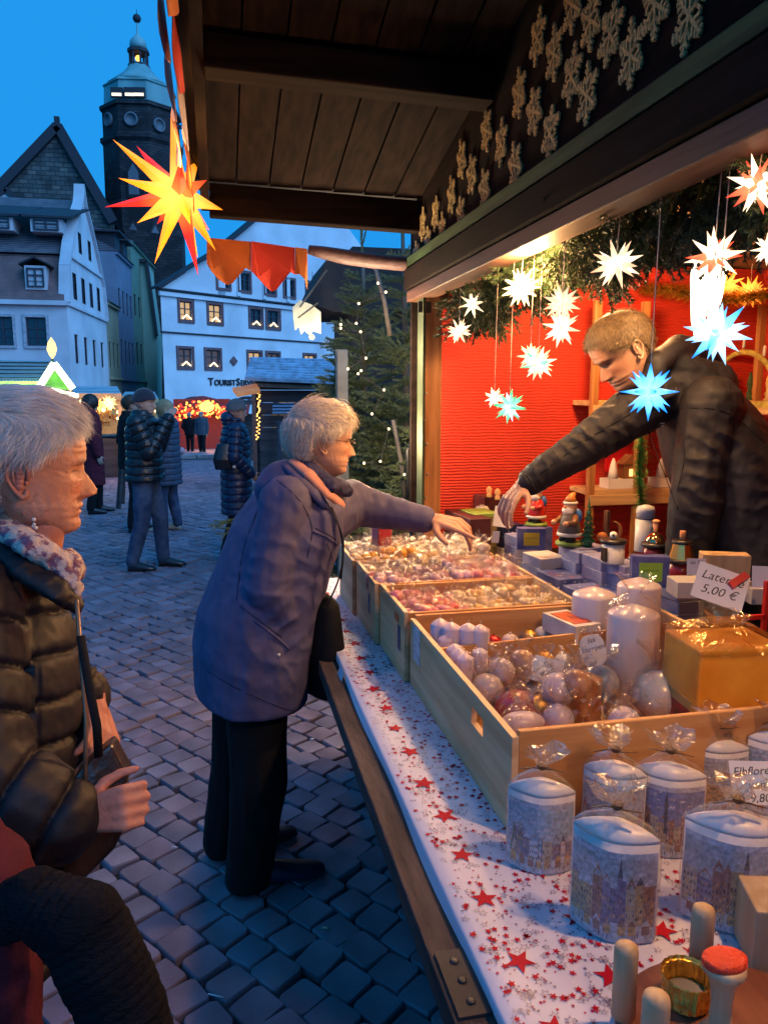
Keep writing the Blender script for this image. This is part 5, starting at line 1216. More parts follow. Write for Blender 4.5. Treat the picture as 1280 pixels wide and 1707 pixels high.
def stack(u, v, z, n, sz, rz, m, lab, grp, **k):
    for i in range(n): P = base(u, v, z); carton(lab % ['bottom', 'second', 'third', 'fourth'][i], (P[0]+rnd.uniform(-.004,.004), P[1]+rnd.uniform(-.004,.004), z+i*(sz[2]+.001)), sz, rz+rnd.uniform(-2,2), m, grp, **k)
G_ = 'blue christmas cartons behind the crates'
stack(988, 1003, Z1, 1, (.13,.19,.045), 8, m_blu, 'flat dark blue star carton lying nearest the sweets, %s layer', G_, n_stars=7)
stack(935, 975, Z1, 1, (.13,.17,.045), 6, m_blu, 'flat dark blue star carton behind the nearest one, %s layer', G_, n_stars=6)
stack(905, 958, Z1, 2, (.12,.15,.042), 5, m_whc, 'white ended carton with dark star print, %s of its pile', G_, side=m_blu2, n_stars=4)
stack(868, 940, Z1, 3, (.10,.13,.042), 5, m_blu2, 'pale blue carton left in the row, %s of its pile', G_)
stack(840, 915, Z1, 3, (.09,.12,.042), 5, m_blu2, 'pale blue carton farthest left in the row, %s of its pile', G_)
stack(962, 968, Z1, 3, (.085,.13,.042), 5, m_blu2, 'blue carton in the middle pile under the figures, %s from below', G_)
stack(1000, 985, Z1, 3, (.085,.13,.044), 5, m_blu2, 'blue carton in the pile in front of the white drum, %s from below', G_)
stack(1040, 998, Z1, 3, (.085,.12,.044), 5, m_blu2, 'pale blue carton in the pile left of the green label, %s from below', G_)
stack(1072, 1020, Z1, 3, (.10,.12,.040), 5, m_blu, 'blue carton under the green labelled one, %s from below', G_)
stack(1130, 1035, Z1, 3, (.10,.12,.040), 5, m_whc, 'white carton right of the blue piles, %s from below', G_, side=m_blu2)
stack(1185, 1030, Z1, 4, (.10,.12,.045), 5, m_whc, 'white carton under the wooden box, %s from below', G_)
ZB = Z1+.133
P = base(1080, 977, ZB); carton('upright blue carton with red dots and a lime green label', P, (.115,.04,.10), -18, m_blu, None, front=(m_glb, .62, .6))
P = base(884, 915, ZB); carton('upright blue carton with a yellow label near the pointing hand', P, (.11,.04,.085), -16, m_blu, None, front=(m_ylb, .55, .6))
P = base(800, 905, 1.0); 
for i in range(3): carton('brown printed carton, %s of the pile beside the pointing hand' % ['bottom', 'middle', 'top'][i], (P[0]+.0, P[1]+.02, Z1+i*.062), (.12,.16,.06), 10, m_brn if i < 2 else m_brn, 'brown cartons by the pointing hand')
carton('flat lime green carton on top of the brown pile', (P[0], P[1]+.02, Z1+.187), (.125,.165,.018), 10, m_grc)
P = base(835, 905, 1.0)
for i in range(3): carton('navy and white carton, %s of the pile under the hand of the seller' % ['bottom', 'middle', 'top'][i], (P[0]+.02, P[1], Z1+i*.052), (.11,.14,.05), 8, m_nav if i else m_whc, 'navy cartons under the seller hand', n_stars=4)
P = base(778, 878, 1.08); carton('maroon box with two glass bulbs on top at the far left of the display', (P[0], P[1], .94), (.10,.3,.20), 5, m_mar)
P = base(810, 850, 1.12); carton('taller maroon box behind with glass bulbs beside the red wall', (P[0]+.03, P[1]+.05, .94), (.14,.2,.25), 5, m_mar)
for k, (u, v) in enumerate(((775,846), (815,818), (829,822))):
    Pp = at(u, v, x=1.19 if k == 0 else 1.24); t = tag(MB().lathe([(.012,0),(.012,.014),(.008,.018),(.014,.03),(.013,.042),(.004,.052)], (0,0,-.03), 12).obj('glass_bulb', mat('bulb_glass', (.4,.15,.06), .15, var=0, emit=(1,.4,.1), es=.4), loc=tuple(Pp)), ['small glass bulb with white socket on the low maroon box', 'small glass bulb on the taller maroon box', 'second small glass bulb on the taller maroon box'][k], 'bulb')
P = at(803, 852, x=1.2); t = thing('white_light_switch', 'white rounded plastic switch on the green carton near the hand', 'switch', tuple(P))
MB().lathe([(.032,0),(.034,.01),(.032,.035),(.024,.048),(.01,.05)], (P[0], P[1], P[2]-.025), 16, sx=1.1, sy=.8).obj('body', mat('white_plastic', (.62,.6,.55), .35), t)
MB().box((P[0], P[1], P[2]+.027), (.02,.012,.005)).obj('button', m_whc, t)
card('blank pale card held in the hand of the seller', at(838, 862, x=1.13), .075, .085, (.95,-.2,-.15), (-.1,-.95,.3), [], .02, cat='card')
m_gcd = m_card
card('small white hanging tag under the card of the seller', at(826, 895, x=1.12), .03, .05, (.95,-.2,-.1), (-.1,-.98,.1), [], .02, cat='tag', nm='paper_tag')
P = base(1150, 965, ZB+.05); carton('white carton carrying a small price card', (P[0], P[1], ZB), (.11,.09,.05), -12, m_whc)
card('small grey card reading bis 7,50 on the white carton', at(1160, 945, x=P[0]), .055, .05, (.95,-.3,0), (-.3,-.9,.2), ['bis 7,5'], .014)
wd_ = wood('light_pine_box', (.5,.31,.14), (.62,.42,.22), 'z', 8)
P = base(1210, 985, ZB); t = carton('open fronted pine box with star cut-outs at the right of the display', (P[0], P[1]+.02, ZB-.0), (.14,.06,.115), -22, wd_)
# figures
m_skn = mat('painted_skin', (.6,.3,.16), .35, var=0); m_rdp = mat('red_paint', (.5,.02,.015), .3, var=.1); m_whp = mat('white_paint', (.7,.66,.6), .35, var=.05); m_blk = mat('black_paint', (.015,.013,.013), .35, var=0); m_bro = mat('brown_paint', (.2,.08,.03), .4); m_gry = mat('grey_brown_felt', (.12,.1,.09), .7); m_orp = mat('orange_paint', (.6,.2,.04), .35); m_bup = mat('blue_paint', (.04,.15,.5), .35)
def santa(label, P, s, robe, apron, hatc, sleeve):
    t = thing('smoker_figure', label, 'figurine', tuple(P)); A = lambda b, nm, m: setattr(b.obj(nm, m, t), 'matrix_parent_inverse', Matrix())
    A(MB().lathe([(.034,0),(.036,.004),(.034,.01)], n=20), 'base', m_grc)
    b = MB(); 
    for sg in (-1, 1): b.ball((.006, sg*.011, .014), .012, 10, 6, 0, (1.5,.9,.7)); b.tube([(0, sg*.01, .016), (0, sg*.01, .03)], .008, 8)
    A(b, 'boots', m_blk)
    A(MB().lathe([(.030,.026),(.031,.03),(.027,.05),(.022,.07),(.016,.083),(.006,.086)], n=20), 'robe', robe)
    A(MB().lathe([(.0305,.024),(.0325,.028),(.0305,.034)], n=20), 'trim', apron)
    b = MB()
    for sg in (-1, 1): b.tube([(0, sg*.018, .076), (.012, sg*.03, .062), (.03, sg*.022, .06)], [.009,.008,.007], 10)
    A(b, 'arm', sleeve)
    b = MB(); 
    for sg in (-1, 1): b.ball((.035, sg*.021, .06), .0075, 8, 6)
    A(b, 'hand', m_skn)
    A(MB().ball((0,0,.098), .017, 16, 10), 'head', m_skn)
    A(MB().ball((.006,0,.090), .0165, 14, 8, 0, (1,1.05,.9)), 'beard', m_whp)
    A(MB().ball((.018,0,.100), .004, 8, 6), 'nose', m_orp)
    A(MB().lathe([(.0175,.107),(.0195,.110),(.0175,.114)], n=18), 'hat_brim', m_whp)
    b = MB().tube([(0,0,.113), (-.002,0,.122), (-.007,0,.13), (-.016,0,.134)], [.016,.013,.008,.004], 12); A(b, 'hat', hatc)
    A(MB().ball((-.025, 0, .075), .016, 12, 8, 0, (.8,1,1.2)), 'backpack', m_bup)
    t.rotation_euler = (0, 0, R(200)); t.scale = (s, s, s); return t
P = base(893, 872, 1.1); santa('red coated wooden smoker santa with orange hat on the navy cartons', (P[0], P[1], 1.09), 1.42, m_rdp, m_whp, m_orp, m_rdp)
carton('blue carton under the red santa figure', (P[0], P[1], Z1), (.11,.11,.148), 5, m_blu, None, n_stars=3)
P = base(948, 898, 1.1); santa('grey aproned wooden smoker with a brown robe and backpack beside the green tree', (P[0], P[1], 1.075), 1.55, m_gry, m_whp, m_orp, m_bro)
P = base(979, 908, 1.08); t = thing('wooden_ring_tree', 'green turned wooden ring tree between the smoker figure and the white drum', 'ornament', (P[0], P[1], 1.075))
pr = [(.018,0),(.018,.012)]
for k in range(7): z = .016+k*.022; r_ = .030*(1-k/8.2); pr += [(r_*.55, z), (r_, z+.003), (r_, z+.008), (r_*.6, z+.018)]
pr += [(.003, .175), (.001, .195)]
MB().lathe(pr, (P[0], P[1], 1.075), 24).obj('body', mat('green_paint', (.03,.14,.06), .3), t)
b = MB(); 
for k in range(14): a = k*2.4; z = .02+k*.0105; r_ = .031*(1-k/17); b.ball((P[0]+r_*math.cos(a), P[1]+r_*math.sin(a), 1.08+z), .0035, 8, 6)
b.obj('bead', m_goldf, t)
carton('blue carton under the ring tree', (P[0]+.0, P[1]+.04, Z1), (.13,.16,.133), 5, m_blu2)
P = base(1020, 940, 1.07); t = thing('white_drum_burner', 'white drum shaped smoker tin with a black lid and an eye ball on top', 'smoker tin', (P[0], P[1], 1.075))
MB().lathe([(.040,0),(.041,.004),(.041,.072)], (P[0], P[1], 1.075), 28).obj('drum', m_whp, t); MB().lathe([(.046,.072),(.047,.075),(.047,.083),(.044,.086)], (P[0], P[1], 1.075), 28).obj('lid', m_blk, t)
MB().ball((P[0], P[1], 1.175), .014, 14, 10).obj('ball', m_whp, t); MB().ball((P[0]-.006, P[1]-.011, 1.177), .005, 10, 8).obj('pupil', m_blk, t)
b = MB().box((P[0]-.0405, P[1]-.012, 1.11), (.006, .035, .05)); b.obj('door_opening', m_blk, t)
P2 = base(1020, 905, 1.1); t = thing('wooden_moon_ornament', 'brown curved wooden ornament with an upright board behind the white drum', 'ornament', (P2[0], P2[1], 1.1))
MB().box((P2[0], P2[1]+.05, 1.15), (.012,.03,.14)).obj('board', m_bro, t); b = MB(); b.tube([(P2[0]+.01+.04*math.sin(a), P2[1]+.03, 1.14+.04*math.cos(a)) for a in np.linspace(.2, 2.8, 9)], [.003,.005,.006,.007,.007,.007,.006,.005,.003], 10); b.obj('crescent', m_orp, t)
P2 = base(1003, 903, 1.1); tag(MB().lathe([(.010,0),(.018,.006),(.022,.02),(.015,.034),(.005,.038)], (0,0,0), 14).obj('orange_ornament', m_orp, loc=(P2[0], P2[1], 1.1)), 'small orange figure beside the ring tree', 'ornament')
P = base(1073, 902, 1.1); t = thing('white_thermos', 'white vacuum flask with a black ring and domed cap behind the brass lamps', 'flask', (P[0], P[1], 1.0))
MB().lathe([(.036,.0),(.037,.004),(.037,.13)], (P[0], P[1], 1.06), 24).obj('body', mat('white_enamel', (.66,.64,.6), .3), t); MB().lathe([(.0372,.13),(.0372,.133)], (P[0], P[1], 1.06), 24).obj('ring', m_blk, t); MB().lathe([(.036,.133),(.036,.165),(.031,.178),(.015,.184),(.001,.185)], (P[0], P[1], 1.06), 24).obj('cap', m_whp, t)
m_cop = mat('polished_copper', (.75,.35,.14), .14, metal=1, var=.1); m_bra = mat('polished_brass', (.85,.5,.12), .3, metal=1, var=.1); m_wood_o = mat('orange_turned_wood', (.6,.25,.1), .4)
def burner(label, P, kind):
    t = thing('table_burner', label, 'smoker oven', tuple(P)); x, y, z = P
    MB().lathe([(.038,0),(.040,.004),(.040,.052)], (x, y, z), 28).obj('pot', mat('dark_red_enamel', (.16,.008,.012), .25), t)
    MB().lathe([(.046,.052),(.048,.055),(.048,.062),(.044,.066)], (x, y, z), 28).obj('rim', m_blk, t)
    if kind == 'dome':
        MB().lathe([(.036,.066),(.036,.07),(.030,.086),(.018,.098),(.009,.102)], (x, y, z), 28).obj('dome', m_cop, t)
        MB().lathe([(.008,.10),(.007,.11),(.010,.135),(.007,.138),(.014,.142),(.014,.146),(.006,.15)], (x, y, z), 18).obj('knob', m_wood_o, t)
    else:
        b = MB(); n = 10; b.rings([[(x+r_*math.cos(2*math.pi*k/n), y+r_*math.sin(2*math.pi*k/n), z+zz) for k in range(n)] for r_, zz in ((.040,.066),(.028,.115))], 0, False); b.obj('facetted_hood', m_bra, t)
        MB().lathe([(.033,.115),(.034,.118),(.033,.126)], (x, y, z), 24).obj('cap', m_blk, t); MB().lathe([(.010,.126),(.010,.155),(.009,.157)], (x, y, z), 16).obj('knob', m_wood_o, t)
P = base(1090, 925, 1.10); burner('dark red burner with a copper dome and slim wooden knob', (P[0], P[1], 1.08), 'dome')
P = base(1134, 950, 1.10); burner('dark red burner with a facetted brass hood and copper knob', (P[0], P[1], 1.075), 'hood')
carton('blue carton under the brass hooded burner', (P[0], P[1], Z1), (.12,.12,.133), 5, m_blu2)
P = base(1090, 925, 1.1); carton('blue carton under the copper domed burner', (P[0], P[1]+.03, Z1), (.11,.11,.138), 5, m_blu2)
P = base(1265, 985, ZB); carton('small white carton at the right edge behind the gold pack', (P[0], P[1], ZB-.03), (.10,.10,.05), -10, m_whc)
P = base(1275, 1010, 1.1); t = thing('red_stand', 'red metal bar stand at the right edge behind the gold pack', 'stand', (P[0], P[1], 1.0)); MB().box((P[0], P[1], 1.1), (.012,.012,.14)).obj('post', m_rdp, t); MB().box((P[0]-.05, P[1], 1.07), (.1,.012,.012)).obj('bar', m_rdp, t)
card('pale blue card cut by the right edge above the red stand', at(1272, 962, x=P[0]), .06, .06, (.9,-.4,0), (-.4,-.85,.2), [], .02, cat='card')
# things on the shelves behind the seller
def nativity(label, P, s, glow):
    t = thing('light_house_scene', label, 'ornament', tuple(P)); A = lambda b, nm, m: setattr(b.obj(nm, m, t), 'matrix_parent_inverse', Matrix())
    A(MB().box((0,0,.02), (.16,.08,.04)), 'base', m_whp); A(MB().box((.03,0,.07), (.07,.05,.06)).poly([(-.015,-.03,.1),(.075,-.03,.1),(.03,-.03,.14)], .06, (0,1,0)), 'house', m_bro)
    A(MB().lathe([(.022,0),(.018,.03),(.012,.06),(.004,.085)], (-.04,0,.04), 12), 'tree', m_whp); A(MB().box((.03,-.027,.065), (.02,.003,.03)).box((.05,-.027,.065), (.012,.003,.02)), 'window', emis('scene_glow', (1,.45,.12), glow)); t.scale = (s,)*3
P = at(1035, 806, y=3.4); nativity('white snowy light house scene on the pine shelf between the arm and the jacket', (P[0], P[1], zz_[0]+.015), 1.15, 3)
P = at(1095, 806, y=3.4); nativity('second light house scene right of the green tinsel', (P[0]+.06, P[1], zz_[0]+.015), 1.1, 3)
b = MB(); P = at(1037, 762, y=3.5)
b.poly([(P[0]-.09, 3.5, P[2]-.07), (P[0]+.09, 3.5, P[2]-.07), (P[0]+.09, 3.5, P[2]+.03), (P[0]+.05, 3.5, P[2]+.09), (P[0]-.05, 3.5, P[2]+.09), (P[0]-.09, 3.5, P[2]+.03)], .01, (0,1,0)); tag(b.obj('red_backboard', mat('red_gloss_board', (.5,.01,.015), .3)), 'glossy red board standing behind the snowy light house', 'board')
P = at(1245, 660, x=2.6); t = thing('candle_arch', 'carved wooden candle arch on the back shelf behind the seller', 'candle arch', (2.56, P[1], zb_))
m_yg = mat('yellow_green_wood', (.5,.42,.1), .5, var=.3, vs=30); b = MB(); y0 = P[1]
b.tube([(2.56, y0-.26*math.cos(a), zb_+.03+.24*math.sin(a)) for a in np.linspace(0, math.pi, 17)], .014, 8); b.obj('arch', m_yg, t); MB().box((2.56, y0, zb_+.015), (.09,.6,.03)).obj('base', m_yg, t)
for k, yy in enumerate(np.linspace(-.2, .2, 4)):
    MB().lathe([(.022,0),(.02,.01),(.012,.02),(.018,.035),(.010,.05),(.016,.08),(.013,.10),(.004,.14)], (2.56, y0+yy, zb_+.03), 12).obj('carved_figure', [mat('turned_yellow', (.55,.36,.12), .4), m_grn][k % 2], t)
for k in range(5): MB().lathe([(.008,0),(.008,.04),(.003,.05)], (2.56, y0-.26*math.cos(math.pi*(k+.5)/5), zb_+.05+.24*math.sin(math.pi*(k+.5)/5)), 8).obj('candle', m_whp, t)
# paper stars blurred at the back, white hat shaped basket etc stay out of view
# ================================================================ NEIGHBOURING STALLS AND TREES
m_fir1 = mat('dark_fir_needles', (.08,.12,.055), .5, var=.5, vs=3, c2=(.18,.23,.11)); m_bark = mat('fir_bark', (.10,.085,.065), .85, bump=.5, bs=30)
lspr = [sprig_mesh(.42, 260, .034, 20+k, [m_fir1, m_twig], w=.0042, droop=.15) for k in range(4)]
def fir(label, base_, h, r0_, seed, lean=(0,0), trunk=True, bare=0.0):
    r = random.Random(seed); t = thing('fir_tree', label, 'fir tree', base_, 0, 'cut fir trees beside the stall'); items = []; b = MB()
    top = Vector(base_)+Vector((lean[0], lean[1], h)); B0 = Vector(base_)
    b.tube([tuple(B0.lerp(top, k/6)) for k in range(7)], [.045*(1-k/7)+.006 for k in range(7)], 8); b.obj('trunk', m_bark, t)
    z = .12+bare
    while z < .97:
        p = B0.lerp(top, z); R_ = r0_*(1-z)**.75+.08; n = 6
        for k in range(n):
            a = r.uniform(0, 6.28); d = Vector((math.cos(a), math.sin(a), r.uniform(.05, .45))).normalized(); m = max(1, int(R_/.24)); 
            for q in range(m):
                pp = p+d*(R_*q/m*.8); items.append((r.choice(lspr), dirM(pp, d+Vector((r.uniform(-.3,.3), r.uniform(-.3,.3), -.1*q)), min(1, R_/.42)*r.uniform(.8, 1.05), r.uniform(-.4,.4))))
        z += .055*max(.5, 1.5/h)
    items.append((lspr[0], dirM(top, (0,0,1), .6, 0)))
    stuff(join_sprigs('crown', items, t, [m_fir1, m_twig])); return t
fir('tall full fir tree leaning at the left of the group by the awning end', (1.02, 5.4, 0), 2.62, .62, 1, (.0, .1))
fir('fir tree in the middle of the group with a pale bare upper stem', (1.28, 5.05, 0), 2.7, .55, 2, (-.08, 0))
fir('fir tree pressed against the green edge of the stall', (1.42, 4.45, 0), 2.25, .5, 3, (.03, .05))
fir('low bushy fir tree in front of its group behind the pointing woman', (1.12, 4.3, 0), 1.55, .5, 4)
for (a, c_, lb) in (((625,445),(650,560),'pale slanting pole between the upper fir branches'), ((655,700),(675,830),'rough pale stem standing among the lower firs')):
    A_, B_ = at(*a, y=4.2), at(*c_, y=4.2); tag(MB().tube([A_, A_+(B_-A_)*.5+[.01,0,0], B_], [.011,.013,.015], 8).obj('wooden_pole', mat('pale_pole', (.10,.09,.085), .8, bump=.5, bs=30), bevel=0), lb, 'pole')
m_nb = mat('dark_booth_wall', (.012,.01,.011), .8)
nb = thing('neighbour_booth', 'dark neighbouring booth behind the fir trees with a pale lit fringe', 'booth', (1.6, 6.2, 0))
MB().box((2.35, 6.6, 1.35), (2.6, 1.0, 2.9)).obj('wall', m_nb, nb)
Pp = [at(u, v, y=6.0) for u, v in ((512,505), (545,432), (640,425), (705,430), (705,520), (560,520))]
MB().poly([tuple(p) for p in Pp], .9, (0,1,0)).obj('roof', m_nb, nb, fix=True)
b = MB(); m_fr2 = mat('lit_fringe_cloth', (.6,.55,.38), .7, emit=(1,.85,.5), es=.25)  # cloth emits a little, in place of lamplight falling on it
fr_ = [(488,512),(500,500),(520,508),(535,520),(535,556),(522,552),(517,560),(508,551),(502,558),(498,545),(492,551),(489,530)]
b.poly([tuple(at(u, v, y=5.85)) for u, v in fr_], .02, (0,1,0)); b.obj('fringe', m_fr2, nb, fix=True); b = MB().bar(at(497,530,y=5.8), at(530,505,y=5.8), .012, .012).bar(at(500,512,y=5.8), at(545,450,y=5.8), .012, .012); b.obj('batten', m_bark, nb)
MB().ball(tuple(at(520,562,y=5.8)), .02, 8, 6).obj('bulb', emis('bulb_yellow', (1,.6,.15), 5), nb)
Pq = at(570, 640, y=4.9); tag(MB().box((Pq[0], Pq[1], 1.1), (.07,.07,1.7)).obj('grey_post', mat('pale_grey_metal', (.15,.16,.15), .5), bevel=.004), 'pale grey square post standing behind the fir branches', 'post')
fl = thing('fairy_lights', 'string of small warm fairy lights woven through the fir trees', 'fairy lights', tuple(at(600,600,y=4.1)))
pts = [(630,472),(643,487),(598,506),(568,541),(594,539),(601,553),(568,547),(610,597),(580,615),(602,618),(597,623),(607,772),(634,769),(648,715),(674,791),(620,690),(640,650)]
m_bul = emis('fairy_bulb', (1,.72,.35), 7)
for u, v in pts: MB().ball(tuple(at(u, v, y=4.0+rnd.uniform(-.1,.1))), .006, 8, 6).obj('bulb', m_bul, fl)
o_ = sorted(pts, key=lambda p: p[1]); MB().tube([tuple(at(u, v, y=4.12)) for u, v in o_], .0025, 4).obj('wire', m_dark, fl)
point('fairy_glow', tuple(at(615,590,y=3.5)), 40, (1,.7,.4), .1); point('fairy_glow_2', tuple(at(640,730,y=3.55)), 24, (1,.7,.4), .1); point('booth_lamp', tuple(at(528,565,y=5.7)), 5, (1,.8,.5), .05)
m_frm = mat('dark_frame', (.02,.02,.022), .4); tag(MB().tube([at(682,830,y=3.9), at(679,750,y=3.9), at(684,745,y=3.9)], .012, 8).obj('black_metal_frame', m_frm), 'thin black metal frame edge leaning between firs and stall post', 'frame')
b = MB(); 
items = [(lspr[k % 4], dirM(Vector(at(400, 862, y=5.6)), Vector((math.cos(k*1.2), .3*math.sin(k), -.25-.3*(k % 3))), .55, k)) for k in range(7)]
sbg = thing('fir_twig_bundle', 'small bundle of fir twigs carried low beside the navy coated woman', 'fir twigs', tuple(at(400, 862, y=5.6))); stuff(join_sprigs('foliage', items, sbg, [m_fir1, m_twig]))
# ---- blue roofed hut
m_blr = corr('blue_corrugated_roof', (.16,.24,.36), (.22,.3,.42), .18); m_hut = wood('dark_hut_boards', (.02,.018,.02), (.05,.04,.042), 'x', 3, .7)
hut = thing('wooden_hut', 'dark boarded hut with a light blue ribbed roof in front of the tourist house', 'hut', (1.2, 14, 0))
Pr = [at(u, v, y=y) for u, v, y in ((418,595,14.2), (531,600,14.2), (540,643,13.4), (408,632,13.4))]
x0 = at(432, 700, y=14)[0]
b = MB(); n = 13
rp0, rp1 = [Vector(Pr[0]), Vector(Pr[3])], [Vector(Pr[1])+Vector((1.4,0,0)), Vector(Pr[2])+Vector((1.4,0,0))]
for k in range(9):
    t0, t1 = k/9, (k+1)/9-.02
    a, c_ = rp0[0].lerp(rp0[1], t0), rp0[0].lerp(rp0[1], t1); a2, c2 = rp1[0].lerp(rp1[1], t0), rp1[0].lerp(rp1[1], t1); up_ = Vector((0,-.02,.03))
    o = MB().add([tuple(a), tuple(a2), tuple(c2+up_), tuple(c_+up_), tuple(a-up_), tuple(a2-up_), tuple(c2-up_), tuple(c_-up_)], [(0,3,2,1),(4,5,6,7),(0,1,5,4),(1,2,6,5),(2,3,7,6),(3,0,4,7)]).obj('roof_panel', mat('light_blue_roof_sheet', (.42,.55,.66), .45) if k == 0 else bpy.data.materials['light_blue_roof_sheet'], hut)
for k in range(9): MB().box((x0+1.4, 13.95+.0, .08+k*.22), (2.8, .1, .212)).obj('wall_board', m_hut, hut)
for k in range(9): MB().box((x0-.0, 14.9, .08+k*.22), (.1, 1.8, .212)).obj('wall_board', m_hut, hut)
MB().bar(at(430,642,y=13.7), at(560,648,y=13.7), .3, .06).obj('fascia', mat('brown_fascia', (.12,.07,.045), .7), hut)
Ps = [tuple(at(u, v, y=y)) for u, v, y in ((388,652,13.9), (428,645,13.9), (434,655,13.3), (396,662,13.3))]
MB().poly(Ps, .06, (0,0,1)).obj('orange_soffit', mat('lit_orange_boards', (.5,.18,.05), .6, emit=(1,.3,.05), es=.25), hut, fix=True)  # soffit boards given emission for the lamplight on them
MB().poly([tuple(at(u, v, y=13.6)) for u, v in ((455,673),(490,671),(492,688),(454,690))], .05, (0,1,0)).obj('small_awning', m_blr, hut, fix=True)
MB().box((at(465,720,y=13.7)[0], 13.7, .55), (.07,.07,1.3)).obj('post', m_dark, hut)
b = MB()
for k in range(26): P = at(430+rnd.uniform(-3,4), 652+k*3.2, y=13.6); b.ball(tuple(P), .016, 6, 4)
stuff(b.obj('bulbs', emis('warm_bulb', (1,.5,.12), 3), hut))
# ---- far red lit carousel stall
cs_ = thing('red_lit_stall', 'far red lit stall covered in warm bulbs with a yellow lit ball on top', 'stall', (-2.2, 36, gz(36)))
Pl, Pr_ = at(290, 690, y=36), at(385, 690, y=36); m_rdw = mat('dark_red_wall_glow', (.12,.01,.008), .7, emit=(1,.1,.03), es=.05)  # wall and canopy emit faint red, the bulbs' light put into the material
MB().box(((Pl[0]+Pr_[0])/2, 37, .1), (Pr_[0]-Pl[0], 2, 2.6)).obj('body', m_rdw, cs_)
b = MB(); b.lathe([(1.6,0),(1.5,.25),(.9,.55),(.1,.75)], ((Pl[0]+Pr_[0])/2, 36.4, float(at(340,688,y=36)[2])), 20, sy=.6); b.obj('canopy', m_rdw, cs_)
b = MB(); c2b = MB()
for k in range(190):
    t = rnd.random(); u = 288+t*98; v = 668+12*abs(2*t-1)**2+rnd.uniform(0, 26); (b if rnd.random() < .55 else c2b).ball(tuple(at(u, v, y=35.2)), rnd.uniform(.03,.07), 6, 4)
stuff(b.obj('bulbs', emis('orange_bulb', (1,.35,.06), 3), cs_)); stuff(c2b.obj('bulbs', emis('red_bulb', (1,.05,.03), 2), cs_))
MB().ball(tuple(at(345,678,y=35.2)), .24, 14, 10, 0, (1.4,1,1)).obj('lit_ball', emis('yellow_ball', (1,.7,.15), 2), cs_)
# small striped stall right of it
st = thing('striped_stall', 'small stall with a striped red and pale awning left of the blue roofed hut', 'stall', (0, 26, gz(26)))
for k in range(8):
    u0, u1 = 385+k*6, 391+k*6; MB().poly([tuple(at(u, v, y=y)) for u, v, y in ((u0+4,668,27), (u1+4,668,27), (u1,690,25.5), (u0,690,25.5))], .04, (0,0,1)).obj('awning_stripe', [m_vr, m_plw][k % 2], st, fix=True)
Pc = at(408, 710, y=26.6); MB().box((Pc[0], 26.9, gz(26)+1.0), (.9, 1, 2.0)).obj('body', m_hut, st)
# ---- left green lit stall
m_glr = corr('grey_blue_tile_roof', (.25,.32,.35), (.35,.42,.46), .22); m_grl = emis('green_light_strip', (.35,1,.12), 3.2); m_chev = emis('pale_green_tube', (.85,1,.6), 5)
gs = thing('green_lit_stall', 'stall with grey tiled roof, green light strip and a lit gable at the left', 'stall', (-4, 15, gz(15)))
yg = 14.5
def GP(u, v, y=yg): return Vector(at(u, v, y=y))
n = 6
for k in range(n):
    t0, t1 = k/n, (k+1)/n
    A0, A1 = GP(-90, 598, 15.6).lerp(GP(-90, 640), t0), GP(-90, 598, 15.6).lerp(GP(-90, 640), t1); B0, B1 = GP(84, 602, 15.6).lerp(GP(70, 640), t0), GP(84, 602, 15.6).lerp(GP(70, 640), t1); u_ = Vector((0,-.02,.05))
    MB().add([tuple(A0), tuple(B0), tuple(B1+u_), tuple(A1+u_), tuple(A0-u_), tuple(B0-u_), tuple(B1-u_), tuple(A1-u_)], [(0,3,2,1),(4,5,6,7),(0,1,5,4),(1,2,6,5),(2,3,7,6),(3,0,4,7)]).obj('roof_course', m_glr, gs)
b = MB()
for k in range(16): b.ball(tuple(GP(-22+k*5.6, 638.5, 14.35)), .035, 8, 6)
stuff(b.obj('green_bulbs', m_grl, gs))
MB().bar(GP(-60,645,14.4), GP(70,645,14.4), .1, .12).obj('green_board', mat('green_lit_fascia', (.1,.3,.05), .6, emit=(.3,1,.1), es=.3), gs)  # fascia emits green itself, as if the bulbs lit it
ch_ = MB().bar(GP(66,645,14.2), GP(91,606,14.2), .06, .1).bar(GP(91,606,14.2), GP(122,648,14.2), .06, .1); ch_.obj('lit_gable_frame', m_chev, gs)
MB().poly([tuple(GP(u, v, 14.35)) for u, v in ((68,648),(91,610),(121,650))], .05, (0,1,0)).obj('gable', mat('green_gable_glow', (.06,.22,.03), .7, emit=(.3,1,.08), es=.12), gs, fix=True)  # faint green emission paints the tube's light onto the gable
P = GP(88, 598, 14.3); MB().lathe([(.01,0),(.05,.06),(.085,.16),(.06,.27),(.005,.36)], (P.x, P.y, P.z-.0), 14).obj('flame_lamp', emis('flame_glow', (1,.72,.28), 1.8), gs); MB().tube([P-Vector((0,0,.1)), P], .02, 8).obj('flame_base', m_grn, gs)
m_bws = mat('warm_shop_back', (.22,.12,.045), .8, var=.5, vs=6)
MB().box((GP(122,700,16.4).x-2.3, 16.4, .7), (4.6, .1, 2.4)).obj('back_wall', m_bws, gs)
MB().box((GP(122,700,15.2).x-2.3, 15.2, gz(15)+.5), (4.6, .6, 1.0)).obj('counter', m_hut, gs)
b = MB()
for k in range(4): b.bar(GP(62+k*20,650,14.6), GP(62+k*20,760,14.6), .06, .06)
for k in range(4): MB().bar(GP([60,88,118,-20][k],648,14.6), GP([60,88,118,-20][k],790,14.6), .07, .07).obj('post', m_orw, gs)
goods = MB(); m_goods = mat('assorted_goods', (.3,.12,.05), .6, var=.5, vs=12, c2=(.6,.4,.1))
for k in range(70): goods.box(tuple(GP(rnd.uniform(-30,125), rnd.uniform(655,730), 15.3)), (rnd.uniform(.06,.2),)*2+(rnd.uniform(.06,.22),), rnd.uniform(0,3))
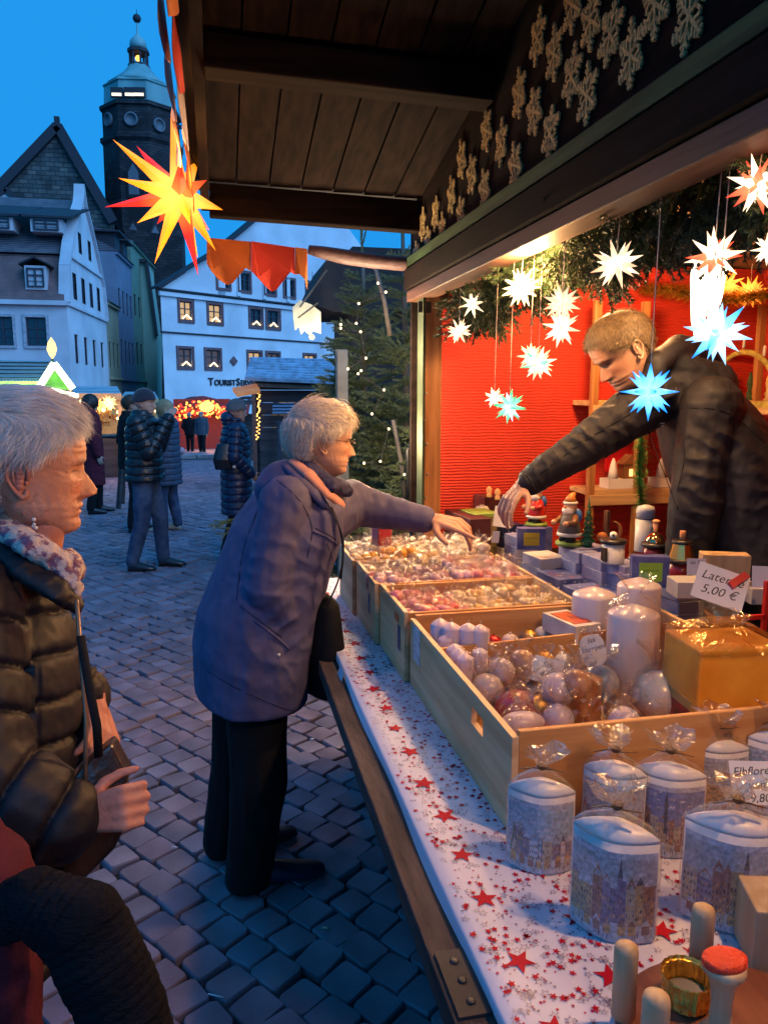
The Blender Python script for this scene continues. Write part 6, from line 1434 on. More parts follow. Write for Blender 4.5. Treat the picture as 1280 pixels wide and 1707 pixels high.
stuff(goods.obj('goods', m_goods, gs))
b = MB()
for k in range(9): b.ball(tuple(GP(88+k*5, 650+k*1.2, 14.3)), .04, 8, 6)
stuff(b.obj('white_bulbs', emis('cool_white_bulb', (1,.85,.6), 6), gs))
point('green_stall_light', tuple(GP(60, 690, 14.9)), 22, (1,.6,.25), .2)
point('low_stall_light', tuple(at(165, 690, y=17.5)), 60, (1,.5,.2), .3); point('red_stall_light', tuple(at(338, 700, y=33.5)), 160, (1,.35,.12), .5)
point('green_light', tuple(GP(60, 625, 13.6)), 12, (.3,1,.15), .2)
def stall_far(label, u0, u1, vt, vb, y, glow, starm=False, grp=None):
    t = thing('far_stall', label, 'stall', (float(at((u0+u1)/2, 700, y=y)[0]), y, gz(y)), 0, 'far stalls along the square')
    P = [tuple(at(u, v, y=yy)) for u, v, yy in ((u0+6,vt,y+1.2), (u1-4,vt,y+1.2), (u1+3,vb,y-.4), (u0-3,vb,y-.4))]
    MB().poly(P, .06, (0,0,1)).obj('roof', m_glr, t, fix=True)
    c_ = at((u0+u1)/2, 700, y=y); w = float(at(u1,700,y=y)[0]-at(u0,700,y=y)[0]); zt = float(at(u0, vb, y=y)[2])
    MB().box((c_[0], y+1.2, (zt+gz(y))/2), (w, .1, zt-gz(y))).obj('back_wall', mat('lit_back_wall', (.3,.17,.08), .8, emit=(1,.5,.15), es=glow), t)  # back wall emits its own warm glow instead of catching lamplight
    MB().box((c_[0], y, gz(y)+.5), (w, .5, 1.0)).obj('counter', m_hut, t); MB().bar(P[3], P[2], .06, .14).obj('fascia', m_orx, t)
    for u in (u0, u1): MB().bar(at(u, vb, y=y-.3), np.array([at(u,vb,y=y-.3)[0], y-.3, gz(y)]), .1, .1).obj('post', m_orx, t)
    b = MB()
    for k in range(14): b.ball(tuple(at(rnd.uniform(u0+2,u1-2), rnd.uniform(vb+3, vb+40), y=y+.5)), rnd.uniform(.03,.06), 6, 4)
    stuff(b.obj('bulbs', emis('stall_bulb', (1,.6,.25), 5), t)); g_ = MB()
    for k in range(40): g_.box(tuple(at(rnd.uniform(u0+2,u1-2), rnd.uniform(vb+18, vb+52), y=y+.7)), (rnd.uniform(.08,.3), .15, rnd.uniform(.08,.3)), rnd.uniform(0,3))
    stuff(g_.obj('goods', m_goods, t)); return t
stall_far('low stall with a grey roof just right of the green lit gable', 118, 200, 648, 661, 19, .25)
stall_far('pale roofed stall in front of the dark street end', 203, 262, 656, 668, 26, .12)
for u, v, r_, m, lb in ((164,676,13,s_o,'orange star hanging under the low stall roof'), (182,672,14,s_w2,'warm white star hanging under the low stall roof')):
    P = at(u, v, y=18.2); R_ = r_*18.5/FPX; make_star(lb, P, R_, [paper_star_mat('far_star', (1,.7,.3) if m is s_w2 else (1,.4,.05), (1,.4,.1), R_, 2.5)], 'stars under the low stall roof')
tb = thing('bar_table', 'round standing table beyond the maroon coated woman', 'table', tuple(at(205, 790, z=-.06)))
P = at(207, 722, y=11.5); xx = P[0]; MB().lathe([(.38,0),(.40,.01),(.40,.03),(.38,.04)], (xx, 12, 1.03), 24).obj('table_top', m_hut, tb)
for a in (0, 2.1, 4.2): MB().bar((xx+.12*math.cos(a), 12+.12*math.sin(a), 1.03), (xx+.32*math.cos(a), 12+.32*math.sin(a), .0), .05, .05).obj('leg', m_hut, tb)
# litter on the cobbles
for u, v, s, m, rz, lb in ((212,1233,.022,m_card,-.7,'cigarette end on the cobbles beside the black bag'), (292,1413,.014,m_card,-.2,'white paper scrap on the cobbles in front of the black trousers'), (543,1547,.014,m_dow,-.4,'small yellow wooden chip on the dark cobbles by the counter'), (520,1232,.013,m_card,-.1,'white paper scrap between the trousers and the counter'), (565,1247,.014,m_dow,-.8,'pale splinter on the cobbles under the counter edge'), (360,1660,.03,m_card,-.5,'thin pale straw lying on the nearest cobbles')):
    P = at(u, v, z=.008); o = MB().tube([(-s*.8,0,0),(s*.8,0,0.001)], .0035 if s < .025 else .002, 6).obj('litter', m, loc=tuple(P)); o.rotation_euler = (0,0,rz); tag(o, lb, 'litter')
# ================================================================ PEOPLE
dgf = lambda: bpy.context.evaluated_depsgraph_get()
def remesh(mb, voxel, smooth=4, fac=.5):
    me = mb.mesh('tmp', []); o = bpy.data.objects.new('tmp', me); col.objects.link(o)
    m = o.modifiers.new('r', 'REMESH'); m.mode = 'VOXEL'; m.voxel_size = voxel
    if smooth: s = o.modifiers.new('s', 'SMOOTH'); s.factor = fac; s.iterations = smooth
    res = bpy.data.meshes.new_from_object(o.evaluated_get(dgf())); bpy.data.objects.remove(o); bpy.data.meshes.remove(me)
    res.polygons.foreach_set('use_smooth', [True]*len(res.polygons)); return res
def getV(me): a = np.empty(len(me.vertices)*3); me.vertices.foreach_get('co', a); return a.reshape(-1, 3)
def getN(me): a = np.empty(len(me.vertices)*3); me.vertices.foreach_get('normal', a); return a.reshape(-1, 3)
def setV(me, A): me.vertices.foreach_set('co', A.ravel()); me.update()
def putm(name, me, m, parent):
    me.name = name; me.materials.clear()
    for k in (m if isinstance(m, list) else [m]): me.materials.append(k)
    return put(name, me, parent)
def segparam(V, segs):
    """nearest limb segment for each vertex; segs: list of chains [(p0,r0),(p1,r1),...]; returns arc position along that chain"""
    best = np.full(len(V), 1e9); pos = np.zeros(len(V)); ids = np.zeros(len(V), int)
    for ci, ch in enumerate(segs):
        s0 = 0
        for (a, ra), (b, rb) in zip(ch[:-1], ch[1:]):
            a = np.array(a); b = np.array(b); d = b-a; L = np.linalg.norm(d); t = np.clip((V-a) @ d/(L*L), 0, 1); dist = np.linalg.norm(V-(a+t[:, None]*d), axis=1)/(ra+(rb-ra)*t)
            k = dist < best; best[k] = dist[k]; pos[k] = s0+t[k]*L; ids[k] = ci; s0 += L
    return pos, ids
def folds(me, amp, scale, seed, stretch=None, puffer=None, pitch=.05, pamp=.008, segs=None):
    V = getV(me); N = getN(me); Q = V*(np.array(stretch) if stretch is not None else 1.0)
    scale = scale*2.4; n = nz(Q, scale, seed); n2 = nz(Q, scale*2.3, seed+3)
    d = amp*(1-np.abs(n)*2.0)*.7+amp*.3*n2
    if puffer:
        pos, ids = segparam(V, segs); ph = pos/pitch + ids*.37 + nz(V, 14, seed)*.10; fr = np.abs((ph % 1)-.5)*2   # 1 at seam
        d = d*.6 + pamp*(1-fr**5)-pamp*.5 - pamp*.9*np.exp(-((1-fr)/.10)**2) + .25*pamp*nz(V, 120, seed+9)*(fr**2)
    setV(me, V+N*d[:, None])
def creases(me, items, seed=1, am_k=.6):
    """local pulls in the cloth: (centre, direction across the folds, wavelength, amplitude, radius)"""
    V = getV(me); N = getN(me); d = np.zeros(len(V)); w = nz(V, 9, seed)
    for i, (c, dr, wl, am, ra) in enumerate(items):
        c = np.array(c); dr = np.array(Vector(dr).normalized()); q = V-c; t = q @ dr; fall = np.exp(-np.sum(q*q, 1)/(ra*ra)); ph = t/wl*1.6*np.pi+w*5.5+1.5*nz(V, 22, seed+40+i)+i
        d += am_k*am*fall*(1-2*np.abs(np.sin(ph/2))**.8)*np.clip(.5+1.1*nz(V, 16, seed+i+2), 0, 1.3)
    setV(me, V+N*d[:, None])
from mathutils.bvhtree import BVHTree
def surf(me):
    return BVHTree.FromPolygons([v.co for v in me.vertices], [tuple(p.vertices) for p in me.polygons])
def hitp(bv, u, v):
    d = Vector(FWD+RGT*(u-640)/FPX-UPV*(v-853.5)/FPX).normalized(); h = bv.ray_cast(Vector(C0), d); return h[0], h[1]
def seam(root, bv, pts, rad, m, name='seam', off=.0, n=5):
    P2 = [(p[0], p[1], 0) for p in pts]; out_ = []
    for q in cr(P2, n):
        h, nn = hitp(bv, q[0], q[1])
        if h is not None: out_.append(tuple(h+nn*off))
    if len(out_) > 2: return MB().tube(out_, rad, 5).obj(name, m, root)
# ---- heads
PROF = dict(z=[0,.03,.07,.12,.155,.185,.21,.24,.275,.31,.36,.42,.47,.51,.55,.60,.66,.74,.82,.89,.95,.985,1.0],
            f=[.20,.30,.345,.355,.335,.362,.35,.372,.352,.345,.345,.345,.338,.335,.36,.378,.378,.365,.32,.245,.145,.06,.0],
            b=[-.02,-.03,-.07,-.13,-.17,-.20,-.23,-.265,-.30,-.34,-.385,-.425,-.45,-.465,-.475,-.483,-.483,-.465,-.42,-.345,-.235,-.12,-.0],
            w=[.10,.15,.18,.21,.228,.24,.25,.262,.272,.283,.295,.303,.309,.313,.318,.323,.325,.322,.30,.255,.18,.09,.004])
def head_mesh(H, nose=.12, jaw=1.0, brow=1.0, age=0.0, seed=0, nose_w=1.0, lids=1.0, chin=0.0, fat=1.0):
    """face looks along +x, z up, origin at the middle of the head; returns verts, faces (units: metres)"""
    nz_, na = 96, 112; zz = np.linspace(0, 1, nz_); g = lambda k: np.interp(zz, PROF['z'], PROF[k])
    f = g('f').copy(); b = g('b'); w = g('w')*fat
    sm = lambda a: np.convolve(np.pad(a, 2, mode='edge'), [.1,.2,.4,.2,.1], 'valid')
    f, b, w = sm(f), sm(b), sm(w)
    f += chin*np.exp(-((zz-.08)/.05)**2); w = w*(1+(jaw-1)*np.exp(-((zz-.15)/.15)**2))
    T = np.linspace(0, 2*np.pi, na, endpoint=False); V = []
    for i, z in enumerate(zz):
        cx = (f[i]+b[i])/2*1.0; cx = b[i]+(f[i]-b[i])*.5; a = (f[i]-b[i])/2
        c, s = np.cos(T), np.sin(T); ex = 2.25
        q = (np.abs(c)**ex+np.abs(s)**ex)**(-1/ex); x = cx+a*c*q; y = w[i]*s*q
        fr = np.clip(c, 0, 1)
        G = lambda y0, z0, sy, sz: np.exp(-((y-y0)/sy)**2-((z-z0)/sz)**2)
        # nose
        nl = np.interp(z, [.27,.30,.325,.36,.42,.48,.53,.56], [0,.55,1.0,.93,.66,.36,.16,0])*nose; wd_n = np.interp(z, [.27,.33,.42,.53], [.078,.074,.056,.048])*nose_w
        x = x+fr**1*(nl*np.exp(-(np.abs(y)/wd_n)**1.9))
        for sg in (-1, 1):
            x = x+fr*(.035*nose/.12*G(sg*.058*nose_w, .325, .024, .026))        # nostril wings
            x = x-fr*(.040*G(sg*.125, .505, .068, .042))           # sockets
            x = x+fr*(.016*brow*G(sg*.12, .572, .09, .024))          # brow
            x = x+fr*lids*(.026*G(sg*.125, .505, .048, .026))           # eyeball bulge under lids
            x = x-fr*(.010*G(sg*.125, .500, .05, .006))
            x = x+fr*(.012*G(sg*.18, .40, .07, .05))                # cheek bone
            x = x-fr*(.012*(1+age)*np.exp(-((y-sg*(.10+.25*(.33-z)))/.018)**2)*np.exp(-((z-.27)/.07)**2))   # fold nose to mouth
            if age: 
                x = x-fr*age*(.010*G(sg*.125, .455, .06, .010))+fr*age*.008*G(sg*.125, .435, .06, .012)
                y = y+sg*age*.018*np.exp(-((z-.13)/.06)**2)*np.clip(c, 0, 1)*(np.abs(s) > .1)
        x = x-fr*(.016*np.exp(-(y/.10)**2)*np.exp(-((z-.212)/.009)**2))   # mouth line
        x = x+fr*(.008*np.exp(-(y/.075)**2)*np.exp(-((z-.236)/.014)**2)+.010*np.exp(-(y/.07)**2)*np.exp(-((z-.19)/.014)**2))
        V.append(np.stack([x, y, np.full(na, z-.5)], 1))
    V = np.concatenate(V)
    if age: 
        n = nz(V, 26, seed); V[:, 0] += .004*age*n*(V[:, 0] > 0); n = nz(V*np.array([1,1,3]), 14, seed+5); V[:, 0] += .005*age*n*(V[:, 0] > .1)
        sd_ = np.sign(V[:, 1])*np.clip(np.abs(V[:, 1])/.2, 0, 1); wr_ = np.exp(-((V[:, 0]-.18)/.07)**2-((V[:, 2]+.02)/.07)**2); V[:, 1] += sd_*age*.0022*wr_*np.sin((V[:, 2]+.35*V[:, 0])*150)
        fh = np.exp(-((V[:, 2]-.17)/.06)**2)*(V[:, 0] > .15); V[:, 0] += .0028*age*fh*np.sin(V[:, 2]*130+2*nz(V, 12, seed)); ck = np.exp(-((V[:, 2]+.22)/.09)**2-((V[:, 0]-.12)/.10)**2); V[:, 1] += sd_*age*.003*ck*np.sin((V[:, 0]*1.0+V[:, 2]*.25)*95+nz(V, 10, seed+2)*1.5)
    V *= H; F = []
    for i in range(nz_-1):
        for j in range(na): k = (j+1) % na; F.append((i*na+j, i*na+k, (i+1)*na+k, (i+1)*na+j))
    F.append(tuple(range(na-1, -1, -1))); F.append(tuple((nz_-1)*na+j for j in range(na)))
    return V, F
def skin_mat(name, c, c2, spots=False):
    m = mat(name, c, .58, var=.1, vs=22, c2=c2, sss=.12, bump=.4, bs=140, bd=.003); t = m.node_tree; b = t.nodes['Principled BSDF']; L = t.links.new
    return m
def face_mat(name, c, c2, H, lip=(.35,.10,.09), browc=(.12,.08,.05), spots=.0, stub=None, wr=0):
    """skin with lips, brows, eye slit; local head coordinates"""
    m = skin_mat(name, c, c2); t = m.node_tree; b = t.nodes['Principled BSDF']; L = t.links.new
    if wr:
        for n_ in t.nodes:
            if n_.type == 'BUMP': n_.inputs['Strength'].default_value = wr; n_.inputs['Distance'].default_value = .004; n_.inputs['Height'].links[0].from_node.inputs['Scale'].default_value = 55
    src = b.inputs['Base Color'].links[0].from_socket; tc = t.nodes.new('ShaderNodeTexCoord'); sp_ = t.nodes.new('ShaderNodeSeparateXYZ'); L(tc.outputs['Object'], sp_.inputs[0])
    ab = t.nodes.new('ShaderNodeMath'); ab.operation = 'ABSOLUTE'; L(sp_.outputs['Y'], ab.inputs[0])
    def blob(y0, z0, sy, sz, colr, st, src, front=True):
        def ma(op, a, b_=None):
            n = t.nodes.new('ShaderNodeMath'); n.operation = op
            for i, k in enumerate((a, b_)):
                if k is None: continue
                if isinstance(k, (int, float)): n.inputs[i].default_value = k
                else: L(k, n.inputs[i])
            return n.outputs[0]
        dy = ma('DIVIDE', ma('SUBTRACT', ab.outputs[0], y0*H), sy*H); dz = ma('DIVIDE', ma('SUBTRACT', sp_.outputs['Z'], (z0-.5)*H), sz*H)
        r2 = ma('ADD', ma('MULTIPLY', dy, dy), ma('MULTIPLY', dz, dz)); e = ma('MULTIPLY', ma('POWER', 2.718, ma('MULTIPLY', r2, -1.0)), st)
        fx = ma('GREATER_THAN', sp_.outputs['X'], .12*H if front else -1); e = ma('MULTIPLY', e, fx)
        mx = t.nodes.new('ShaderNodeMix'); mx.data_type = 'RGBA'; L(e, mx.inputs['Factor']); L(src, mx.inputs['A']); mx.inputs['B'].default_value = (*colr, 1); return mx.outputs['Result']
    red = (c[0]*1.0, c[1]*.62, c[2]*.55)
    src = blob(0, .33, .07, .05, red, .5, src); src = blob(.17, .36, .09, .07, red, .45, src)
    src = blob(0, .213, .085, .022, lip, .95, src); src = blob(0, .2115, .095, .005, tuple(k*.25 for k in lip), .9, src)  # dark line paints the shade between the lips
    src = blob(.125, .585, .08, .014, browc, .85, src); src = blob(.125, .505, .075, .035, (c[0]*.6, c[1]*.5, c[2]*.5), .5, src); src = blob(.13, .497, .062, .009, (.02,.012,.01), .95, src); src = blob(.125, .545, .07, .006, (c[0]*.5, c[1]*.42, c[2]*.4), .6, src)  # sockets and lid crease darkened, shade painted into the skin
    if stub: src = blob(.1, .12, .22, .16, stub, .35, src)
    if spots:
        v = t.nodes.new('ShaderNodeTexNoise'); v.inputs['Scale'].default_value = 70; v.inputs['Detail'].default_value = 2; L(tc.outputs['Object'], v.inputs['Vector'])
        r = t.nodes.new('ShaderNodeValToRGB'); r.color_ramp.elements[0].position = .58; r.color_ramp.elements[1].position = .70; r.color_ramp.elements[0].color = (0,0,0,1); r.color_ramp.elements[1].color = (spots,)*3+(1,); L(v.outputs['Fac'], r.inputs[0])
        mx = t.nodes.new('ShaderNodeMix'); mx.data_type = 'RGBA'; L(r.outputs[0], mx.inputs['Factor']); L(src, mx.inputs['A']); mx.inputs['B'].default_value = (c[0]*.55, c[1]*.4, c[2]*.3, 1); src = mx.outputs['Result']
    L(src, b.inputs['Base Color']); return m
def ear_mb(H, sg, s=1.0):
    b = MB(); y = sg*.315*H; c = np.array([-.045*H, y, -.06*H]); n = Vector((-.35, sg*1.0, 0)).normalized(); u = Vector((1, sg*.35, 0)).normalized(); P = lambda a, e, o=0: tuple(Vector(c)+u*(a*H*s)+Vector((0,0,1))*(e*H*s)+n*(o*H*s))
    rim = [(.03,-.02,.0),(.035,.05,.01),(.02,.11,.03),(-.02,.135,.05),(-.06,.115,.06),(-.08,.06,.065),(-.075,.0,.055),(-.05,-.05,.04),(-.02,-.09,.03),(.01,-.115,.02),(.03,-.10,.01),(.03,-.06,.0)]
    b.tube([P(*r) for r in rim], [.010*H]+[.014*H]*7+[.017*H,.022*H,.018*H,.010*H], 8)
    inner = [(.02,.0,.0),(.0,.06,.02),(-.035,.08,.03),(-.05,.04,.035),(-.045,-.01,.03),(-.02,-.05,.02)]
    b.tube([P(*r) for r in inner], .010*H, 8)
    for k in range(6): b.ball(P(-.018, -.075+k*.03, .002), .040*H if k else .03*H, 8, 6)
    b.ball(P(.028, -.02, .008), .014*H, 8, 6)
    return b
def Mhead(P, fdir, up=(0,0,1), roll=0):
    f = Vector(fdir).normalized(); u = Vector(up); u = (u-f*u.dot(f)).normalized(); l = u.cross(f); return Matrix(((f.x,l.x,u.x,P[0]),(f.y,l.y,u.y,P[1]),(f.z,l.z,u.z,P[2]),(0,0,0,1)))
def hairline(ang, kind):
    # ang 0 = front .. pi = back ; returns the z (0..1) above which hair grows
    if kind == 'short': return np.interp(ang, [0,.45,.75,1.0,1.3,1.5,1.75,2.1,2.6,3.15], [.80,.79,.73,.62,.56,.54,.50,.33,.20,.16])
    if kind == 'bob': return np.interp(ang, [0,.5,.8,1.05,1.3,1.5,1.75,2.05,2.6,3.15], [.84,.82,.77,.70,.60,.60,.58,.28,.16,.12])
    return np.interp(ang, [0,.5,.9,1.2,1.5,1.8,2.2,3.15], [.78,.75,.66,.58,.5,.4,.24,.16])
def hair(root, M_, H, kind, m, thick, n_str, L_, seed, flow, sw=.0009, lift=.35, curl=.3, capm=None, capfat=1.0, crown=(-.12,0,1.0)):
    """scalp shell plus many fine ribbons"""
    nz_, na = 64, 96; zz = np.linspace(0, 1, nz_); g = lambda k: np.interp(zz, PROF['z'], PROF[k]); f, b, w = g('f'), g('b'), g('w')
    T = np.linspace(0, 2*np.pi, na, endpoint=False); V = np.zeros((nz_, na, 3)); ok = np.zeros((nz_, na), bool)
    for i, z in enumerate(zz):
        cx = (f[i]+b[i])/2; a = (f[i]-b[i])/2; c, s = np.cos(T), np.sin(T); q = (np.abs(c)**2.25+np.abs(s)**2.25)**(-1/2.25); ang = np.abs(np.arctan2(s, c)); hl = hairline(ang, kind); e = np.clip((z-hl)/.10, 0, 1)
        th = thick/H*(e*(2-e))*(1+.0*z)+.003
        if kind == 'bob': th = th*(1+.25*np.exp(-((z-.45)/.2)**2)*(ang > 1.6))
        x = cx+(a+th)*c*q; y = (w[i]+th)*s*q; V[i] = np.stack([x, y, np.full(na, z-.5)+np.where(z > .8, th*(z-.8)/.2, 0)], 1); ok[i] = z > hl-.012
    V = V.reshape(-1, 3)*H; n = nz(V, 30/.2*.2, seed); R_ = V/np.maximum(1e-6, np.linalg.norm(V, axis=1))[:, None]; V = V+R_*(n*thick*.28)[:, None]
    F = []
    for i in range(nz_-1):
        for j in range(na):
            k = (j+1) % na
            if ok[i, j] and ok[i, k] and ok[i+1, j] and ok[i+1, k]: F.append((i*na+j, i*na+k, (i+1)*na+k, (i+1)*na+j))
    F.append(tuple((nz_-1)*na+j for j in range(na)))
    me = MB().add(V, F, 0, True).mesh('hair', [capm or m, m])
    # strands
    r = np.random.default_rng(seed); idx = np.where(ok.reshape(-1))[0]; zi = idx//na
    wgt = (w[zi]+.02)*(1+0*zi); wgt[zi > nz_-3] *= .3; pick = r.choice(idx, n_str, p=wgt/wgt.sum()); jitter = r.normal(0, .006*H/.2, (n_str, 3)); P = V[pick]+jitter*.6; Nn = P/np.linalg.norm(P, axis=1)[:, None]
    D = flow(P/H, Nn); D = D-Nn*np.sum(D*Nn, 1)[:, None]; D /= np.maximum(1e-6, np.linalg.norm(D, axis=1))[:, None]
    ax = np.cross(Nn, D); ln = L_*r.uniform(.55, 1.15, n_str); ns = 5; pts = []; ph = r.uniform(0, 6.28, n_str); cl = curl*r.normal(0, 1, n_str)
    grp = nz(P, 60, seed+2)
    for k in range(ns+1):
        t = k/ns; p = P+D*(ln*t)[:, None]+Nn*(ln*lift*(t-.9*t*t)*1.0)[:, None]-Nn*(ln*ln*t*t*.8/ (H*1.0))[:, None]*.55+ax*(ln*(.25*grp*t+cl*t*t*.5))[:, None]; pts.append(p)
    Vs = []; Fs = []; wv = (ax+Nn*r.normal(0, .5, (n_str, 1)))*sw
    for k in range(ns+1):
        tw = 1-.75*(k/ns); Vs += [pts[k]-wv*tw, pts[k]+wv*tw]
    A = np.stack(Vs, 1).reshape(-1, 3); m2 = 2*(ns+1)
    base_ = np.arange(n_str)[:, None]*m2; qd = []
    for k in range(ns): qd.append(np.concatenate([base_+2*k, base_+2*k+1, base_+2*k+3, base_+2*k+2], 1))
    Fq = np.concatenate(qd).tolist(); mb = MB(); mb.v = [tuple(v) for v in getV(me).tolist()]; mb.f = [list(p.vertices) for p in me.polygons]; mb.m = [0]*len(mb.f); mb.s = [True]*len(mb.f)
    off = len(mb.v); mb.v += [tuple(v) for v in A.tolist()]; mb.f += [[i+off for i in q] for q in Fq]; mb.m += [1]*len(Fq); mb.s += [False]*len(Fq)
    me2 = mb.mesh('hair', [capm or m, m]); return put('hair', me2, root, M=M_)
# ---- hands: palm and five fingers as one surface. W: wrist pos, d: direction to knuckles, n: back-of-hand normal
def hand_mb(b, W, d, n, size, sgn, curl=(.3,.35,.4,.45), thumb=.4, spread=.09, point_=None):
    d = Vector(d).normalized(); n = Vector(n); n = (n-d*n.dot(d)).normalized(); s = d.cross(n)*sgn; W = Vector(W); S_ = size/.18
    # palm
    for k, (off, w_) in enumerate(((-.030, .9), (-.010, 1), (.012, 1), (.031, .85))):
        b.cone2(tuple(W+s*off*S_*.6+d*.012*S_), tuple(W+s*off*S_+d*.078*S_), .0135*S_, .0115*S_*w_, 8)
    b.cone2(tuple(W-d*.015*S_), tuple(W+d*.02*S_), .021*S_, .020*S_, 10)
    Ls = (.040,.046,.043,.033)
    for k in range(4):
        off = (-.031,-.0105,.0105,.030)[k]; a = -curl[k]; fd = (d+s*spread*(k-1.5)).normalized(); p = W+s*off*S_+d*.080*S_; seg = [Ls[k]*S_, Ls[k]*.62*S_, Ls[k]*.5*S_]; rr = [.0095,.0086,.0078,.0066]
        if point_ is not None and k == point_: cs_k = (.12,.1,.05)
        else: cs_k = (curl[k]*1.5, curl[k]*2.0, curl[k]*1.2)
        ang = 0
        for q in range(3):
            ang += cs_k[q]*.62; dd = fd*math.cos(ang)-n*math.sin(ang); p2 = p+dd*seg[q]; b.cone2(tuple(p), tuple(p2), rr[q]*S_*(.92 if k == 3 else 1), rr[q+1]*S_*(.92 if k == 3 else 1), 8); p = p2
    p = W-s*.018*S_+d*.018*S_; td = (d*.55-s*.75-n*(.2+thumb*.4)).normalized()
    for q, (l_, r0_, r1_) in enumerate(((.042,.0135,.0115),(.032,.011,.0095),(.026,.0095,.0075))):
        p2 = p+td*l_*S_; b.cone2(tuple(p), tuple(p2), r0_*S_, r1_*S_, 8); p = p2; td = (td+d*.35*(1+thumb)-n*.12*thumb+s*.25*thumb).normalized()
def torso_mb(b, secs, n=28):
    """secs: (center, forward dir, half depth, half width, side dir optional)"""
    rs = []
    for c, fdir, hd, hw, *up in secs:
        f_ = Vector(fdir).normalized(); u = Vector(up[0]) if up else Vector((0,0,1)); l = u.cross(f_).normalized(); c = Vector(c)
        ring = []
        for k in range(n):
            t = 2*math.pi*k/n; cc, ss = math.cos(t), math.sin(t); q = (abs(cc)**2.4+abs(ss)**2.4)**(-1/2.4); ring.append(tuple(c+f_*hd*cc*q+l*hw*ss*q))
        rs.append(ring)
    return b.rings(rs, 0, True)
def chain(b, pts, rad, n=12):
    for (p, q), (r_, s_) in zip(zip(pts[:-1], pts[1:]), zip(rad[:-1], rad[1:])): b.cone2(tuple(p), tuple(q), r_, s_, n)
    return b
def shoe(b, P, fd, L_=.27, w=.05, h=.07):
    f_ = Vector(fd).normalized(); P = Vector(P); l = Vector((-f_.y, f_.x, 0)); rs = []
    for t, ww, hh in ((-.28,.62,.95),(-.22,.85,1.05),(0,.85,1.05),(.2,.95,.85),(.45,1.05,.62),(.62,.9,.5),(.72,.5,.35)):
        ring = []
        for k in range(12):
            a = 2*math.pi*k/12; z = h*hh*(.5+.5*math.sin(a)); z = max(0, z) if math.sin(a) > -.6 else 0; ring.append(tuple(P+f_*L_*t+l*w*ww*math.cos(a)*(1 if math.sin(a) < .3 else .85)+Vector((0,0,z))))
        rs.append(ring)
    return b.rings(rs, 0, True)

m_skin_bg = skin_mat('skin', (.42,.23,.16), (.5,.29,.21)); m_shoe = mat('black_leather', (.012,.012,.016), .35, coat=.2, bump=.2, bs=50); m_beige = mat('beige_suede', (.35,.3,.24), .8)
def cloth(name, c, rough=.85, c2=None, vs=30, bump=.3, bs=300, sheen=0, spec=.2): return mat(name, c, rough, var=.15, vs=vs, c2=c2, bump=bump, bs=bs, sheen=sheen, spec=spec, bd=.002)
m_jean = cloth('blue_denim', (.02,.035,.075), .8, (.06,.09,.15), 9); m_blkc = cloth('black_cloth', (.008,.008,.01)); m_navyp = cloth('navy_quilted_nylon', (.012,.02,.06), .38, bump=.15, bs=90, sheen=0, spec=.5); m_blkp = cloth('black_quilted_nylon', (.008,.010,.014), .38, bump=.15, bs=90, sheen=0, spec=.5)
m_knit = mat('dark_knit', (.012,.014,.025), .9, bump=.8, bs=220, sheen=.3, bd=.003); m_maroon = cloth('maroon_wool', (.10,.012,.022)); m_greyh = mat('grey_knit_hat', (.12,.12,.13), .9, bump=.8, bs=160, bd=.004)
m_hairs = {k: mat('hair_'+k, c, .5, var=.3, vs=60, spec=.4) for k, c in dict(dark=(.015,.01,.008), brown=(.05,.028,.015), blond=(.3,.2,.1), grey=(.25,.24,.24)).items()}
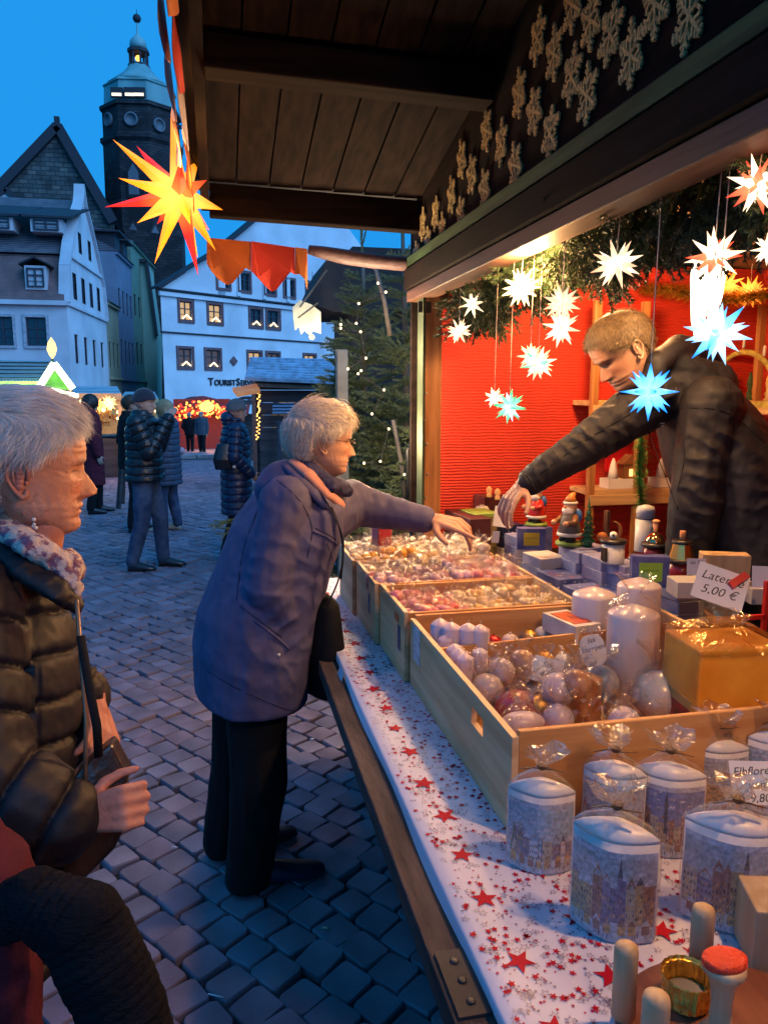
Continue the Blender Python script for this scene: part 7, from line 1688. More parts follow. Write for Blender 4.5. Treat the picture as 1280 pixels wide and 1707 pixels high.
def walker(label, P, face, Ht, coat_, trou, shoes=m_shoe, hat=None, hairc='dark', hem=.80, puffer=False, arms='down', stride=.1, group=None, vox=.013, longhair=False, skin=m_skin_bg, fat=1.0, bulk=1.0, seed=1, hood=False, cat='person'):
    """a standing figure; face = heading angle in degrees (0 = +x)"""
    s = Ht/1.70; r = thing('person', label, cat, tuple(P), 0, group); a = R(face); F_ = Vector((math.cos(a), math.sin(a), 0)); L_ = Vector((-math.sin(a), math.cos(a), 0)); O_ = Vector(P)
    X = lambda f, l, z: O_+(F_*f+L_*l+Vector((0,0,z)))*s
    hips = [X(0, .085, .90), X(0, -.085, .90)]; kn = [X(.03+stride*.3, .095, .49), X(.03-stride*.25, -.095, .49)]; an = [X(stride*.5, .10, .09), X(-stride*.6, -.10, .09)]
    sh = [X(-.01, .185*bulk, 1.39), X(-.01, -.185*bulk, 1.39)]
    A_ = {'down': [(X(-.02,.235,1.12), X(.05,.235,.86))]*1+[(X(-.02,-.235,1.12), X(.05,-.235,.86))], 'pockets': [(X(-.05,.27,1.13), X(.12,.2,.95)), (X(-.05,-.27,1.13), X(.12,-.2,.95))],
          'eat': [(X(.08,.23,1.14), X(.22,.06,1.40)), (X(.10,-.22,1.13), X(.24,-.04,1.42))], 'hold': [(X(.02,.24,1.12), X(.27,.1,1.12)), (X(.02,-.24,1.12), X(.27,-.1,1.12))]}[arms]
    b = MB(); hd = X(.03, 0, 1.575)
    HV, HF = head_mesh(.225*s, .12, seed=seed); Mh = Mhead(hd, F_*1+Vector((0,0,-.05))); 
    for k in range(2): chain(b, [hips[k], kn[k], an[k]], [.075*s,.05*s,.035*s], 8); chain(b, [sh[k], A_[k][0], A_[k][1]], [.05*s,.038*s,.026*s], 8)
    torso_mb(b, [(X(0,0,.86),F_,.09*s,.14*s), (X(0,0,1.1),F_,.09*s,.13*s), (X(0,0,1.36),F_,.09*s,.16*s), (X(0,0,1.42),F_,.06*s,.08*s)], 16)
    chain(b, [X(-.01,0,1.38), X(.01,0,1.54)], [.055*s,.052*s], 8)
    for k in range(2):
        w_ = A_[k][1]; dd = (w_-A_[k][0]).normalized(); hand_mb(b, w_+dd*.01, dd, -L_ if arms == 'eat' else (L_ if k == 0 else -L_), .17*s, 1 if k else -1, (.5,.5,.55,.6) if arms != 'down' else (.25,.3,.3,.35))
    me = remesh(b, .011*s, 2); mb = MB(); mb.v = [tuple(v) for v in getV(me).tolist()]; mb.f = [list(p.vertices) for p in me.polygons]; mb.m = [0]*len(mb.f); mb.s = [True]*len(mb.f); mb.add(HV, HF, 0, True, Mh)
    for sg in (-1, 1): e = ear_mb(.225*s, sg); mb.add(e.v, e.f, 0, True, Mh)
    putm('body', mb.mesh('body', [skin]), skin, r)
    # trousers
    b = MB()
    for k in range(2): chain(b, [hips[k], kn[k], an[k]+Vector((0,0,.0))], [.10*s*fat,.075*s,.06*s], 12)
    b.ball(tuple(X(0,0,.90)), .15*s, 14, 10, 0, (.85,1,.7)); me = remesh(b, .012*s, 2); folds(me, .006, 14, seed, (1,1,.6)); putm('trousers', me, trou, r)
    for k in range(2): putm('shoe', shoe(MB(), Vector((an[k].x, an[k].y, P[2]))+F_*.03*s, F_, .26*s, .048*s, .10*s).mesh('shoe', []), shoes, r)
    # coat
    b = MB(); q = bulk
    secs = [(X(0,0,hem),F_,.155*s*q,.21*s*q), (X(0,0,.95),F_,.15*s*q,.20*s*q), (X(0,0,1.12),F_,.14*s*q,.185*s*q), (X(0,0,1.28),F_,.145*s*q,.20*s*q), (X(0,0,1.40),F_,.12*s*q,.185*s*q), (X(-.01,0,1.46),F_,.085*s,.10*s), (X(-.01,0,1.50),F_,.075*s,.08*s)]
    if hem < .75: secs.insert(1, (X(0,0,(hem+.95)/2),F_,.15*s*q,.205*s*q))
    torso_mb(b, secs); segs = [[(X(0,0,hem-.02), .18*s), (X(0,0,1.5), .17*s)]]
    for k in range(2):
        pts = [sh[k], A_[k][0], A_[k][1]]; chain(b, pts, [.075*s*q,.066*s*q,.05*s*q], 12); segs.append([(pts[0], .07), (pts[1], .06), (pts[2], .05)])
    if hood: b.ball(tuple(X(-.07,0,1.50)), .09*s, 12, 8, 0, (.8,1.2,.8))
    me = remesh(b, vox*s*.8, 3); folds(me, .008, 12, seed+4, (1,1,.8), puffer, .075*s, .013*s, segs); putm('coat', me, coat_, r)
    if hat is not None:
        nzh = 18; b = MB(); H_ = .225*s; rs = []
        for i in range(14):
            z = .60+.5*i/13; rr_ = math.sqrt(max(0, 1-((z-.62)/.47)**2)) if z > .62 else 1; rs.append([((-.05+(.475*rr_+.01)*math.cos(t))*H_, (.375*rr_+.008)*math.sin(t)*H_, (z-.5-.10*(math.cos(t) < .2)*(1-(i/13)))*H_) for t in [2*math.pi*k/24 for k in range(24)]])
        b.rings(rs, 0, True); o = put('knit_hat', b.mesh('knit_hat', [hat]), r, M=Mh)
    elif longhair:
        b = MB(); b.ball((-.09*.225, 0, .05*.225), .56*.225*s, 18, 12, 0, (.95,.72,.98)); b.ball((-.07,0,-.12), .10*s, 14, 10, 0, (.6,1,1.6)); b.ball((-.04,0,-.02), .12*s, 14, 10, 0, (.7,.8,1.0)); me = remesh(b, .008, 2); folds(me, .004, 40, seed, (1,1,.2)); me.name = 'hair'; me.materials.clear(); me.materials.append(m_hairs[hairc]); put('hair', me, r, M=Mh)
    else:
        hair(r, Mh, .225*s, 'short', m_hairs[hairc], .014, 500, .03, seed, lambda p, n: np.stack([p[:, 0]*0+.3, p[:, 1], p[:, 2]*0-.6], 1), sw=.0016)
    return r
FX = lambda u, v, z=None: (lambda P: (P[0], P[1], gz(P[1])))(at(u, v, z=0))
def foot(u, v):
    P = at(u, v, z=0)
    for _ in range(20): P = at(u, v, z=gz(P[1]))
    return (float(P[0]), float(P[1]), float(gz(P[1])))
walker('man in a black quilted jacket, jeans and dark beanie eating with both hands', foot(250, 948), -8, 1.72, m_blkp, m_jean, hat=m_knit, hem=.86, puffer=True, arms='eat', stride=.22, vox=.010, bulk=1.08, seed=2)
p = walker('woman in a long navy quilted coat and grey hat with a small black backpack', foot(398, 935), 8, 1.62, m_navyp, m_blkc, shoes=m_beige, hat=m_greyh, hem=.52, puffer=True, arms='pockets', stride=.25, vox=.010, hood=True, seed=3)
P0 = foot(398, 935)
bp = thing('backpack', 'small black leather backpack on the back of the navy coated woman', 'backpack', (P0[0]-.2, P0[1]-.08, 1.1)); me = remesh(torso_mb(MB(), [((P0[0]-.10, P0[1]-.19, .95), (1,0,0), .10, .055), ((P0[0]-.10, P0[1]-.20, 1.05), (1,0,0), .12, .075), ((P0[0]-.09, P0[1]-.19, 1.2), (1,0,0), .085, .05)]), .008, 3); putm('bag', me, m_shoe, bp)
MB().tube([(P0[0]-.06,P0[1]-.2,1.18), (P0[0]-.02,P0[1]-.2,1.34), (P0[0]+.03,P0[1]-.15,1.40)], .010, 6).obj('strap', m_shoe, bp); MB().ball((P0[0]-.02,P0[1]-.27,.98), .018, 8, 6).obj('buckle', m_silv, bp)
walker('woman with long dark hair in a long maroon coat seen from behind', foot(160, 855), 15, 1.66, m_maroon, m_blkc, hem=.42, arms='down', stride=.12, longhair=True, seed=4)
walker('person in dark clothes standing hidden behind the man with the beanie', foot(226, 885), 20, 1.66, m_blkc, m_blkc, hem=.8, hairc='brown', arms='pockets', seed=5)
walker('person in a grey blue padded coat and pale shoes behind the man with the beanie', foot(285, 885), 160, 1.60, cloth('grey_blue_nylon', (.05,.065,.1), .45), m_jean, shoes=m_beige, hem=.62, puffer=True, hairc='blond', longhair=True, arms='hold', seed=6)
m_pinkh = mat('pink_fluffy', (.5,.3,.33), .9, bump=.8, bs=80)
tag(MB().ball(tuple(at(302, 752, y=10.4)), .052, 14, 10).obj('pink_pompom', m_pinkh), 'pale pink fluffy pompom held beside the man with the beanie', 'pompom')
walker('small child in a pale jacket under the standing table', foot(208, 790), 0, 1.02, cloth('pale_jacket', (.4,.38,.36)), m_jean, hat=m_greyh, arms='down', seed=7)
bgp = [((330-12, 757), 1.72, m_blkc, m_blkc, 'grey', 80, 'man in black standing left of his companion near the kerb', 'pockets'), ((338, 758), 1.74, cloth('grey_anorak', (.06,.07,.09)), m_blkc, 'grey', 250, 'man in a grey anorak standing near the kerb facing this way', 'down'),
       ((366, 733), 1.66, cloth('light_blue_jacket', (.1,.2,.4)), m_jean, 'dark', 90, 'person in a light blue jacket walking towards the red lit stall', 'down'), ((352, 735), 1.75, m_blkc, m_blkc, 'brown', 60, 'tall dark clothed person near the red lit stall', 'pockets'),
       ((302, 745), 1.7, m_blkc, m_jean, 'dark', 200, 'dark clothed person left of the red lit stall', 'hold'), ((281, 740), 1.68, cloth('blue_winter_coat', (.03,.06,.14)), m_blkc, 'brown', 0, 'person in a blue winter coat behind the man with the beanie', 'down'),
       ((192, 775), 1.7, cloth('grey_green_jacket', (.08,.09,.08)), m_blkc, 'dark', 180, 'man in a grey jacket and black cap at the standing table', 'hold'), ((171, 775), 1.62, cloth('brown_jacket', (.12,.07,.04)), m_blkc, 'brown', 0, 'person in a brown jacket behind the maroon coat', 'hold'),
       ((226, 768), 1.7, m_blkc, m_blkc, 'dark', 90, 'dark clothed person right of the standing table', 'pockets'), ((214, 760), 1.6, m_maroon, m_blkc, 'blond', 210, 'person in a dark red coat among the crowd by the stalls', 'down'),
       ((243, 760), 1.64, cloth('olive_jacket', (.06,.07,.03)), m_jean, 'blond', 180, 'person in an olive jacket among the crowd by the stalls', 'down'), ((160, 762), 1.6, m_blkc, m_jean, 'grey', 300, 'grey haired person in front of the low stall', 'down'), ((392, 742), 1.7, m_blkc, m_blkc, 'dark', 120, 'dark clothed person by the striped stall', 'pockets')]
for i, ((u, v), h, c_, t_, hc_, fa, lb, ar) in enumerate(bgp):
    walker(lb, foot(u, v), fa, h, c_, t_, hairc=hc_, arms=ar, hem=.78, vox=.02, seed=10+i, hat=m_knit if 'cap' in lb else None, stride=.15)
# ---------------------------------------------------------------- the woman in the blue coat
m_bcoat = mat('slate_blue_coat', (.075,.072,.155), .7, var=.12, vs=20, bump=.4, bs=260, sheen=0, c2=(.10,.095,.19), bd=.002, spec=.25); m_pinkl = cloth('salmon_lining', (.5,.24,.2)); m_navs = cloth('navy_scarf', (.02,.022,.06), c2=(.05,.05,.12), vs=50); m_trb = cloth('black_trousers', (.006,.006,.007)); m_hw = mat('grey_blond_hair', (.5,.42,.33), .45, var=.25, vs=40, c2=(.72,.64,.54)); m_hw2 = mat('grey_blond_hair_strand', (.6,.5,.4), .4, var=.3, vs=90, c2=(.85,.78,.7))
D_ = 2.62
W_ = lambda u, v, d=D_: Vector(at(u, v, d=d))
w1 = thing('person', 'grey haired woman in a slate blue coat leaning over the crates and pointing', 'person', (W_(420,1480).x, W_(420,1480).y, 0))
hips_c = W_(425, 1130, 2.6); chest = W_(500, 880, 2.62); neck = W_(530, 800, 2.62); headc = W_(541, 734, 2.62)
Fd = Vector((.93, .36, 0)).normalized(); Ld = Vector((-Fd.y, Fd.x, 0))
Hh = .238
Mh = Mhead(headc+Vector((0,0,.0)), Vector((.99,.03,-.10)))
HV, HF = head_mesh(Hh, .125, jaw=1.08, age=.6, seed=3, fat=1.05)
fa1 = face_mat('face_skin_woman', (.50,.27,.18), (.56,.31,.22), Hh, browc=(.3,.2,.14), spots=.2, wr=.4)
b = MB(); b.add(HV, HF, 0, True, Mh)
for sg in (-1, 1): e = ear_mb(Hh, sg); b.add(e.v, e.f, 0, True, Mh)
hd_o = MB(); hd_o.v = b.v; hd_o.f = b.f; hd_o.m = b.m; hd_o.s = b.s
def body_join(root, head_b, limb_b, vox, m_face, m_sk, Mh):
    me = remesh(limb_b, vox, 2); mb = MB(); inv = Mh.inverted(); A = getV(me); I = np.array(inv); A = A @ I[:3,:3].T+I[:3,3]
    mb.v = [tuple(v) for v in A.tolist()]; mb.f = [list(p.vertices) for p in me.polygons]; mb.m = [1]*len(mb.f); mb.s = [True]*len(mb.f); mb.add(head_b[0], head_b[1], 0, True)
    for sg in (-1, 1): e = ear_mb(head_b[2], sg, head_b[3] if len(head_b) > 3 else 1); mb.add(e.v, e.f, 1, True)
    return put('body', mb.mesh('body', [m_face, m_sk]), root, M=Mh)
m_sk1 = skin_mat('skin_woman', (.50,.26,.17), (.56,.31,.22))
shN = W_(478, 838, 2.50); elN = W_(447, 985, 2.44); wrN = W_(492, 1070, 2.52)          # near (right) arm, hand in pocket
shF = W_(585, 838, 2.78); elF = W_(645, 858, 2.80); wrF = W_(715, 866, 2.74); 
hF = W_(735, 872, 2.72)
b = MB(); chain(b, [neck+Vector((-.03,0,-.05)), headc-Vector((.02,0,.05))], [.06,.052]); chain(b, [shN, elN, wrN], [.05,.042,.03]); chain(b, [shF, elF, wrF], [.05,.042,.028])
torso_mb(b, [(hips_c, Fd, .1, .14), (chest, Fd, .1, .16), (neck-Vector((.02,0,.05)), Fd, .06, .08)], 16)
for lx, dd in ((.0, .08), (0, -.08)): pass
ftN = W_(450, 1478, 0); 
an1 = Vector((*foot(418, 1478)[:2], .09)); an2 = Vector((*foot(385, 1425)[:2], .09)); hp1 = hips_c+Vector((0,-.08,-.03)); hp2 = hips_c+Vector((0,.08,-.03)); k1 = hp1.lerp(an1, .5)+Vector((.02,0,0)); k2 = hp2.lerp(an2, .5)+Vector((.02,0,0))
chain(b, [hp1, k1, an1], [.07,.05,.035]); chain(b, [hp2, k2, an2], [.07,.05,.035])
hand_mb(b, wrF+Vector((.018,0,0)), (W_(775,880,2.66)-wrF), (0,-.35,1), .205, -1, curl=(.06,.5,.58,.64), thumb=.35, point_=0, spread=.07)
hand_mb(b, wrN, (wrN-elN), (0,-1,0), .17, 1)
body_join(w1, (HV, HF, Hh), b, .0042, fa1, m_sk1, Mh)
# hair
def flow_short(p, n):
    top = np.clip((p[:, 2]-.20)/.12, 0, 1)
    return np.stack([top*.9-(1-top)*.5, p[:, 1]*.3, -.1*top-(1-top)*.8], 1)
def flow_side(fx, fz, fy=0): return lambda p, n: np.stack([p[:, 0]*0+fx+.25*np.sign(p[:, 0]), p[:, 1]*.6+fy, p[:, 2]*0+fz], 1)
def flow_crown(cx_, cz_, bias): 
    def fn(p, n): 
        v = p-np.array([cx_, 0, cz_]); return v+np.array(bias)
    return fn
hair(w1, Mh, Hh, 'bob', m_hw2, .020, 10000, .040, 5, flow_short, sw=.0007, lift=.3, curl=.5, capm=m_hw)
gl = thing('glasses', 'thin metal framed glasses worn by the woman in the blue coat', 'glasses', tuple(headc)); m_gf = mat('dark_metal_frame', (.08,.05,.04), .3, metal=.8)
def HP(M_, x, y, z, H_=Hh): return tuple(M_ @ Vector((x*H_, y*H_, (z-.5)*H_)))
for sg in (-1, 1):
    ring = [HP(Mh, .405, sg*.135+.085*math.cos(t), .495+.058*math.sin(t)) for t in np.linspace(0, 2*math.pi, 17)]; MB().tube(ring, .0013, 6, cap=False).obj('rim', m_gf, gl)
    MB().tube([HP(Mh,.40,sg*.225,.515), HP(Mh,.37,sg*.32,.52), HP(Mh,.15,sg*.385,.53), HP(Mh,-.03,sg*.39,.53), HP(Mh,-.08,sg*.37,.47)], .0014, 6).obj('temple', m_gf, gl)
MB().tube([HP(Mh,.415,-.05,.50), HP(Mh,.43,0,.512), HP(Mh,.415,.05,.50)], .0014, 6).obj('bridge', m_gf, gl)
# coat: torso, hood, arms as one surface
b = MB(); UPc = (chest-hips_c).normalized()
hemc = W_(417, 1150, 2.60)
secs = [(W_(418,1158,2.6), Fd, .168, .21, (0.38,.1,1)), (W_(420,1080,2.6), Fd, .18, .225, (.25,0,1)), (W_(430,1020,2.61), Fd, .185, .22, (.1,0,1)), (W_(455,950,2.62), Fd, .175, .21, (.2,0,1)), (W_(478,880,2.63), Fd, .165, .215, (.3,0,1)), (W_(500,832,2.64), Fd, .13, .19, (.4,0,1)), (W_(515,800,2.64), Fd, .085, .10, (.4,0,1))]
torso_mb(b, secs, 32)
chain(b, [shN, elN, wrN], [.088,.072,.056], 14); chain(b, [shF, W_(640,852,2.79), W_(705,866,2.75)], [.085,.062,.047], 14); chain(b, [chest, shF], [.12,.085], 12)
b.ball(tuple(W_(478,800,2.62)), .085, 14, 10, 0, (1.1,1.2,.75)); b.ball(tuple(W_(455,815,2.60)), .06, 12, 8, 0, (1,1.2,1))
me = remesh(b, .0070, 4); folds(me, .006, 4.0, 21, (1,1,.7)); folds(me, .002, 14, 22, (1,1,.7))
creases(me, [(W_(455,965,2.45), (.3,0,1), .045, .011, .12), (W_(490,1030,2.45), (-.5,0,1), .04, .011, .10), (W_(520,930,2.5), (.7,0,1), .05, .010, .12), (W_(470,870,2.45), (1,0,.6), .06, .008, .12), (W_(420,1080,2.45), (.6,0,1), .08, .008, .16), (W_(640,855,2.75), (1,.2,.2), .035, .008, .10), (W_(590,840,2.7), (1,0,.3), .04, .009, .09), (W_(480,1120,2.45), (1,0,.1), .09, .008, .14)], 3); putm('coat', me, m_bcoat, w1)
bvc = surf(me); m_seam = cloth('dark_seam_thread', (.02,.022,.05)); m_flapc = m_bcoat
for pts in ([(462,800),(500,835),(520,880),(512,930)], [(430,850),(405,920),(395,1000)], [(345,1118),(400,1150),(470,1180),(500,1186)], [(400,1010),(440,1040),(470,1062)], [(525,880),(545,890),(560,900)], [(545,905),(555,940),(552,1000),(530,1080)]): seam(w1, bvc, pts, .0016, m_seam)
seam(w1, bvc, [(425,1035),(455,1058),(482,1082)], .004, m_bcoat, 'pocket_welt', .002); seam(w1, bvc, [(522,886),(545,896),(562,908)], .004, m_bcoat, 'pocket_flap', .002)
h_, n_ = hitp(bvc, 465, 1092)
if h_ is not None: MB().ball(tuple(h_), .006, 10, 6).obj('snap', m_silv, w1)
# collar with salmon lining and navy scarf
b = MB(); cpts = [W_(487,768,2.55), W_(515,790,2.5), W_(545,822,2.52), W_(572,842,2.58)]; b.tube([tuple(p) for p in cpts], [.020,.028,.028,.02], 12, fl=.5); me = remesh(b, .004, 2); putm('collar_lining', me, m_pinkl, w1)
b = MB(); cpts = [W_(478,775,2.55), W_(505,802,2.49), W_(540,838,2.5), W_(568,856,2.57)]; b.tube([tuple(p) for p in cpts], [.022,.026,.026,.018], 12, fl=.6); me = remesh(b, .004, 2); putm('collar', me, m_bcoat, w1)
b = MB(); b.tube([tuple(p) for p in (W_(500,770,2.60), W_(520,785,2.54), W_(550,808,2.54), W_(575,815,2.62), W_(560,800,2.72))], [.026,.034,.036,.032,.02], 12, fl=.7); me = remesh(b, .005, 2); folds(me, .005, 40, 5); putm('scarf', me, m_navs, w1)
MB().tube(cr([W_(552,845,2.50), W_(566,880,2.50), W_(572,920,2.50), W_(568,965,2.52)]), .008, 6, fl=.4).obj('zip_edge', m_blkc, w1)
b = MB(); b.tube([tuple(W_(703,866,2.75)), tuple(W_(712,868,2.742))], [.044,.036], 16); b.obj('cuff_lining', m_pinkl, w1)
wt = MB(); 
ctr = (wrF+Vector((.008,0,0))); dd = (hF-wrF).normalized(); a_ = dd.orthogonal().normalized(); c_ = dd.cross(a_); wt.tube([tuple(ctr+(a_*math.cos(t)+c_*math.sin(t))*.029) for t in np.linspace(0, 6.28, 17)], .0025, 6, cap=False); tag(wt.obj('wristwatch_band', mat('brass_band', (.5,.35,.15), .3, metal=.9)), 'thin golden watch band on the pointing wrist', 'watch')
# dark shoulder bag hanging in front of her
b = MB(); torso_mb(b, [(W_(532,1150,2.62), Fd, .05, .12), (W_(530,1080,2.62), Fd, .065, .14), (W_(528,1000,2.62), Fd, .05, .12), (W_(527,985,2.62), Fd, .02, .10)]); me = remesh(b, .008, 3); bg_ = thing('shoulder_bag', 'black shoulder bag hanging in front of the woman in the blue coat', 'bag', tuple(W_(530,1150,2.62))); putm('bag', me, m_blkc, bg_)
MB().tube(cr([W_(545,1010,2.5), W_(566,960,2.47), W_(572,900,2.46), W_(552,850,2.47), W_(530,815,2.50)]), .007, 6, fl=.3).obj('strap', m_shoe, bg_)
# trousers and shoes
b = MB(); hpc = hips_c+Vector((0,0,.0)); b.ball(tuple(hips_c+Vector((0,0,-.0))), .13, 14, 10, 0, (.9,1,.8))
chain(b, [W_(428,1165,2.56), W_(432,1300,2.52), Vector((an1.x-.01, an1.y, .03))], [.10,.088,.076], 16); chain(b, [W_(405,1150,2.68), W_(390,1290,2.72), Vector((an2.x-.03, an2.y, .05))], [.10,.078,.068], 16)
me = remesh(b, .008, 3); folds(me, .009, 9, 31, (1,1,.3)); V = getV(me); V[:, 2] = np.maximum(V[:, 2], .02); setV(me, V); putm('trousers', me, m_trb, w1)
for a_, nm in ((an1, 0), (an2, 1)): o = shoe(MB(), Vector((a_.x+.055, a_.y, .008)), (.93,.1,0) if not nm else (.9,.35,0), .29, .052, .085).obj('shoe', mat('navy_leather_shoe', (.012,.016,.035), .3, coat=.3), w1); o.modifiers.new('s', 'SUBSURF').levels = 1
# ---------------------------------------------------------------- the elderly woman at the left
w2 = thing('person', 'elderly white haired woman in a black quilted jacket and patterned scarf at the left', 'person', (-.42, 1.15, 0))
D2 = 1.28; W2 = lambda u, v, d=D2: Vector(at(u, v, d=d)); H2 = .232
hc2 = W2(50, 779, 1.30); Mh2 = Mhead(hc2, Vector((.97, .22, -.09)))
HV2, HF2 = head_mesh(H2, .128, jaw=1.15, age=1.3, seed=8, fat=1.06, nose_w=1.15, chin=.012)
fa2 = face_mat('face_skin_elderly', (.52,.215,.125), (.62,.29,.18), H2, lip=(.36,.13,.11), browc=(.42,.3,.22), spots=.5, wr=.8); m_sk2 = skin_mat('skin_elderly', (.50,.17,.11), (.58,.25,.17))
b = MB(); chain(b, [W2(20,965,1.32), W2(50,855,1.32), W2(55,800,1.31)], [.075,.062,.06]); chain(b, [W2(62,915,1.30), W2(78,872,1.30)], [.036,.034]); torso_mb(b, [(W2(-10,1500,1.35), (1,.2,0), .1, .15), (W2(10,1050,1.35), (1,.2,0), .1, .16), (W2(20,960,1.35), (1,.2,0), .08, .1)], 16)
shc = W2(-60,1010,1.18); el2 = W2(-50,1290,1.10); wr2 = W2(118,1362,1.12); shb = W2(50,1030,1.5); elb = W2(75,1190,1.52); wrb = W2(150,1162,1.36)
chain(b, [shc, el2, wr2], [.05,.04,.028]); chain(b, [shb, elb, wrb], [.045,.038,.028])
hand_mb(b, wr2+Vector((.012,0,0)), (W2(172,1352,1.12)-wr2), (.1,-.9,.45), .150, 1, curl=(.9,.95,1.0,1.05), thumb=.8, spread=.03)
hand_mb(b, wrb+Vector((.01,-.01,-.01)), (W2(178,1260,1.25)-wrb), (.8,-.5,.3), .17, 1, curl=(.45,.5,.55,.6), thumb=.5)
for k, sg in enumerate((-1, 1)): chain(b, [Vector((-.45, 1.2+sg*.08, .85)), Vector((-.45, 1.2+sg*.08, .45)), Vector((-.45, 1.2+sg*.08, .08))], [.07,.05,.035])
body_join(w2, (HV2, HF2, H2, 1.08), b, .004, fa2, m_sk2, Mh2)
def flow_short2(p, n):
    top = np.clip((p[:, 2]-.25)/.15, 0, 1); return np.stack([top*.5-(1-top)*.45, p[:, 1]*.3, .0*top-(1-top)*.7], 1)
m_hg = mat('white_lilac_hair', (.5,.45,.45), .5, var=.2, vs=35, c2=(.7,.65,.62)); m_hg2 = mat('white_lilac_hair_strand', (.58,.53,.52), .4, var=.1, vs=40, c2=(.74,.70,.66))
hair(w2, Mh2, H2, 'bob', m_hg2, .022, 24000, .030, 9, flow_short2, sw=.00034, lift=.3, curl=.6, capm=m_hg)
P = W2(57, 866, 1.24); ee = tag(MB().ball((0,0,0), .0035, 8, 6).ball((0,0,-.008), .003, 8, 6).ball((.002,0,-.014), .0035, 8, 6).ball((-.002,0,-.011), .0025, 8, 6).obj('earring', m_silv, loc=tuple(P)), 'small silver and pearl earring on the elderly woman', 'earring')
m_qj = mat('black_brown_quilted_nylon', (.006,.003,.0065), .62, var=.2, vs=9, bump=.3, bs=70, spec=.5, bd=.003)
b = MB(); F2 = (.98,.2,0)
secs = [(W2(-40,1560,1.30), F2, .15, .20), (W2(-35,1400,1.30), F2, .165, .22), (W2(-25,1250,1.31), F2, .155, .22), (W2(-15,1120,1.32), F2, .145, .21), (W2(-8,1040,1.33), F2, .13, .20), (W2(-8,985,1.34), F2, .115, .16), (W2(10,945,1.34), F2, .09, .10)]
torso_mb(b, secs, 32); chain(b, [shc, el2, wr2+Vector((-.02,0,0))], [.085,.082,.062], 14); chain(b, [shb, elb, wrb+Vector((-.01,0,.005))], [.07,.062,.048], 14)
segs = [[(W2(-15,1620,1.3), .2), (W2(0,900,1.34), .18)], [(shc, .085), (el2, .08), (wr2, .06)], [(shb, .08), (elb, .07), (wrb, .055)]]
me = remesh(b, .0055, 4); folds(me, .004, 14, 41, None, True, .068, .0085, segs); putm('quilted_jacket', me, m_qj, w2)
b = MB(); b.tube([tuple(p) for p in (W2(-30,880,1.42), W2(-5,905,1.24), W2(45,950,1.19), W2(100,985,1.19), W2(132,1010,1.22))], [.024,.024,.026,.026,.018], 14, fl=.55); me = remesh(b, .004, 2); folds(me, .004, 25, 3); putm('hood_collar', me, m_qj, w2)
m_scf = mat('patterned_scarf', (.16,.06,.12), .8, var=.3, vs=55, c2=(.55,.42,.36), detail=3, lo=.46, hi=.54, bump=.3, bs=200, sheen=.2)
b = MB(); b.tube([tuple(p) for p in (W2(-25,868,1.36), W2(15,885,1.24), W2(60,912,1.20), W2(95,935,1.215), W2(118,945,1.26), W2(120,930,1.34))], [.018,.023,.026,.029,.026,.018], 14, fl=.6); b.tube([tuple(p) for p in (W2(105,930,1.22), W2(122,975,1.21), W2(126,1030,1.22))], [.024,.016,.006], 12, fl=.5); me = remesh(b, .004, 2); folds(me, .006, 45, 5); putm('scarf', me, m_scf, w2)
b = MB(); b.tube([tuple(p) for p in (W2(128,1000,1.185), W2(136,1100,1.165), W2(144,1200,1.15), W2(142,1330,1.14))], .0035, 6); b.obj('zip', mat('zip_gold', (.35,.2,.12), .4, metal=.6), w2)
b = MB(); torso_mb(b, [(Vector((-.47,1.2,.95)), F2, .14, .18), (Vector((-.47,1.2,.75)), F2, .13, .17)], 20)
for sg in (-1, 1): chain(b, [Vector((-.46, 1.22+sg*.08, .85)), Vector((-.46, 1.22+sg*.08, .45)), Vector((-.46, 1.22+sg*.08, .07))], [.105,.08,.065])
me = remesh(b, .012, 3); putm('trousers', me, m_trb, w2)
for sg in (-1, 1): shoe(MB(), Vector((-.45, 1.22+sg*.08, .008)), F2).obj('shoe', m_shoe, w2)
m_bl = mat('brown_black_leather', (.03,.018,.014), .38, var=.2, vs=20, bump=.4, bs=60, coat=.2)
hb = thing('black_handbag', 'black brown leather handbag held by the elderly woman with a strap over her hand', 'handbag', tuple(W2(160,1380,1.2)))
b = MB(); pts = [W2(150,1268,1.16), W2(186,1240,1.17), W2(217,1298,1.18), W2(203,1318,1.17), W2(165,1330,1.15), W2(120,1300,1.14)]; b.poly([tuple(p) for p in pts], .05, (0,1,-.1)); o = b.obj('flap', m_bl, hb, bevel=.006, fix=True)
b = MB(); pts = [W2(100,1330,1.2), W2(200,1325,1.2), W2(217,1365,1.21), W2(190,1420,1.21), W2(140,1470,1.2), W2(60,1480,1.2)]; b.poly([tuple(p) for p in pts], .09, (0,1,-.1)); b.obj('body', m_bl, hb, bevel=.01, fix=True)
b = MB(); b.tube([tuple(p) for p in (W2(135,1060,1.16), W2(150,1150,1.13), W2(162,1210,1.12), W2(165,1262,1.14))], .0065, 8, fl=.4); b.obj('strap', m_blkc, hb)
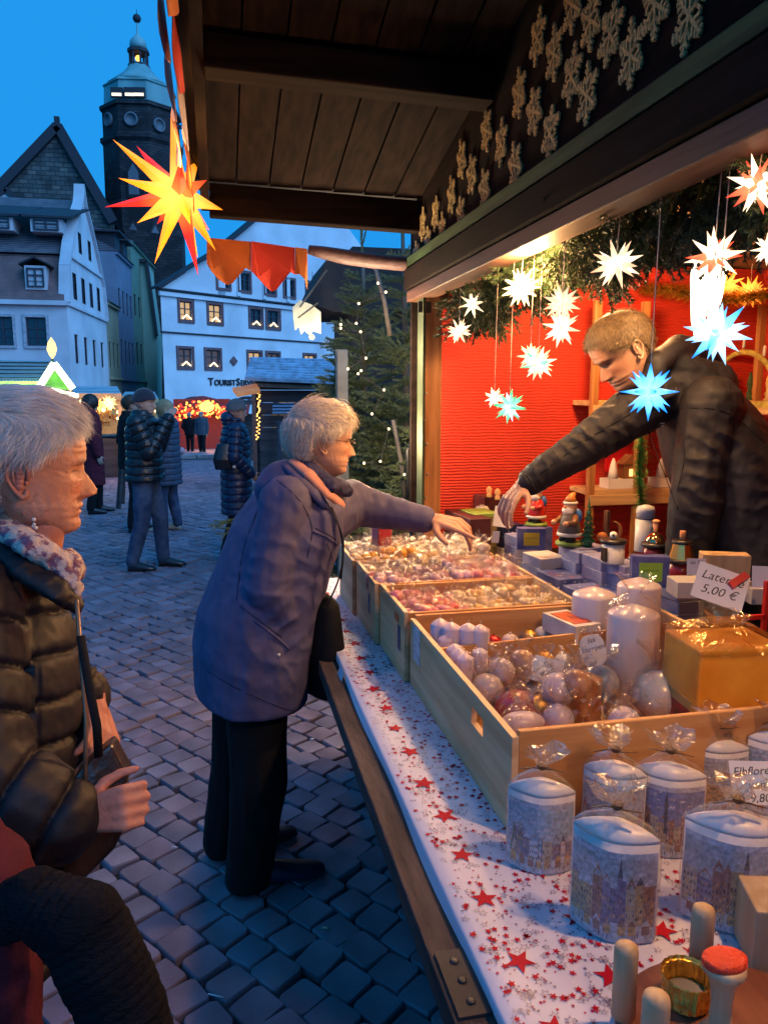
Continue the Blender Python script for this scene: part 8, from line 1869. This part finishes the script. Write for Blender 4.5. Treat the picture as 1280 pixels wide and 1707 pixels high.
# ---------------------------------------------------------------- someone cut off at the lower left corner
w3 = thing('person', 'person cut off at the lower left corner in maroon with a dark knitted sleeve akimbo', 'person', (-.6, .75, 0))
W3 = lambda u, v, d=.8: Vector(at(u, v, d=d))
m_mar3 = cloth('maroon_knit', (.085,.012,.022), .85, bump=.5, bs=180); m_kn3 = mat('black_rib_knit', (.008,.008,.011), .95, bump=1, bs=70, sheen=0, stretch=(1,1,5), bd=.006, spec=.1)
b = MB(); chain(b, [W3(-75,1500,.9), W3(-60,2050,.95)], [.09,.095], 14); chain(b, [W3(-75,1500,.9), W3(-60,1340,.92)], [.08,.03], 12); me = remesh(b, .008, 3); folds(me, .006, 12, 2); putm('maroon_coat', me, m_mar3, w3)
kp = [(W3(-20,1530,.88), .03), (W3(60,1500,.86), .034), (W3(140,1545,.85), .045), (W3(205,1680,.84), .045), (W3(245,1860,.84), .045)]
b = MB(); chain(b, [p for p, q in kp], [q for p, q in kp], 20); me = remesh(b, .0032, 5); folds(me, .006, 10, 6, None, True, .011, .0022, [kp]); putm('knitted_sleeve', me, m_kn3, w3)
b = MB(); chain(b, [W3(-20,1530,.88), W3(60,1500,.86), W3(140,1545,.85), W3(205,1680,.84), W3(245,1860,.84)], [.022,.026,.03,.03,.03], 10); b.cone2(tuple(W3(245,1860,.84)), tuple(W3(225,1990,.84)), .028, .03); torso_mb(b, [(W3(-40,1500,1.0), (1,0,0), .05, .06), (W3(-40,2000,1.05), (1,0,0), .06, .07)], 12); hand_mb(b, W3(225,1950,.84), (0,.1,-1), (1,-.3,0), .17, 1); me = remesh(b, .005, 2); putm('body', me, m_sk1, w3)
# ---------------------------------------------------------------- the seller
w4 = thing('person', 'young short haired seller in a dark grey jacket bending over the goods and reaching out', 'person', (1.75, 2.2, .12))
W4 = lambda u, v, d: Vector(at(u, v, d=d)); H4 = .25
hc4 = W4(1034, 586, 2.66); Mh4 = Mhead(hc4, Vector((-.82, .0, -.62)), (-.45,.05,.8))
HV4, HF4 = head_mesh(H4, .130, jaw=1.05, brow=2.0, seed=12, age=.25)
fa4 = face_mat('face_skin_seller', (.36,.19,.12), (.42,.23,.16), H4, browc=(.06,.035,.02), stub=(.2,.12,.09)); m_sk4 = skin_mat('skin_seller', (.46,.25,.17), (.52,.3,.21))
sh4 = W4(1095, 660, 2.72); el4 = W4(975, 742, 2.74); wr4 = W4(872, 808, 2.78); sb4 = W4(1185, 680, 2.62); eb4 = W4(1160, 845, 2.62); wb4 = W4(1135, 960, 2.72)
b = MB(); chain(b, [W4(1120,650,2.76), hc4+Vector((.05,.0,-.06))], [.045,.058]); chain(b, [sh4, el4, wr4], [.055,.045,.03]); chain(b, [sb4, eb4, wb4], [.055,.045,.03]); torso_mb(b, [(W4(1250,1020,2.76), (-.9,.2,0), .1, .16), (W4(1190,760,2.76), (-.9,.2,0), .1, .17), (W4(1140,650,2.76), (-.9,.2,0), .06, .1)], 16)
hand_mb(b, wr4, (W4(835,850,2.74)-wr4), (-.55,-.25,.75), .19, 1, curl=(.35,.42,.48,.5), thumb=.5); hand_mb(b, wb4, (wb4-eb4), (0,-1,0), .18, 1)
for sg in (-1, 1): chain(b, [Vector((1.95, 2.1+sg*.09, .95)), Vector((1.95, 2.1+sg*.09, .5)), Vector((1.95, 2.1+sg*.09, .2))], [.08,.06,.04])
body_join(w4, (HV4, HF4, H4), b, .0045, fa4, m_sk4, Mh4)
m_hs = mat('short_sandy_hair', (.07,.042,.02), .6, var=.3, vs=60, c2=(.15,.10,.05)); m_hs2 = mat('short_sandy_hair_strand', (.10,.062,.03), .5, var=.3, vs=120, c2=(.2,.135,.07))
hair(w4, Mh4, H4, 'short', m_hs2, .011, 12000, .014, 15, flow_crown(-.35, .4, (.5,0,.0)), sw=.0005, lift=.6, curl=.3, capm=m_hs)
m_jk = mat('charcoal_jacket', (.017,.016,.021), .62, var=.15, vs=12, bump=.3, bs=260, spec=.3, bd=.002); Fv = (-.9,.1,-.1)
b = MB(); secs = [(W4(1290,1150,2.76), Fv, .18, .23), (W4(1268,1000,2.76), Fv, .185, .24, (-.1,0,1)), (W4(1240,880,2.76), Fv, .18, .245, (-.2,0,1)), (W4(1208,770,2.76), Fv, .18, .25, (-.35,0,1)), (W4(1178,700,2.76), Fv, .155, .22, (-.5,0,1)), (W4(1150,645,2.76), Fv, .12, .16, (-.6,0,1)), (W4(1120,615,2.74), Fv, .09, .09, (-.6,0,1))]
torso_mb(b, secs, 32); chain(b, [sh4, el4, wr4+Vector((.02,-.01,.01))], [.095,.070,.045], 14); chain(b, [sb4, eb4, wb4], [.105,.088,.065], 14); b.tube([tuple(p) for p in (W4(1085,655,2.62), W4(1090,612,2.62), W4(1125,585,2.72), W4(1170,592,2.86), W4(1195,625,2.9))], [.035,.045,.062,.058,.04], 14, fl=.8); chain(b, [W4(1120,610,2.7), W4(1180,650,2.74)], [.06,.10], 12)
me = remesh(b, .0065, 4); folds(me, .010, 4, 51, (1,1,.8)); folds(me, .003, 14, 52)
creases(me, [(W4(975,742,2.66), (1,0,.4), .035, .011, .12), (W4(900,795,2.74), (1,-.2,.6), .028, .007, .08), (W4(1060,690,2.62), (.8,0,.7), .045, .011, .13), (W4(1160,840,2.52), (.1,0,1), .04, .012, .13), (W4(1180,760,2.5), (.5,0,1), .06, .010, .14), (W4(1145,910,2.55), (0,0,1), .035, .009, .09), (W4(1230,850,2.6), (.6,0,1), .07, .010, .18), (W4(1120,720,2.6), (1,0,-.2), .06, .010, .12), (W4(1180,620,2.65), (.5,0,1), .05, .009, .12)], 8); putm('jacket', me, m_jk, w4)
bvj = surf(me); m_sj = cloth('jacket_seam', (.006,.006,.008))
for pts in ([(1090,690),(1150,680),(1215,690),(1275,740)], [(1100,640),(1130,700),(1140,760),(1128,820)], [(1215,640),(1222,720),(1205,800)], [(1080,720),(1110,800),(1130,850)], [(900,790),(975,735),(1050,690)]): seam(w4, bvj, pts, .0016, m_sj)
seam(w4, bvj, [(876,790),(884,802),(890,815)], .004, m_jk, 'cuff_edge', .001)
h_, n_ = hitp(bvj, 1102, 705)
if h_ is not None: MB().box((0,0,0), (.018,.002,.004)).box((.004,0,-.008), (.010,.002,.003)).obj('chest_emblem', mat('grey_embroidery', (.4,.38,.36), .6), w4).matrix_world = Mhead(h_+n_*.002, (1,-.3,0), (0,0,1))
b = MB(); b.tube([tuple(p) for p in (W4(1085,600,2.80), W4(1066,640,2.70), W4(1085,672,2.64), W4(1130,650,2.60))], [.02,.026,.026,.02], 10, fl=.5); me = remesh(b, .004, 2); putm('collar', me, m_jk, w4)
b = MB(); 
for sg in (-1, 1): chain(b, [Vector((1.95, 2.1+sg*.09, 1.0)), Vector((1.95, 2.1+sg*.09, .55)), Vector((1.95, 2.1+sg*.09, .2))], [.12,.09,.07])
b.ball((1.93,2.1,1.0), .17, 12, 8); me = remesh(b, .012, 3); putm('trousers', me, m_blkc, w4)
for sg in (-1, 1): shoe(MB(), Vector((1.93, 2.1+sg*.09, .125)), (-1,0,0)).obj('shoe', m_shoe, w4)
